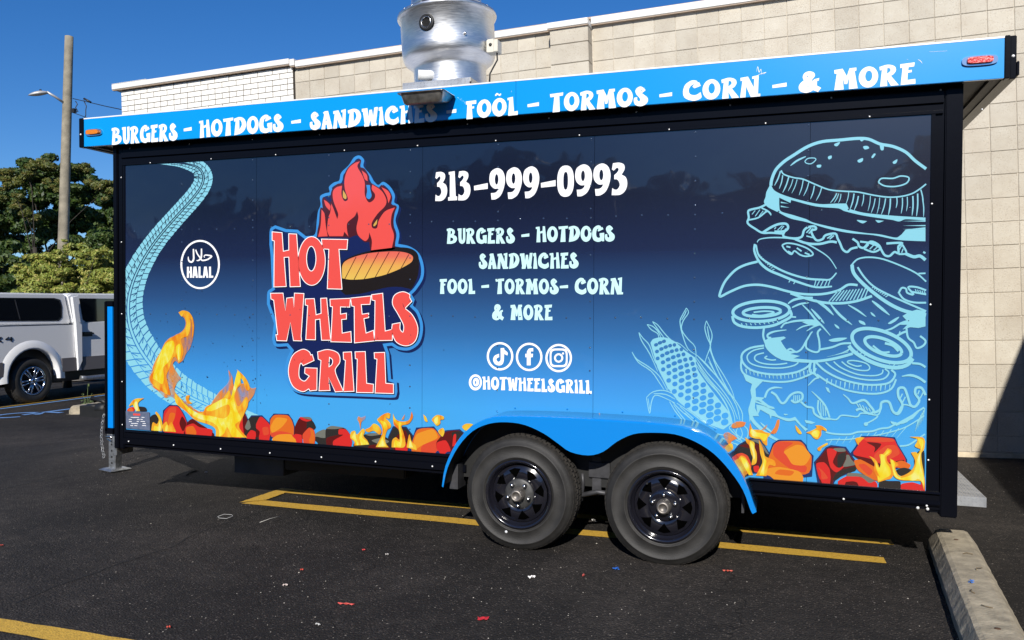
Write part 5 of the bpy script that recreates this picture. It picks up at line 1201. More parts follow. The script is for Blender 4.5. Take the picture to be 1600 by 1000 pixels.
# ================================================================ exhaust fan on the roof
ALU = bpy.data.materials.new('spun_aluminium'); ALU.use_nodes = True
N, L = ALU.node_tree.nodes, ALU.node_tree.links
p = N['Principled BSDF']; p.inputs['Metallic'].default_value = 1.0; p.inputs['Roughness'].default_value = .34
tc = N.new('ShaderNodeTexCoord'); mp = N.new('ShaderNodeMapping'); mp.inputs['Scale'].default_value = (4, 4, 70)
nz = N.new('ShaderNodeTexNoise'); nz.inputs['Scale'].default_value = 4; nz.inputs['Detail'].default_value = 5
L.new(tc.outputs['Object'], mp.inputs[0]); L.new(mp.outputs[0], nz.inputs['Vector'])
r = ramp(N, [(.3, (.62, .63, .65)), (.7, (.82, .82, .82))]); L.new(nz.outputs['Fac'], r.inputs[0]); L.new(r.outputs[0], p.inputs['Base Color'])
r2_ = ramp(N, [(.3, (.34, .34, .34)), (.7, (.48, .48, .48))]); L.new(nz.outputs['Fac'], r2_.inputs[0]); L.new(r2_.outputs[0], p.inputs['Roughness'])
n2 = N.new('ShaderNodeTexNoise'); n2.inputs['Scale'].default_value = 7; L.new(tc.outputs['Object'], n2.inputs['Vector'])
bp = N.new('ShaderNodeBump'); bp.inputs['Strength'].default_value = .10; bp.inputs['Distance'].default_value = .02; L.new(n2.outputs['Fac'], bp.inputs['Height']); L.new(bp.outputs[0], p.inputs['Normal'])
YC = .36
cxf = tl(704, 128, YC)[0]; z0 = FZ1 + .004
def zf(y): return tl(704, y, YC)[1]
def rf(w): return (tl(704 + w, 100, YC)[0] - cxf) * .948
fan = empty('exhaust_fan', (cxf, YC, 0), (0, math.radians(-3.6), 0)); fan.parent = trailer
off = Vector((0, 0, 0))
# keep the foot of the tilted axis on the curb
fan.location = (cxf + math.tan(math.radians(3.6)) * zf(128), YC, 0)
prof = [(rf(56), zf(142)), (rf(56), zf(112)), (rf(57.5), zf(107)), (rf(64), zf(101)), (rf(69), zf(97)), (rf(71), zf(92)), (rf(72), zf(86)), (rf(72.5), zf(80)), (rf(72.5), zf(34)), (rf(76), zf(31)), (rf(77.3), zf(28)), (rf(76.5), zf(25.5)), (rf(73), zf(25)), (rf(70), zf(28)), (rf(60), zf(40))]
fb = MB().lathe(prof, 64).build('bowl', ALU, fan)
MB().lathe([(.01, zf(30)), (rf(60), zf(30)), (rf(56), zf(19)), (rf(54), zf(17)), (rf(53.5), zf(13)), (rf(55), zf(11)), (rf(54), zf(8)), (rf(54), zf(-22)), (rf(48), zf(-30)), (rf(20), zf(-36)), (.01, zf(-37))], 56).build('motor_cover', ALU, fan)
sr = MB()
for k in range(26):
    a = 2 * math.pi * k / 26; sr.ball((rf(75.5) * math.cos(a), rf(75.5) * math.sin(a), zf(25.2)), .006, 6, 4)
sr.build('rim_rivets', STEEL, fan)
MB().lathe([(rf(54.5), zf(15.5)), (rf(56), zf(14.5)), (rf(54.5), zf(13.5))], 56).build('cover_seam', GREYM, fan)
# round port with black grommet
def on_bowl(px, py):
    x, z = tl(px, py, YC); X = x - cxf; R_ = rf(72.6); X = max(-R_ * .98, min(R_ * .98, X))
    for _ in range(4):
        yv = -math.sqrt(max(0, R_ ** 2 - X ** 2)); X = tl(px, py, YC + yv)[0] - cxf
        X = max(-R_ * .98, min(R_ * .98, X))
    z = tl(px, py, YC + yv)[1]
    a = math.atan2(X, -yv)
    w = Vector((cxf + X, YC + yv, z))
    return w, a
fan_inv = (Matrix.Translation(fan.location) @ Matrix.Rotation(math.radians(-3.6), 4, 'Y')).inverted()
def facing(w, a):           # local z axis looks out of the bowl
    return fan_inv @ Matrix.Translation(w) @ Matrix.Rotation(a, 4, 'Z') @ Matrix.Rotation(math.radians(90), 4, 'X')
w, a = on_bowl(667, 35)
MB().lathe([(.05, -.01), (.060, .004), (.057, .012), (.038, .012), (.036, -.0)], 32, 0, facing(w, a)).build('grommet', BLACKM, fan)
MB().lathe([(.040, .010), (.038, .016), (.035, .014), (.034, .002)], 32, 0, facing(w, a)).build('conduit_ring', STEEL, fan)
MB().lathe([(.001, .003), (.036, .003)], 24, 0, facing(w, a)).build('port_shade_disc', mat('port_shade_black', (.002, .002, .002), .9), fan)  # black disc on the bowl, painted for the shade inside the port
STK = mat('pale_label', (.20, .34, .46), .5, noise=.25, nscale=60)
def label(px, py, wd, ht, m_, name='label'):
    w, a = on_bowl(px, py); M_ = facing(w, a)
    mb = MB(); n = 6; R_ = rf(72.6)
    for i in range(n + 1):
        t = (i / n - .5) * wd / R_
        for s in (-.5, .5):
            mb.v.append(tuple(M_ @ Vector((R_ * math.sin(t), s * ht, R_ * (math.cos(t) - 1) + .0022))))
    for i in range(n): mb.face([2 * i, 2 * i + 2, 2 * i + 3, 2 * i + 1], 0, True)
    return mb.build(name, m_, fan, fix=False)
label(642, 46, .075, .115, STK); label(632, 44, .03, .08, mat('blue_label', (.12, .28, .5), .5)); label(636.5, 69, .035, .06, WEDGE)
for k in range(7): label(636 + (k % 3) * 4, 36 + k * 3.2, .012, .006, mat('label_ink', (.08, .1, .12), .6), 'label_print')
w, a = on_bowl(727, 52)
MB().ball((0, 0, 0), .011).build('dome_bolt', STEEL, fan, loc=tuple(fan_inv @ w))
# electrical box on the right flank
w, a = on_bowl(764, 75)
IV = mat('ivory_switch_box', (.55, .52, .44), .5)
bx = fan
M_ = fan_inv @ Matrix.Translation((w.x + .005, w.y - .01, w.z))
MB().box((-.01, -.03, -.042), (.075, .06, .045), mat=M_).build('switch_box', IV, bx, .003)
MB().box((.0, -.034, -.045), (.045, -.0305, .048), mat=M_).build('switch_box_cover', IV, bx, .001)
MB().lathe([(.001, .006), (.011, .005), (.012, 0)], 14, 0, M_ @ Matrix.Translation((.022, -.034, .008)) @ Matrix.Rotation(math.radians(90), 4, 'X')).build('switch_knob', BLACKM, bx)
c0 = M_ @ Vector((.06, 0, -.045))
MB().tube([tuple(c0), tuple(c0 + Vector((-.0, 0, -.05))), tuple(c0 + Vector((-.035, 0, -.10))), tuple(c0 + Vector((-.062, 0, -.14))), tuple(c0 + Vector((-.068, 0, -.20)))], .006, 8).build('power_cable', BLACKM, fan)
# drain spout
xs, zs = tl(672, 118, .1)
sp0 = fan_inv @ Vector((xs, .1, zs)); sp1 = fan_inv @ Vector((xs - .075, .06, zs + .0))
MB().tube([tuple(sp0 + Vector((.03, .1, .01))), tuple(sp0), tuple(sp1)], [.034, .036, .036], 16).build('drain_spout', mat('white_plastic_pipe', (.7, .7, .68), .35), fan)
MB().tube([tuple(sp0 + Vector((.0, 0, -.012))), tuple(sp0 + Vector((.0, 0, -.05)))], .016, 10).build('drain_elbow', GREYM, fan)
# tread plate curb under the fan
cu = empty('fan_curb'); cu.parent = trailer
xa = tl(629, 140, .0)[0]; xb = tl(737, 130, .0)[0]; zt = tl(690, 126.5, .0)[1]
tread_plate('curb_plate', (xa + .015, -.03, FZ1 + .009), (xb, .70, zt - .0), cu, pitch=.026)
BX('curb_side', (xb + .0005, -.03, FZ1 + .009), (xb + .004, .70, zt), mat('sandy_flange', (.5, .46, .38), .5), cu)
bb = MB()
for (px, py) in ((739, 128), (738, 133), (757, 132)): 
    x, z = tl(px, py, -.03); bb.ball((min(x, xb + .003), -.03 + (0 if px < 750 else .3), z), .008, 6, 4)
bb.build('curb_bolts', GREYM, cu)

# ================================================================ drip pan hanging on the roof edge (a thing of its own)
pan = empty('drip_pan', T0, (0, TP, 0), 'grey stainless steel food pan hooked over the blue roof edge below the big exhaust fan', 'drip pan')
PAN = mat('stained_stainless', (.40, .38, .35), .34, .9, noise=.35, nscale=25, bump=.08, bscale=12)
yp0, yp1 = -.30, -.105
def pz(x, y, Y): return tl(x, y, Y)
xa, zt_ = pz(624, 147, yp0); xb = pz(691, 140, yp0)[0]; zb_ = pz(655, 162.0, yp0)[1]
zt_ = pz(655, 143, yp0)[1]
w_ = xb - xa
pb = MB()
def ringr(x0, x1, y0, y1, z, r=.02, n=4):
    out = []
    for cx, cy, a0 in ((x1 - r, y1 - r, 0), (x0 + r, y1 - r, 90), (x0 + r, y0 + r, 180), (x1 - r, y0 + r, 270)):
        for i in range(n):
            a = math.radians(a0 + 90 * i / (n - 1)); out.append((cx + r * math.cos(a), cy + r * math.sin(a), z))
    return out
R_ = [ringr(xa - .016, xb + .016, yp0 - .016, yp1 + .003, zt_ - .004), ringr(xa - .014, xb + .014, yp0 - .014, yp1 + .002, zt_ + .002), ringr(xa, xb, yp0, yp1, zt_), ringr(xa + .004, xb - .004, yp0 + .004, yp1 - .004, zt_ - .012), ringr(xa + .018, xb - .018, yp0 + .018, yp1 - .01, zb_ + .01, .024), ringr(xa + .028, xb - .028, yp0 + .028, yp1 - .018, zb_, .02)]
def tip(rg): return [(x, y, z + .042 * (y - yp0) / (yp1 - yp0)) for x, y, z in rg]
R_[4], R_[5] = tip(R_[4]), tip(R_[5])
for rg in R_: pb.v += rg
m_ = len(R_[0])
for i in range(len(R_) - 1):
    for k in range(m_): pb.face([i * m_ + k, i * m_ + (k + 1) % m_, (i + 1) * m_ + (k + 1) % m_, (i + 1) * m_ + k], 0, True)
pb.face([5 * m_ + k for k in range(m_)])
po = pb.build('pan_body', PAN, pan); so = po.modifiers.new('t', 'SOLIDIFY'); so.thickness = .0018
MB().tube([(xa + .03, yp1 + .002, zt_), (xa + .03, yp1 + .03, FZ1 + .015), (xa + .03, .03, FZ1 + .015)], .005).tube([(xb - .03, yp1 + .002, zt_), (xb - .03, yp1 + .03, FZ1 + .015), (xb - .03, .03, FZ1 + .015)], .005).build('hook', STEEL, pan)
# ================================================================ ground
def wnodes(name):
    m = bpy.data.materials.new(name); m.use_nodes = True
    return m, m.node_tree.nodes, m.node_tree.links, m.node_tree.nodes['Principled BSDF']
ASP, N, L, p = wnodes('worn_asphalt')
geo = N.new('ShaderNodeNewGeometry')
def noise(sc, det=4, rough=.55, src=None, dist=0):
    n = N.new('ShaderNodeTexNoise'); n.inputs['Scale'].default_value = sc; n.inputs['Detail'].default_value = det; n.inputs['Roughness'].default_value = rough; n.inputs['Distortion'].default_value = dist
    L.new(src or geo.outputs['Position'], n.inputs['Vector']); return n.outputs['Fac']
def mathn(op, a, b=None, clamp=False):
    n = N.new('ShaderNodeMath'); n.operation = op; n.use_clamp = clamp
    for i, v in enumerate((a, b)):
        if v is None: continue
        if isinstance(v, (int, float)): n.inputs[i].default_value = v
        else: L.new(v, n.inputs[i])
    return n.outputs[0]
def mixc(fac, a, b):
    n = N.new('ShaderNodeMix'); n.data_type = 'RGBA'
    for s, v in ((n.inputs[0], fac), (n.inputs[6], a), (n.inputs[7], b)):
        if isinstance(v, (int, float)): s.default_value = v
        elif isinstance(v, tuple): s.default_value = v if len(v) == 4 else v + (1,)
        else: L.new(v, s)
    return n.outputs[2]
big = noise(.42, 7, .68, dist=.6)
mid = noise(9, 8, .75)
fine = noise(120, 3, .6)
base = ramp(N, [(.34, (.012, .0105, .0095)), (.46, (.021, .0185, .0165)), (.54, (.037, .032, .028)), (.64, (.062, .053, .046))])
L.new(mathn('ADD', mathn('MULTIPLY', big, .68), mathn('MULTIPLY', mid, .32)), base.inputs[0])
v = N.new('ShaderNodeTexVoronoi'); v.inputs['Scale'].default_value = 88; L.new(geo.outputs['Position'], v.inputs['Vector'])
sepc = N.new('ShaderNodeSeparateColor'); L.new(v.outputs['Color'], sepc.inputs[0])
stone = mathn('MULTIPLY', mathn('GREATER_THAN', sepc.outputs[0], .80), mathn('LESS_THAN', v.outputs['Distance'], .42))
c1 = mixc(mathn('MULTIPLY', stone, .42), base.outputs[0], (.17, .145, .125))
dark = mathn('MULTIPLY', mathn('LESS_THAN', sepc.outputs[1], .45), .5)
c2n = mixc(dark, c1, (.017, .016, .016))
v2 = N.new('ShaderNodeTexVoronoi'); v2.inputs['Scale'].default_value = 24; L.new(geo.outputs['Position'], v2.inputs['Vector'])
sp2 = N.new('ShaderNodeSeparateColor'); L.new(v2.outputs['Color'], sp2.inputs[0])
chip = mathn('MULTIPLY', mathn('GREATER_THAN', sp2.outputs[0], .93), mathn('LESS_THAN', v2.outputs['Distance'], .13))
c3 = mixc(mathn('MULTIPLY', chip, .55), c2n, (.36, .32, .28))
# hairline cracks
dn = N.new('ShaderNodeTexNoise'); dn.inputs['Scale'].default_value = 1.3; dn.inputs['Detail'].default_value = 6; L.new(geo.outputs['Position'], dn.inputs['Vector'])
ad = N.new('ShaderNodeVectorMath'); ad.operation = 'ADD'; L.new(geo.outputs['Position'], ad.inputs[0])
sc_ = N.new('ShaderNodeVectorMath'); sc_.operation = 'SCALE'; sc_.inputs['Scale'].default_value = .9; L.new(dn.outputs['Color'], sc_.inputs[0]); L.new(sc_.outputs[0], ad.inputs[1])
vc = N.new('ShaderNodeTexVoronoi'); vc.feature = 'DISTANCE_TO_EDGE'; vc.inputs['Scale'].default_value = .42; L.new(ad.outputs[0], vc.inputs['Vector'])
crk = mathn('MULTIPLY', mathn('LESS_THAN', vc.outputs['Distance'], .0016), mathn('GREATER_THAN', mid, .47))
c4 = mixc(mathn('MULTIPLY', crk, .75), c3, (.010, .009, .009))
L.new(c4, p.inputs['Base Color'])
p.inputs['Roughness'].default_value = .82
p.inputs['Specular IOR Level'].default_value = .18
bp = N.new('ShaderNodeBump'); bp.inputs['Strength'].default_value = 1.0; bp.inputs['Distance'].default_value = .009
hgt = mathn('ADD', mathn('MULTIPLY', mathn('SUBTRACT', .6, v.outputs['Distance']), .8), mathn('MULTIPLY', fine, .5))
L.new(mathn('SUBTRACT', hgt, mathn('MULTIPLY', crk, 2)), bp.inputs['Height']); L.new(bp.outputs[0], p.inputs['Normal'])

def axis(near, step, far):
    v = []; x = near[0]
    while x <= near[1] + 1e-6: v.append(x); x += step
    g = step; x = near[0]
    lo = []
    while x > -far: g *= 1.35; x -= g; lo.append(x)
    g = step; x = v[-1]; hi = []
    while x < far: g *= 1.35; x += g; hi.append(x)
    return lo[::-1] + v + hi
gx, gy = axis((-11, 7), .4, 900), axis((-21, 21), .4, 900)
gm = MB()
for y in gy:
    for x in gx: gm.v.append((x, y, gz(x, y)))
nx = len(gx)
for j in range(len(gy) - 1):
    for i in range(nx - 1): gm.face([j * nx + i, j * nx + i + 1, (j + 1) * nx + i + 1, (j + 1) * nx + i], 0, True)
tag(gm.build('asphalt_parking_lot', ASP, fix=False), kind='structure')

def paint(name, rgb, wear=.5, rough=.7):
    global N, L, geo
    m, N, L, p = wnodes(name)
    geo = N.new('ShaderNodeNewGeometry')
    n1 = noise(38, 6, .7); n2 = noise(140, 3, .6)
    f = mathn('ADD', mathn('MULTIPLY', n1, .6), mathn('MULTIPLY', n2, .4))
    r = ramp(N, [(.34, tuple(c * .38 for c in rgb)), (.44, tuple(c * .8 for c in rgb)), (.62, rgb)])
    L.new(f, r.inputs[0]); L.new(r.outputs[0], p.inputs['Base Color']); p.inputs['Roughness'].default_value = rough
    v = N.new('ShaderNodeTexVoronoi'); v.inputs['Scale'].default_value = 105; L.new(geo.outputs['Position'], v.inputs['Vector'])
    bp = N.new('ShaderNodeBump'); bp.inputs['Strength'].default_value = .5; bp.inputs['Distance'].default_value = .005
    L.new(mathn('SUBTRACT', .6, v.outputs['Distance']), bp.inputs['Height']); L.new(bp.outputs[0], p.inputs['Normal'])
    # holes where the paint has worn off
    hole = mathn('GREATER_THAN', f, .30 + .1 * wear)
    L.new(hole, p.inputs['Alpha'])
    return m
YEL = paint('yellow_line_paint', (.60, .36, .045), .55)
BLP = paint('blue_line_paint', (.14, .30, .60), .6)
def ground_strip(name, corners_w, m, dz=.004, div=24, jag=.004):
    """four world corners a,b (one side) d,c (other side)"""
    a, b, c, d_ = [Vector(q[:2]) for q in corners_w]
    mb = MB(); rr = random.Random(5)
    for i in range(div + 1):
        t = i / div
        for s, e in ((a, b), (d_, c)):
            q = s.lerp(e, t); q = (q.x + rr.uniform(-jag, jag), q.y + rr.uniform(-jag, jag)); mb.v.append((q[0], q[1], gz(*q) + dz))
    for i in range(div): mb.face([2 * i, 2 * i + 1, 2 * i + 3, 2 * i + 2])
    return tag(mb.build(name, m, fix=False), kind='structure')
ground_strip('yellow_parking_line', [(-4.19, 5.455), (.55, 5.385), (.55, 5.515), (-4.12, 5.60)], YEL)
ground_strip('yellow_parking_line', [(-4.16, 5.88), (.64, 5.815), (.64, 5.945), (-4.10, 6.01)], YEL, .0045)
ground_strip('yellow_parking_line', [(-4.215, 5.46), (-4.19, 6.01), (-4.05, 6.01), (-4.06, 5.60)], YEL, .0085)
g0, g1, g2, g3 = gnd(0, 967.5), gnd(203, 1000), gnd(0, 987), gnd(70, 1000)
def ext(a, b, t): return (a.x + (b.x - a.x) * t, a.y + (b.y - a.y) * t)
ground_strip('yellow_parking_line', [ext(g0, g1, -3), ext(g0, g1, 4), ext(g2, g3, 11), ext(g2, g3, -8.5)], YEL, div=60)
ground_strip('blue_parking_line', [(-14.38, 9.4), (-14.36, 16.5), (-14.24, 16.5), (-14.26, 9.4)], BLP)
ground_strip('yellow_parking_line', [(-14.62, 9.4), (-14.60, 16.5), (-14.53, 16.5), (-14.55, 9.4)], YEL)
sy = MB()      # painted wheelchair symbol, seen almost edge-on
def flatpoly(mb, pts):
    n = len(mb.v)
    for x, y in pts: mb.v.append((x, y, gz(x, y) + .004))
    for t in tessellate_polygon([[Vector((x, y, 0)) for x, y in pts]]): mb.face([n + i for i in t])
cxs, cys = -12.95, 10.75
for i in range(26):
    a0, a1 = [2 * math.pi * (k / 30) + .3 for k in (i, i + 1)]
    flatpoly(sy, [(cxs + .42 * math.cos(a0), cys + .42 * math.sin(a0)), (cxs + .42 * math.cos(a1), cys + .42 * math.sin(a1)), (cxs + .30 * math.cos(a1), cys + .30 * math.sin(a1)), (cxs + .30 * math.cos(a0), cys + .30 * math.sin(a0))])
flatpoly(sy, [(cxs + .05, cys + .05), (cxs + .18, cys + .02), (cxs + .30, cys + .95), (cxs + .16, cys + .97)])
flatpoly(sy, [(cxs + .2, cys + .40), (cxs + .6, cys + .34), (cxs + .62, cys + .45), (cxs + .22, cys + .51)])
flatpoly(sy, [(cxs + .20 + .13 * math.cos(k), cys + 1.15 + .13 * math.sin(k)) for k in [i * math.pi / 6 for i in range(12)]])
tag(sy.build('blue_wheelchair_symbol', BLP, fix=False), kind='structure')
# long cracks, cut as thin dark ribbons of filler
crm = MB(); rr = random.Random(12)
def crack(P, w):
    pts = []
    P = [gnd(*q) for q in P]
    for i in range(len(P) - 1):
        n = max(3, int((P[i + 1] - P[i]).length / .06))
        for k in range(n): pts.append(P[i].lerp(P[i + 1], k / n))
    n0 = len(crm.v); off_ = 0
    for i, q in enumerate(pts):
        off_ = off_ * .85 + rr.uniform(-.012, .012)
        d_ = (pts[min(i + 1, len(pts) - 1)] - pts[max(0, i - 1)]).normalized()
        for s in (-1, 1):
            ww = w * rr.uniform(.3, 1.1)
            x, y = q.x - d_.y * (off_ + s * ww), q.y + d_.x * (off_ + s * ww); crm.v.append((x, y, gz(x, y) + .003))
    for i in range(len(pts) - 1): crm.face([n0 + 2 * i, n0 + 2 * i + 1, n0 + 2 * i + 3, n0 + 2 * i + 2])
crack([(428, 793), (360, 818), (300, 838), (270, 856), (180, 885), (100, 915), (10, 950)], .006)
crack([(0, 765), (40, 757), (60, 752), (150, 735), (165, 733)], .008)
crack([(230, 740), (330, 700)], .004)
tag(crm.build('filled_cracks', mat('crack_dark', (.008, .0075, .007), .9), fix=False), kind='structure')
# loose grit
gr = MB(); rr = random.Random(4)
for k in range(1100):
    y = rr.uniform(2.2, 9) ; x = -.32 * y / .95 + rr.uniform(-.72, .72) * y * 1.05
    s = rr.uniform(.0015, .0045) * (1.6 if rr.random() < .05 else 1); z = gz(x, y)
    n = len(gr.v); a = rr.uniform(0, 6)
    for i in range(4): gr.v.append((x + s * math.cos(a + i * 1.57) * rr.uniform(.7, 1.3), y + s * math.sin(a + i * 1.57) * rr.uniform(.7, 1.3), z + .0005))
    gr.v.append((x, y, z + s * .8))
    for i in range(4): gr.face([n + i, n + (i + 1) % 4, n + 4])
tag(gr.build('loose_grit', mat('pale_grit', (.34, .31, .27), .9, noise=.4, nscale=30), fix=False), kind='stuff')

# ================================================================ building
bld = empty('commercial_building', (0, 9.03, 0), label='long low building of beige concrete blocks with a white brick end behind the trailer', cat='building')
BLK, N, L, p = wnodes('beige_painted_block')
geo = N.new('ShaderNodeNewGeometry'); oi = N.new('ShaderNodeObjectInfo')
n1 = noise(3.4, 5, .65); n2 = noise(70, 5, .75); n3 = noise(7, 3, .6)
r = ramp(N, [(.3, (.42, .37, .295)), (.55, (.475, .43, .35)), (.75, (.515, .475, .395))]); L.new(n1, r.inputs[0])
pit = mathn('MULTIPLY', mathn('LESS_THAN', n2, .43), mathn('GREATER_THAN', n3, .47))
cA = mixc(mathn('MULTIPLY', pit, .38), r.outputs[0], (.24, .18, .12))
hs = N.new('ShaderNodeHueSaturation'); L.new(cA, hs.inputs['Color']); L.new(mathn('ADD', mathn('MULTIPLY', oi.outputs['Random'], .16), .92), hs.inputs['Value'])
L.new(hs.outputs[0], p.inputs['Base Color']); p.inputs['Roughness'].default_value = .85
bp = N.new('ShaderNodeBump'); bp.inputs['Strength'].default_value = .7; bp.inputs['Distance'].default_value = .006; L.new(n2, bp.inputs['Height']); L.new(bp.outputs[0], p.inputs['Normal'])
MORT = mat('block_mortar', (.47, .42, .345), .9, noise=.2, nscale=20)
WBR = mat('white_painted_brick', (.72, .70, .65), .7, noise=.08, nscale=14, bump=.4, bscale=50)
WMO = mat('brick_joint', (.13, .11, .09), .9)
COP = mat('white_metal_coping', (.66, .64, .60), .45, noise=.06, nscale=2)
CAPM = mat('tan_drip_edge', (.40, .30, .22), .6)
XA, XB = -5.905, 3.25
BX('wall_core', (XA, .075, -.2), (XB, 11, 4.84), MORT, bld)
BX('mortar_bed', (XA, .009, -.1), (XB, .0749, 4.80), MORT, bld)
zj = [4.815, 4.60, 4.378, 4.155, 3.925, 3.695, 3.465, 3.235, 3.001, 2.772, 2.541, 2.31, 2.082, 1.854, 1.619, 1.384, 1.149, .914, .684, .448, .212, .05]
xj_ = [-5.902 + i * (3.457 / 16) for i in range(17)]                 # up to the pilaster
xk_ = [-1.984 + i * .2313 for i in range(23)]
unit = {}
def blk(w, h, dp=.045):
    k = (round(w, 3), round(h, 3))
    if k not in unit:
        unit[k] = MB().box((-w / 2, 0, -h / 2), (w / 2, dp, h / 2)).mesh('block', BLK, .0035)
    return unit[k]
rb = random.Random(2)
hid = MB()
for xs in (xj_, xk_):
    for i in range(len(xs) - 1):
        for j in range(len(zj) - 1):
            x0, x1, z1, z0 = xs[i], xs[i + 1], zj[j], zj[j + 1]
            w, h = x1 - x0 - .0045, z1 - z0 - .0045
            vis = (j < 4) or (x1 > 1.3)
            if vis:
                o_ = link('block', blk(w, h), bld, ((x0 + x1) / 2, rb.uniform(-.0015, .0015), (z0 + z1) / 2), (rb.uniform(-.004, .004), 0, rb.uniform(-.006, .006)))
            else:
                hid.box((x0 + .0035, 0, z0 + .0035), (x1 - .0035, .03, z1 - .0035))
hb = hid.build('blockwork', BLK, bld, fix=False); hb['kind'] = 'stuff'
# pilaster
BX('pilaster_core', (-2.43, -.17, -.1), (-2.0, .02, 4.72), MORT, bld)
zp = [4.74] + [4.56, 4.338, 4.11, 3.88, 3.65, 3.42, 3.19]
for j in range(len(zp) - 1):
    h = zp[j] - zp[j + 1] - .007
    link('pilaster_block', MB().box((-.219, -.19, -h / 2), (.219, .01, h / 2)).mesh('pilaster_block', BLK, .004), bld, (-2.215, 0, (zp[j] + zp[j + 1]) / 2))
BX('pilaster_shaft', (-2.434, -.19, -.1), (-1.996, .005, 3.187), BLK, bld)
# white brick end
bx0, bx1 = -8.70, -5.915
BX('brick_core', (bx0 + .01, .03, -.2), (bx1, 11, 4.84), WMO, bld)
BX('brick_joint_bed', (bx0 + .012, -.02, -.1), (bx1 - .002, .03, 4.84), WMO, bld)
ub = {}
def brick(x0, x1, z0, z1):
    w, h = round(x1 - x0 - .0085, 3), round(z1 - z0 - .0085, 3)
    if (w, h) not in ub: ub[(w, h)] = MB().box((-w / 2, -.026, -h / 2), (w / 2, .02, h / 2)).mesh('brick', WBR, .002)
    link('brick', ub[(w, h)], bld, ((x0 + x1) / 2, rb.uniform(-.0015, .0015), (z0 + z1) / 2))
z = 4.808; c = .0725
for j in range(10):
    if j == 3: bw, o0 = .1125, .0
    else: bw, o0 = .225, (.1125 if j % 2 else 0)
    x = bx0
    first = True
    while x < bx1 - .02:
        x1 = min(bx1, x + (bw - (o0 if first and o0 else 0)) ); first = False
        brick(x, x1, z - c, z); x = x1
    z -= c
wb = MB()
while z > .05:
    x = bx0 + rb.choice((0, -.1125))
    while x < bx1: wb.box((max(bx0, x) + .003, -.026, z - c + .003), (min(bx1, x + .225) - .003, .02, z - .003)); x += .225
    z -= c
w_ = wb.build('brickwork', WBR, bld, fix=False); w_['kind'] = 'stuff'
SP = mat('plaster_crack', (.2, .18, .15), .9)
# copings (segments) and drip edge
def coping(x0, x1, y, z0, z1, dp=.35):
    BX('coping', (x0, y, z0), (x1, y + dp, z1), COP, bld, .004)
    BX('drip_edge', (x0 + .002, y + .012, z0 - .012), (x1 - .002, y + .05, z0 - .0005), CAPM, bld)
coping(bx0 - .10, -5.93, -.09, 4.825, 4.895, .5)
coping(bx0 - .10, -8.2, -.091, 4.8955, 4.905, .5)
coping(-5.928, -5.86, -.08, 4.80, 4.885, .5)
coping(-5.858, -2.46, -.06, 4.785, 4.860)
coping(-2.458, -1.99, -.225, 4.742, 4.808, .52)
coping(-1.988, 3.35, -.06, 4.785, 4.862)
BX('roof_lip', (-5.9, .0, 4.866), (3.35, .25, 4.888), CAPM, bld)
BX('roof_slab', (bx0, .2, 4.80), (3.3, 11, 4.86), mat('roof_felt', (.08, .08, .08), .9), bld)
FOOT = mat('pale_footing', (.50, .42, .30), .85, noise=.3, nscale=8)
BX('footing', (XA, -.03, -.12), (XB, .0, .045), FOOT, bld, .006)
# the wing that returns towards the street on the right; its parapet throws the slanting shade
wg = MB()
H = 3.6
wx0 = 1.76 + 1.69 * H * (.015 + math.tan(SUN_AZ))
wg.prism([(wx0, 8.99), (wx0 - .157, -1.5), (wx0 + 6, -1.5), (wx0 + 6, 8.99)], -.2, H, axis='z')
wo = wg.build('wing_wall', BLK, bld); wo.location = (0, -9.03, 0)
BX('wing_coping', (wx0 + .1, -10.0, H), (wx0 + 6, 0, H + .004), COP, bld)

# ================================================================ concrete wheel stops
def wheel_stop(P0, P1, wb, wt, h, label):
    P0, P1 = Vector(P0), Vector(P1)
    d_ = P1 - P0; Ln = d_.length; ang = math.atan2(d_.y, d_.x)
    mid_ = (P0 + P1) / 2
    z = gz(mid_.x, mid_.y)
    prof = [(-wb / 2, 0), (wb / 2, 0), (wb / 2, h * .45), (wt / 2 + .008, h * .94), (wt / 2 - .015, h), (-wt / 2 + .015, h), (-wt / 2 - .008, h * .94), (-wb / 2, h * .45)]
    mb = MB(); ns = 40; rr = random.Random(8)
    for i in range(ns + 1):
        t = i / ns; x = -Ln / 2 + Ln * t
        e = min(t, 1 - t) * Ln
        k = 1 - .16 * max(0, 1 - e / .05) ** 2
        for y, zz in prof: mb.v.append((x, y * k + rr.uniform(-.0018, .0018), zz * (1 - .12 * max(0, 1 - e / .04) ** 2) + (rr.uniform(-.0018, .0018) if zz > 0 else 0)))
    n = len(prof)
    for i in range(ns):
        for k in range(n): mb.face([i * n + k, i * n + (k + 1) % n, (i + 1) * n + (k + 1) % n, (i + 1) * n + k], 0, False)
    mb.face([k for k in range(n)][::-1]); mb.face([ns * n + k for k in range(n)])
    dzx = gz(P1.x, P1.y) - gz(P0.x, P0.y)
    root = empty('wheel_stop', (mid_.x, mid_.y, z), (0, -math.asin(dzx / Ln), ang), label, 'wheel stop', 'concrete wheel stops in the parking lot')
    mb.build('concrete_bar', CONC, root)
    for s in (-.36, .36):
        MB().lathe([(.014, h * .9), (.014, h + .001), (.002, h + .003)], 10, 0, Matrix.Translation((s * Ln, 0, 0))).build('anchor_pin', mat('rust_pin', (.08, .04, .02), .8), root)
    return root
wheel_stop((.845, 3.80, 0), (.985, 5.86, 0), .27, .165, .135, 'weathered concrete wheel stop with blue litter on it at the right corner of the trailer')
wheel_stop((-11.91, 11.03, 0), (-11.91, 13.1, 0), .31, .19, .145, 'speckled concrete wheel stop near the front of the trailer, beside the white pickup')
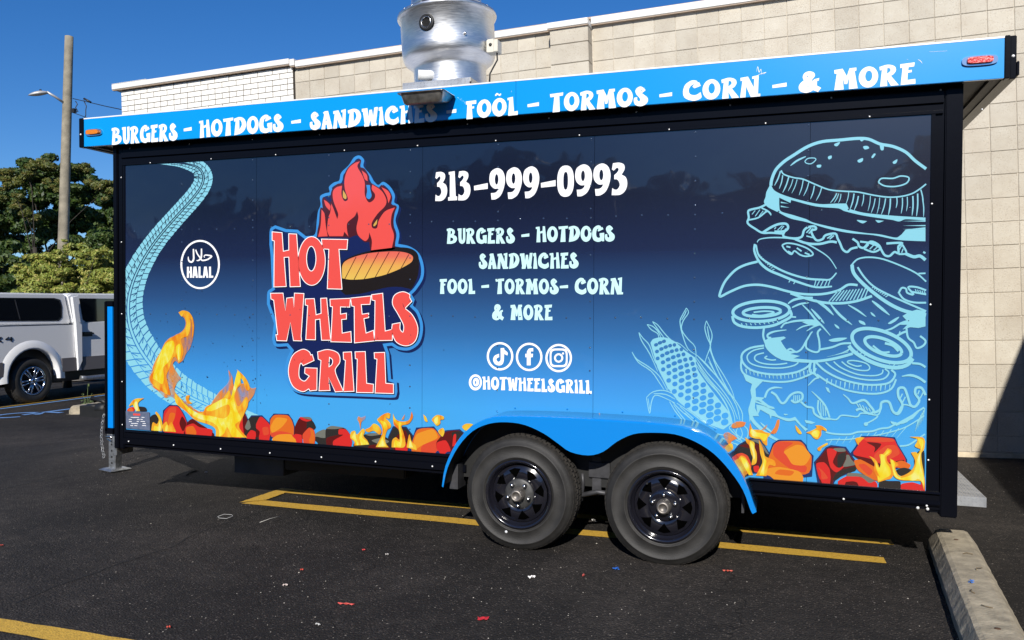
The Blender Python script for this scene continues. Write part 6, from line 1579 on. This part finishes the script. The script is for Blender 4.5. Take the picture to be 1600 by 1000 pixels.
ground_strip('pale_tan_patch', [(-12.0, 10.9), (-11.45, 10.95), (-11.5, 11.5), (-11.75, 11.6)], mat('pale_tan_ground', (.42, .36, .26), .9, noise=.4, nscale=9, bump=.5), .006, 12, .03)  # pale tan patch at the near end of the wheel stop

# ================================================================ pavement and grass far left
SWK = mat('tan_sidewalk', (.34, .29, .23), .9, noise=.15, nscale=1.5)
GRS = mat('dry_grass_ground', (.055, .065, .022), .95, noise=.4, nscale=1.2, detail=8)
def flat(name, pts, m, dz, kind='structure'):
    mb = MB(); 
    n = len(mb.v)
    for x, y in pts: mb.v.append((x, y, dz))
    for t in tessellate_polygon([[Vector((x, y, 0)) for x, y in pts]]): mb.face([n + i for i in t])
    return tag(mb.build(name, m), kind=kind)
def gp(px, py):
    d_ = ray(px, py); t = -CAM.z / d_.z; q = CAM + d_ * t; return (q.x, q.y)
flat('sidewalk', [gp(-500, 628), gp(400, 582), gp(400, 567), gp(-500, 598)], SWK, .03)
flat('grass_verge', [gp(-900, 612), gp(420, 564), (-30, 260), (-400, 200)], GRS, .015)
# ================================================================ white pickup with a cap, parked beyond the front of the trailer
XP = -14.60
def xp(x, y, X=XP):                 # photograph point laid on the truck's near flank (a plane of constant x)
    d_ = ray(x, y); t = (X - CAM.x) / d_.x; q = CAM + d_ * t
    return (q.y, q.z)
truck = empty('pickup_truck', (XP, 12.4, 0), label='white pickup truck with bed cap and dark windows parked beside the blue line', cat='pickup truck')
TY = 12.4
PWH = mat('silver_white_paint', (.82, .82, .82), .3, 0, coat=.7, coatr=.06)
PGR = mat('grey_cladding_paint', (.13, .12, .125), .4, coat=.4)
GLS = mat('tinted_glass', (.004, .005, .007), .04, coat=1)
RBT = mat('black_plastic', (.012, .012, .013), .45)
def side(name, pts, x0, x1, m, px=True, bevel=0, parent=truck):
    P = [xp(*q) for q in pts] if px else pts
    mb = MB().prism([(y - TY, z) for y, z in P], x0, x1, axis='x')
    return mb.build(name, m, parent, bevel)
yr = xp(52, 592)[0]; zr = .455; RA = .60
yf = yr + 4.25
def archpts(yc, r, n=12): return [(yc + r * math.cos(math.pi * (1 - i / n)), zr + .06 + r * 1.02 * math.sin(math.pi * (1 - i / n))) for i in range(n + 1)]
zbelt = xp(80, 507)[1]; zroof = xp(80, 458)[1]; zbot = xp(120, 579)[1]; zcl = xp(120, 558)[1]
y_cab = xp(118, 540)[0]; y_rear = yr - 1.35; y_front = yf + 1.15
# lower body: bed + cab doors + front fender as one shell with the two arches
shell = [(y_rear, zbot + .03)] + [(yr - RA, zbot)] + archpts(yr, RA) + [(yr + RA, zbot)] + [(yf - RA, zbot)] + archpts(yf, RA) + [(yf + RA, zbot), (y_front, zbot + .05), (y_front + .02, zbelt - .25), (y_front - .15, zbelt - .02), (yf - .95, zbelt + .12), (y_cab, zbelt), (y_rear, zbelt)]
side('body', shell, -2.05, 0, PWH, False, .02)
# cap on the bed
a0 = xp(105, 458)[0]; a1 = xp(117, 505)[0]
side('bed_cap', [(y_rear + .05, zbelt + .002), (a1 - .03, zbelt + .002), (a0, zroof), (y_rear + .35, zroof)], -1.95, -.06, PWH, False, .03)
# cab above the belt
cabp = [(y_cab - .02, zbelt + .005), (y_cab - .14, zroof - .05), (y_cab - .02, zroof + .01), (y_cab + 1.75, zroof + .02), (y_cab + 2.65, zbelt + .13), (y_cab + 2.62, zbelt + .005)]
side('cab', cabp, -1.98, -.05, PWH, False, .03)
side('cap_window', [(-60, 466), (86, 467), (95, 470), (98, 478), (98, 495), (93, 499.5), (-60, 500)], -.058, -.05, GLS, True, .004)
side('cap_window_frame', [(-62, 464.5), (88, 465.5), (97, 468), (100, 478), (100, 496), (95, 501.5), (-62, 502)], -.059, -.054, RBT, True)
side('window_divider', [(25.5, 468), (27, 468), (35, 499), (33.5, 499)], -.050, -.046, GREYM, True)
wy0, wz1 = xp(126, 466); wy1, wz0 = xp(132, 503)
side('door_window', [(wy0, wz1), (wy0 + 1.55, wz1), (wy0 + 2.15, wz0 + .05), (wy0 + 2.1, wz0), (wy1 + .08, wz0), (wy1, wz0 + .05)], -.048, -.042, GLS, False, .004)
side('windshield', [(y_cab + 1.9, zroof - .06), (y_cab + 1.86, zroof - .03), (y_cab + 2.6, zbelt + .2), (y_cab + 2.64, zbelt + .2)], -1.85, -.2, GLS, False)
side('cab_side', [(y_cab, zbot), (y_cab - .03, zbelt), (y_cab - .10, zroof - .08), (y_cab + .08, zroof - .04), (y_cab + .06, zbelt + .05), (y_cab + .14, zbelt - .02), (y_cab + .12, zbot + .2)], -.001, .06, PWH, False, .01)
# pillars, seams, cladding
side('cladding', [(yr + RA + .08, zbot - .001), (y_cab - .02, zbot - .001), (y_cab - .02, zcl), (yr + RA + .08, zcl)], .001, .03, PGR, False, .006)
side('cladding', [(y_cab + .13, zbot - .001), (yf - RA - .08, zbot - .001), (yf - RA - .08, zcl), (y_cab + .13, zcl)], .001, .035, PGR, False, .006)
side('cladding', [(y_rear, zbot + .02), (yr - RA - .05, zbot), (yr - RA - .08, zcl), (y_rear, zcl)], .001, .03, PGR, False, .006)
for yy_ in (y_cab - .012, y_cab + 1.55):
    side('door_seam', [(yy_, zbot + .02), (yy_ + .012, zbot + .02), (yy_ + .012, zbelt), (yy_, zbelt)], .0005, .003, RBT, False)
side('bed_rail_seam', [(y_rear, zbelt - .012), (y_cab - .05, zbelt - .012), (y_cab - .05, zbelt + .001), (y_rear, zbelt + .001)], -.004, .003, RBT, False)
# wheel arch flares
for yc in (yr, yf):
    fl_ = MB(); n = 18
    for i in range(n + 1):
        a = math.pi * (1 - i / n) * 1.06 - .09
        for r_2, xx in ((RA + .17, .002), (RA + .13, .02), (RA + .03, .045), (RA + .0, .045), (RA - .01, -.05)):
            fl_.v.append((xx, yc - TY + r_2 * math.cos(a), zr + .06 + r_2 * 1.0 * math.sin(a)))
    for i in range(n):
        for k in range(4): fl_.face([i * 5 + k, i * 5 + k + 1, (i + 1) * 5 + k + 1, (i + 1) * 5 + k], 0, True)
    f2 = fl_.build('fender_flare', PWH, truck)
BX('wheel_well', (-1.9, yr - TY - RA, zbot - .05), (-.12, yr - TY + RA, zbelt - .1), RBT, truck)
BX('underbody', (-1.8, y_rear - TY + .3, .36), (-.25, y_front - TY - .3, zbot + .05), RBT, truck)
MB().tube([(-.0, y_cab - TY + .1, .42), (.02, y_cab - TY + .25, .40), (.02, yf - TY - .9, .40), (0, yf - TY - .75, .42)], .05, 10).build('step_bar', GALV, truck)
# handle
hy, hz = xp(136, 522)
hd = MB().box((0.001, hy - TY - .14, hz - .05), (.012, hy - TY + .14, hz + .05)); hd.box((.012, hy - TY - .12, hz + .0), (.045, hy - TY + .16, hz + .028))
hd.build('door_handle', RBT, truck, .008)
# badge "4X4" behind the rear wheel
BD = mat('badge_black', (.02, .02, .022), .4)
def seg(mb, a, b, w=.016):
    a = Vector((0, a[0], a[1])); b = Vector((0, b[0], b[1])); d_ = (b - a).normalized(); n_ = Vector((0, -d_.z, d_.y)) * w / 2
    k = len(mb.v)
    for q in (a - n_, b - n_, b + n_, a + n_): mb.v.append((.002, q.y, q.z))
    for q in (a - n_, b - n_, b + n_, a + n_): mb.v.append((.009, q.y, q.z))
    for q in ((4, 5, 6, 7), (0, 1, 5, 4), (1, 2, 6, 5), (2, 3, 7, 6), (3, 0, 4, 7)): mb.face([k + i for i in q])
by, bz = xp(15, 530); by -= TY; bz = xp(15, 530)[1]; hh = .045
bdg = MB()
for o_ in (0, -.50):
    x0 = by + o_
    seg(bdg, (x0 - .10, bz), (x0 + .07, bz)); seg(bdg, (x0 - .09, bz), (x0 - .02, bz + hh)); seg(bdg, (x0 + .03, bz - hh), (x0 + .03, bz + hh), .028)
seg(bdg, (by - .36, bz - hh), (by - .18, bz + hh), .03); seg(bdg, (by - .36, bz + hh), (by - .18, bz - hh), .03)
bdg.build('badge', BD, truck)
CHW = mat('chrome_alloy', (.68, .68, .70), .18, 1.0)
def truck_wheel(yc, xo, flip=1):
    w = empty('wheel', (xo, yc - TY, zr)); w.parent = truck
    if flip < 0: w.rotation_euler = (0, 0, math.pi)
    MT = Matrix.Rotation(math.radians(90), 4, 'Y')          # lathe axis -> +x
    R_t, rr_ = .47, .285
    MB().lathe([(rr_, -.02), (rr_ + .03, .012), (R_t * .86, .016), (R_t * .93, .0), (R_t * .985, -.03), (R_t, -.06), (R_t, -.22), (R_t * .95, -.27), (rr_, -.27)], 56, 0, MT).build('tyre', RUBBER, w)
    tb = MB(); nb = 44
    for i in range(nb):
        for xa_, xb_, of in ((-.02, -.075, 0), (-.09, -.14, .5), (-.155, -.21, 0)):
            a0 = (i + of) / nb * 2 * math.pi; a1 = a0 + .085
            n = len(tb.v)
            for xx in (xa_, xb_):
                for r, a in ((R_t * .97, a0), (R_t * .97, a1), (R_t * 1.018 - (.016 if xx == -.02 else 0), a1), (R_t * 1.018 - (.016 if xx == -.02 else 0), a0)): tb.v.append((xx, r * math.cos(a), r * math.sin(a)))
            for q in ((0, 1, 2, 3), (4, 7, 6, 5), (3, 2, 6, 7), (0, 4, 5, 1), (1, 5, 6, 2), (0, 3, 7, 4)): tb.face([n + j for j in q])
    t_ = tb.build('tread', RUBBER, w); t_['kind'] = 'stuff'
    MB().lathe([(rr_ + .01, .0), (rr_, .012), (rr_ * .93, .004), (rr_ * .9, -.05), (rr_ * .86, -.16)], 40, 0, MT).build('rim', CHW, w)
    MB().lathe([(.001, -.10), (rr_ * .9, -.10)], 32, 0, MT).build('brake', RBT, w)
    sm = MB()
    for i in range(6):
        a = i * math.pi / 3 + .15
        for s in (-.14, .14):
            r0, r1 = .07, rr_ * .95
            d0 = a + s * 1.5; d1 = a + s
            sm.tube([(-.005, r0 * math.cos(d0), r0 * math.sin(d0)), (.0, r1 * .7 * math.cos(d1 * .5 + d0 * .5), r1 * .7 * math.sin(d1 * .5 + d0 * .5)), (-.012, r1 * math.cos(d1), r1 * math.sin(d1))], [.022, .018, .02], 6)
    sm.build('spokes', CHW, w)
    MB().lathe([(.085, -.02), (.08, .0), (.055, .008), (.05, .025), (.03, .035), (.001, .036)], 28, 0, MT).build('hub', CHW, w)
for yc in (yr, yf):
    truck_wheel(yc, .0); truck_wheel(yc, -2.05, -1)
BX('rear_bumper', (-2.0, y_rear - TY - .16, .48), (-.02, y_rear - TY - .001, .70), CHR, truck, .02)
BX('front_bumper', (-2.0, y_front - TY + .021, .45), (-.02, y_front - TY + .18, .72), CHR, truck, .02)
BX('rear_glass', (-1.7, y_rear - TY + .1, zbelt + .12), (-.3, y_rear - TY + .13, zroof - .12), GLS, truck)
for s in (-1.93, -.16): BX('tail_light', (s, y_rear - TY - .012, zbelt - .5), (s + .12, y_rear - TY - .001, zbelt - .12), REDL, truck, .004)

# ================================================================ utility pole with street lamp
WOOD = mat('weathered_pole_wood', (.24, .21, .155), .9, noise=.35, nscale=3, bump=.6, bscale=25, detail=8)
def atd(px, py, D): return CAM + ray(px, py) * D
DP = 24
pt, pb_ = atd(108, 57, DP), atd(98.5, 392, DP)
dirp = (pb_ - pt).normalized(); base_ = pt + dirp * ((pt.z) / -dirp.z)
up = empty('utility_pole', base_, label='tall bare wooden utility pole with a street lamp arm rising above the bush', cat='utility pole')
def rel(v, o_=base_): return tuple(Vector(v) - o_)
pole = MB(); P = [base_ + Vector((0, 0, -.2))] + [base_.lerp(pt, i / 12) for i in range(13)]
pole.tube([rel(q) for q in P], [.170] + [.168 - .052 * i / 12 for i in range(13)], 18)
pole.build('pole', WOOD, up)
LGR = mat('lamp_grey_metal', (.42, .42, .42), .5, .4)
a_ = atd(99, 160, DP - .1); b1 = atd(86, 151, DP - .25); b2 = atd(73, 143.5, DP - .4)
MB().tube([rel(a_), rel(b1), rel(b2)], .035, 10).build('lamp_arm', LGR, up)
h0, h1 = atd(74, 145, DP - .4), atd(43, 149, DP - .6)
hm = MB(); axd = (h1 - h0)
M2 = Matrix.Translation(Vector(rel(h0)))
xd = axd.normalized(); zd = Vector((0, 0, 1)); zd = (zd - xd * zd.dot(xd)).normalized(); yd = zd.cross(xd)
Mh = Matrix(((xd.x, yd.x, zd.x, rel(h0)[0]), (xd.y, yd.y, zd.y, rel(h0)[1]), (xd.z, yd.z, zd.z, rel(h0)[2]), (0, 0, 0, 1)))
Lh = axd.length
for i in range(9):
    t = i / 8; w = .13 * math.sin(math.pi * min(1, t * .92 + .1)) ** .6; hgt_ = .07 * math.sin(math.pi * min(1, t * .9 + .12)) ** .7
    for k in range(10):
        a = 2 * math.pi * k / 10; hm.v.append(tuple(Mh @ Vector((t * Lh, w * math.cos(a), hgt_ * math.sin(a) * (1.2 if math.sin(a) > 0 else .7)))))
for i in range(8):
    for k in range(10): hm.face([i * 10 + k, i * 10 + (k + 1) % 10, (i + 1) * 10 + (k + 1) % 10, (i + 1) * 10 + k], 0, True)
hm.build('lamp_head', LGR, up)
MB().lathe([(.03, 0), (.03, .05), (.001, .055)], 10, 0, Mh @ Matrix.Translation((Lh * .3, 0, .07))).build('photocell', RBT, up)
MB().box((-.05, -.05, -.06), (.05, .05, .06)).build('cable_clamp', RBT, up, loc=rel(atd(115.5, 173, DP - .1)))
def wire(name, pts, D, r, label):
    root_ = atd(pts[0][0], pts[0][1], D[0]); n = len(pts)
    P = [Vector(atd(x, y, D[0] + (D[1] - D[0]) * i / (n - 1))) - root_ for i, (x, y) in enumerate(pts)]
    return tag(MB().tube([tuple(q) for q in P], r, 6).build(name, RBT, loc=root_), label, 'wire')
wire('power_line', [(114, 154), (140, 160), (165, 166), (194, 172)], (DP, 20), .012, 'upper service wire running from the pole to the white brick corner')
wire('power_line', [(114, 176), (128, 181), (142, 187), (195, 200)], (DP, 20), .010, 'lower service wire leaving the pole behind the trailer roof')
wire('hanging_cable', [(118, 158), (121, 163), (118, 168), (122, 174), (116, 176)], (DP - .1, DP - .1), .014, 'short dark cable looped against the side of the wooden pole')
wire('hanging_cable', [(131, 157), (135, 166), (134, 172), (134, 180), (131, 187)], (22, 22), .012, 'dark cable hanging down beside the service wire junction')
wire('splice_case', [(131, 154), (137, 157), (142, 160)], (22, 22), .03, 'small dark splice case on the upper service wire')

# ================================================================ trees
def leaf_mat(name, cols, tr=.25):
    m = bpy.data.materials.new(name); m.use_nodes = True
    N, L = m.node_tree.nodes, m.node_tree.links
    p = N['Principled BSDF']; g_ = N.new('ShaderNodeNewGeometry')
    r = ramp(N, [(i / (len(cols) - 1), c) for i, c in enumerate(cols)]); L.new(g_.outputs['Random Per Island'], r.inputs[0]); L.new(r.outputs[0], p.inputs['Base Color'])
    p.inputs['Roughness'].default_value = .55
    t_ = N.new('ShaderNodeBsdfTranslucent'); L.new(r.outputs[0], t_.inputs[0])
    mx = N.new('ShaderNodeMixShader'); mx.inputs[0].default_value = tr
    L.new(p.outputs[0], mx.inputs[1]); L.new(t_.outputs[0], mx.inputs[2]); L.new(mx.outputs[0], N['Material Output'].inputs[0])
    return m
LDARK = leaf_mat('dark_green_leaves', [(.016, .036, .006), (.032, .068, .010), (.052, .095, .015), (.09, .11, .02)])
LBUSH = leaf_mat('yellow_green_leaves', [(.14, .19, .028), (.23, .28, .048), (.31, .34, .06), (.40, .33, .09)])
LOLV = leaf_mat('olive_leaves', [(.05, .075, .012), (.09, .11, .018), (.13, .14, .025), (.20, .15, .035)])
BARK = mat('tree_bark', (.03, .024, .018), .95, noise=.4, nscale=6, bump=.6, bscale=20)
def leafy(mb, blobs, count, size, rr, droop=0.0, aspect=.5):
    tot = sum(b[3] * b[4] for b in blobs)
    for (cx, cy, cz, rx, rz) in blobs:
        for _ in range(int(count * rx * rz / tot)):
            while True:
                u = Vector((rr.uniform(-1, 1), rr.uniform(-1, 1), rr.uniform(-1, 1)))
                if .05 < u.length < 1: break
            u = u.normalized() * (.45 + .75 * rr.random() ** .8)
            c = Vector((cx + u.x * rx, cy + u.y * rx, cz + u.z * rz))
            nn = (u.normalized() * 1.1 + Vector((rr.gauss(0, .55), rr.gauss(0, .55), rr.gauss(0, .55) + .25))).normalized()
            dr = nn.cross(Vector((rr.gauss(0, 1), rr.gauss(0, 1), rr.gauss(0, 1)))).normalized()
            if droop and dr.z > 0: dr = -dr
            n_ = nn.cross(dr).normalized()
            s = size * rr.uniform(.6, 1.4); k = len(mb.v)
            a = dr * s; b_2 = n_ * s * aspect
            mb.v += [tuple(c - a), tuple(c + b_2 - a * .1), tuple(c + a), tuple(c - b_2 - a * .1)]
            mb.face([k, k + 1, k + 2, k + 3])
def tree(name, label, base, blobs, count, size, lm, seed, trunk_h, tr_r=.2, droop=0, cat='tree', group=None, aspect=.5):
    rr = random.Random(seed)
    base = Vector(base)
    root = empty(name, base, label=label, cat=cat, group=group)
    tk_ = MB()
    topc = Vector((0, 0, trunk_h))
    tk_.tube([(0, 0, -.1), (.03 * trunk_h * .2, 0, trunk_h * .5), tuple(topc)], [tr_r * 1.25, tr_r, tr_r * .6], 10)
    for b_ in blobs[::max(1, len(blobs) // 3)]:
        c = Vector(b_[:3]); m_ = topc.lerp(c, .5) + Vector((rr.uniform(-.2, .2), 0, -.1))
        tk_.tube([tuple(topc * .8), tuple(m_), tuple(c)], [tr_r * .25, tr_r * .12, tr_r * .04], 6)
    tk_.build('trunk', BARK, root)
    lb = MB(); leafy(lb, blobs, count, size, rr, droop, aspect)
    lb.build('crown', lm, root, fix=False)
    return root
def blobset(cx, cy, cz, rx, rz, n, rr, br=(.16, .32), flat=1.0):
    out = []
    for i in range(n):
        while True:
            u = Vector((rr.uniform(-1, 1), rr.uniform(-1, 1), rr.uniform(-1, 1)))
            if .3 < u.length < 1: break
        k = rr.uniform(*br) * rx
        out.append((cx + u.x * rx * .85, cy + u.y * rx * .85, cz + u.z * rz * .85, k, k * .62 * flat))
    return out
def crown_from_px(spots, D, base, dj, rr, sub=5):
    """spots: (px, py, radius px) of foliage masses seen in the photograph, placed at their distance"""
    out = []
    for (x, y, r) in spots:
        q = atd(x, y, D + rr.uniform(-dj, dj)) - base; R_m = r / F_PX * D
        for k in range(sub):
            u = Vector((rr.gauss(0, .7), rr.gauss(0, .5), rr.gauss(0, .55))) * R_m
            s = R_m * rr.uniform(.28, .75)
            out.append((q.x + u.x, q.y + u.y, q.z + u.z, s, s * .5))
    return out
D1 = 44
b0 = atd(90, 560, D1); b0.z = 0
rr = random.Random(21)
sp1_ = [(60, 262, 20), (40, 275, 18), (80, 272, 18), (22, 290, 18), (8, 305, 16), (-12, 320, 22), (60, 300, 26), (92, 300, 22), (30, 325, 26), (0, 350, 24), (60, 345, 28), (90, 350, 26), (-20, 370, 26), (125, 265, 14), (132, 285, 18), (150, 300, 18), (168, 300, 16), (185, 310, 20), (120, 320, 24), (150, 335, 24), (180, 350, 24), (110, 370, 24), (140, 380, 26), (170, 395, 24), (65, 390, 24), (30, 375, 16), (210, 330, 26), (220, 380, 28), (-30, 300, 18)]
tree('shade_tree', 'broad dark green tree filling the left background behind the utility pole', b0, crown_from_px(sp1_, D1, b0, 1.6, rr, 10), 140000, .11, LDARK, 1, 5.0, .28)
sp2_ = [(62, 258, 13), (48, 268, 12), (76, 266, 12), (30, 283, 12), (12, 300, 10), (90, 288, 12), (128, 262, 10), (150, 290, 12), (170, 292, 12), (20, 320, 12), (50, 330, 12)]
b1_ = atd(60, 560, D1 - 4); b1_.z = 0
tree('locust_tree', 'feathery olive tree catching the sun at the top left, in front of the dark tree', b1_, crown_from_px(sp2_, D1 - 4, b1_, .8, rr), 34000, .10, LOLV, 5, 5.5, .16, aspect=.4)
b2_ = atd(5, 560, 36); b2_.z = 0
tree('low_dark_tree', 'low dark tree behind the pickup cap at the left edge', b2_, crown_from_px([(5, 400, 20), (-20, 420, 30), (5, 435, 22), (25, 440, 16), (-50, 400, 34), (40, 420, 14)], 36, b2_, 1, rr), 16000, .14, LDARK, 6, 3, .2)
DB = 20.5
b3_ = atd(105, 600, DB); b3_.z = 0
sp3_ = [(100, 398, 12), (75, 404, 14), (55, 410, 12), (125, 402, 14), (150, 400, 12), (165, 405, 12), (38, 428, 14), (60, 430, 18), (90, 425, 20), (120, 428, 20), (150, 428, 20), (178, 425, 20), (30, 450, 16), (60, 455, 22), (100, 455, 24), (140, 455, 24), (175, 455, 22), (200, 440, 22), (108, 386, 7), (160, 390, 7), (205, 410, 14), (90, 490, 24), (130, 490, 24), (170, 490, 24), (50, 490, 22), (90, 530, 24), (140, 530, 24), (60, 530, 22), (180, 530, 22)]
tree('flowering_bush', 'rounded yellow green bush with drooping leaves around the foot of the utility pole', b3_, crown_from_px(sp3_, DB, b3_, .5, rr, 8), 120000, .055, LBUSH, 7, 1.4, .09, droop=.8, cat='bush', aspect=.3)
for i, (px, D, s, hgt_) in enumerate(((-330, 48, 4.5, 9), (-700, 55, 5, 9), (300, 60, 5, 8), (40, 58, 5, 6.5), (150, 62, 5.5, 6.5))):
    bb_ = atd(px, 560, D); bb_.z = 0; rq = random.Random(40 + i)
    tree('background_tree', ['dark tree well to the left of the pickup', 'farthest dark tree at the far left of the lot', 'dark tree hidden behind the white brick corner', 'distant tree mass behind the left half of the bush', 'distant tree mass behind the bush and the utility pole'][i], bb_, blobset(0, 0, hgt_ * .5, s, hgt_ * .55, 34, rq, (.25, .45)), 12000, .26, LDARK, 50 + i, 4, .3, group='trees beyond the parking lot')
# trees across the lot behind the camera: what the glossy side of the trailer mirrors
rq = random.Random(60)
adj = ['leftmost', 'second from the left', 'third from the left', 'fourth from the left', 'fifth from the left', 'sixth from the left', 'seventh from the left', 'eighth from the left', 'eighth from the right', 'seventh from the right', 'sixth from the right', 'fifth from the right', 'fourth from the right', 'third from the right', 'second from the right', 'rightmost']
proto = []
for k in range(3):
    lb = MB(); leafy(lb, blobset(0, 0, 4.3 + .4 * k, 3.4, 3.6, 30, rq, (.3, .5)) + blobset(0, 0, 1.6, 3.4, 1.6, 12, rq, (.3, .5)), 7000, .38, rq)
    tkm = MB().tube([(0, 0, -.1), (.05, 0, 3), (0, .05, 5)], [.3, .22, .12], 8)
    proto.append((tkm.mesh('trunk', BARK), lb.mesh('crown', LDARK, fix=False)))
for i in range(16):
    x = -38 + i * 4.9 + rq.uniform(-1, 1); y = -25 + rq.uniform(-2.5, 2)
    r0_ = empty('roadside_tree', (x, y, 0), (0, 0, rq.uniform(0, 6)), 'dark roadside tree mirrored in the trailer side, ' + adj[i] + ' of the row', 'tree', 'roadside trees mirrored in the trailer')
    sc = rq.uniform(.72, 1.08) * (1.12 if i in (6, 9, 12) else 1)
    r0_.scale = (sc * 1.1, sc * 1.1, sc)
    tm, cm = proto[i % 3]
    link('trunk', tm, r0_); link('crown', cm, r0_)
wh = MB()
tag(flat('far_hedge_ground', [(-60, -30), (60, -30), (60, -200), (-60, -200)], GRS, .02))

# ================================================================ weed by the wheel stop
wb_ = atd(137, 626, 15.6); wb_.z = gz(wb_.x, wb_.y)
weed = empty('weed', wb_, label='thin green weed growing beside the left concrete wheel stop', cat='plant')
WG = mat('weed_green', (.09, .13, .04), .8)
wm = MB()
for (dx, h, bend) in ((0, .42, .02), (-.07, .22, -.05), (.04, .25, .08), (-.03, .12, -.08), (.08, .1, .1)):
    wm.tube([(dx * .3, 0, 0), (dx * .7, 0, h * .5), (dx + bend, 0, h)], [.006, .005, .003], 5)
wm.build('stem', WG, weed)
lm_ = MB(); rr = random.Random(9); leafy(lm_, [(0, 0, .07, .12, .07), (.02, 0, .40, .03, .03), (-.1, 0, .22, .03, .03)], 90, .022, rr)
lm_.build('leaves', WG, weed, fix=False)

# ================================================================ litter
def scrap(name, px, py, w, h, rgb, label, rot=0.0, curl=.01, z=None, loc=None, n=6):
    q = loc or gnd(px, py); rr = random.Random(int(px * 7 + py))
    mb = MB()
    for j in range(3):
        for i in range(n + 1):
            u, v_ = i / n - .5, j / 2 - .5
            mb.v.append((u * w + rr.uniform(-.12, .12) * h, v_ * h * rr.uniform(.7, 1.1), .003 + abs(math.sin(u * 5 + v_ * 3)) * curl + rr.uniform(0, .002)))
    for j in range(2):
        for i in range(n): mb.face([j * (n + 1) + i, j * (n + 1) + i + 1, (j + 1) * (n + 1) + i + 1, (j + 1) * (n + 1) + i])
    ob = mb.build(name, mat(name + '_' + label[:8].strip().replace(' ', '_'), rgb, .6), loc=tuple(q), rot=(0, 0, rot))
    return tag(ob, label, 'litter')
scrap('paper_scrap', 755, 968, .055, .045, (.55, .02, .03), 'bright red square paper scrap lying on the asphalt at the bottom centre', .3, .004)
scrap('paper_scrap', 541, 946, .10, .008, (.5, .06, .05), 'long thin red strip of litter on the asphalt in front of the trailer', .05)
scrap('paper_scrap', 831, 904, .042, .018, (.75, .72, .7), 'small crumpled white tissue scrap on the asphalt below the left trailer wheel', .6, .014)
scrap('paper_scrap', 446, 916, .03, .015, (.5, .42, .38), 'pale flattened scrap at the left of the red strip', .2)
scrap('paper_scrap', 497, 978, .035, .010, (.5, .5, .48), 'pale grey scrap near the bottom edge, left of the red strip', -.4)
scrap('paper_scrap', 472, 892, .02, .012, (.6, .08, .05), 'tiny red fleck on the asphalt left of the trailer wheels', .2)
scrap('paper_scrap', 568, 861, .02, .015, (.6, .06, .06), 'tiny red fleck beside the yellow line', .7)
scrap('paper_scrap', 912, 901, .014, .028, (.6, .12, .10), 'tiny red scrap left of the blue litter', .1, .012)
scrap('paper_scrap', 1137, 894, .06, .004, (.5, .08, .05), 'thin red thread on the asphalt below the right trailer wheel', 0)
scrap('paper_scrap', 264, 982, .02, .02, (.62, .10, .06), 'small orange red chip near the lower left yellow line', .5)
scrap('paper_scrap', 605, 868, .022, .012, (.45, .42, .4), 'small grey pebble-like scrap in front of the yellow line', .3)
scrap('paper_scrap', 322, 739, .03, .014, (.7, .7, .68), 'small white scrap in the sun behind the trailer jack', 0)
scrap('paper_scrap', 2, 854, .03, .02, (.5, .08, .05), 'small red chip at the left edge of the lot', 0)
def crumple(px, py, s, rgb, label, loc=None, k=9):
    q = loc or gnd(px, py); rr = random.Random(int(px + py)); mb = MB()
    for i in range(k):
        a = rr.uniform(0, 6); r = s * rr.uniform(.1, .8)
        c = Vector((r * math.cos(a), r * .6 * math.sin(a), s * rr.uniform(.1, .6))); n = len(mb.v)
        for j in range(4): mb.v.append(tuple(c + Vector((rr.uniform(-1, 1), rr.uniform(-1, 1), rr.uniform(-.5, .8))) * s * .45))
        mb.face([n, n + 1, n + 2]); mb.face([n, n + 2, n + 3])
    return tag(mb.build('crumpled_wrapper', mat('wrapper_' + label[:5], rgb, .35), loc=tuple(q)), label, 'litter')
crumple(963, 891, .022, (.03, .16, .62), 'crumpled bright blue wrapper on the asphalt between and below the two wheels')
crumple(928, 815, .03, (.45, .44, .42), 'crumpled clear plastic scrap on the ground between the two wheels')
q = Vector((.885, 4.72, gz(.88, 4.7) + .137)); crumple(1520, 899, .022, (.05, .18, .55), 'blue and red shredded wrapper on top of the right wheel stop', q, 12)
def twig(name, pts, label, cat='twig', rgb=(.2, .15, .1), r=.0018):
    P = [gnd(*q) for q in pts]; c0 = P[0].copy()
    return tag(MB().tube([tuple(q - c0 + Vector((0, 0, .004 + .004 * (i % 2)))) for i, q in enumerate(P)], r, 5).build(name, mat('twig_' + label[:6].strip(), rgb, .8), loc=c0), label, cat)
twig('twig', [(406, 817), (422, 812), (440, 807)], 'straight pale straw on the asphalt below the yellow line corner', 'straw', (.5, .48, .44), .002)
twig('twig', [(711, 917), (713, 922), (714, 926)], 'short black twig on the asphalt below the left wheel', 'twig', (.02, .02, .02), .003)
twig('string', [(340, 808), (350, 805), (362, 805), (364, 808), (354, 811), (342, 811), (340, 808)], 'loop of pale string on the asphalt left of the yellow line', 'string', (.45, .45, .43), .0016)
twig('twig', [(292, 743), (298, 739), (308, 736)], 'curved dark twig near the trailer jack shadow', 'twig', (.02, .018, .015), .006)
for k, (yy2, dx) in enumerate(((5.25, .0), (4.95, .03), (4.55, -.03), (4.35, .02))):
    zz = gz(.9, yy2) + .139; x = .845 + (yy2 - 3.8) * .068 + dx
    MBt = MB().tube([(0, 0, 0), (.02, .01, .004), (.05, -.005, .002)], .0022, 5)
    tag(MBt.build('dry_stalk', mat('stalk', (.14, .10, .05), .9), loc=(x, yy2, zz), rot=(0, 0, k * .9)), ['dry leaf stalk at the far end of the right wheel stop', 'dry stalk on the wheel stop beyond the blue wrapper', 'bent dry stalk on the wheel stop nearer than the blue wrapper', 'dry stalk on the wheel stop closest to the viewer'][k], 'stalk', 'dry stalks lying on the wheel stop')
bpy.context.view_layer.update()
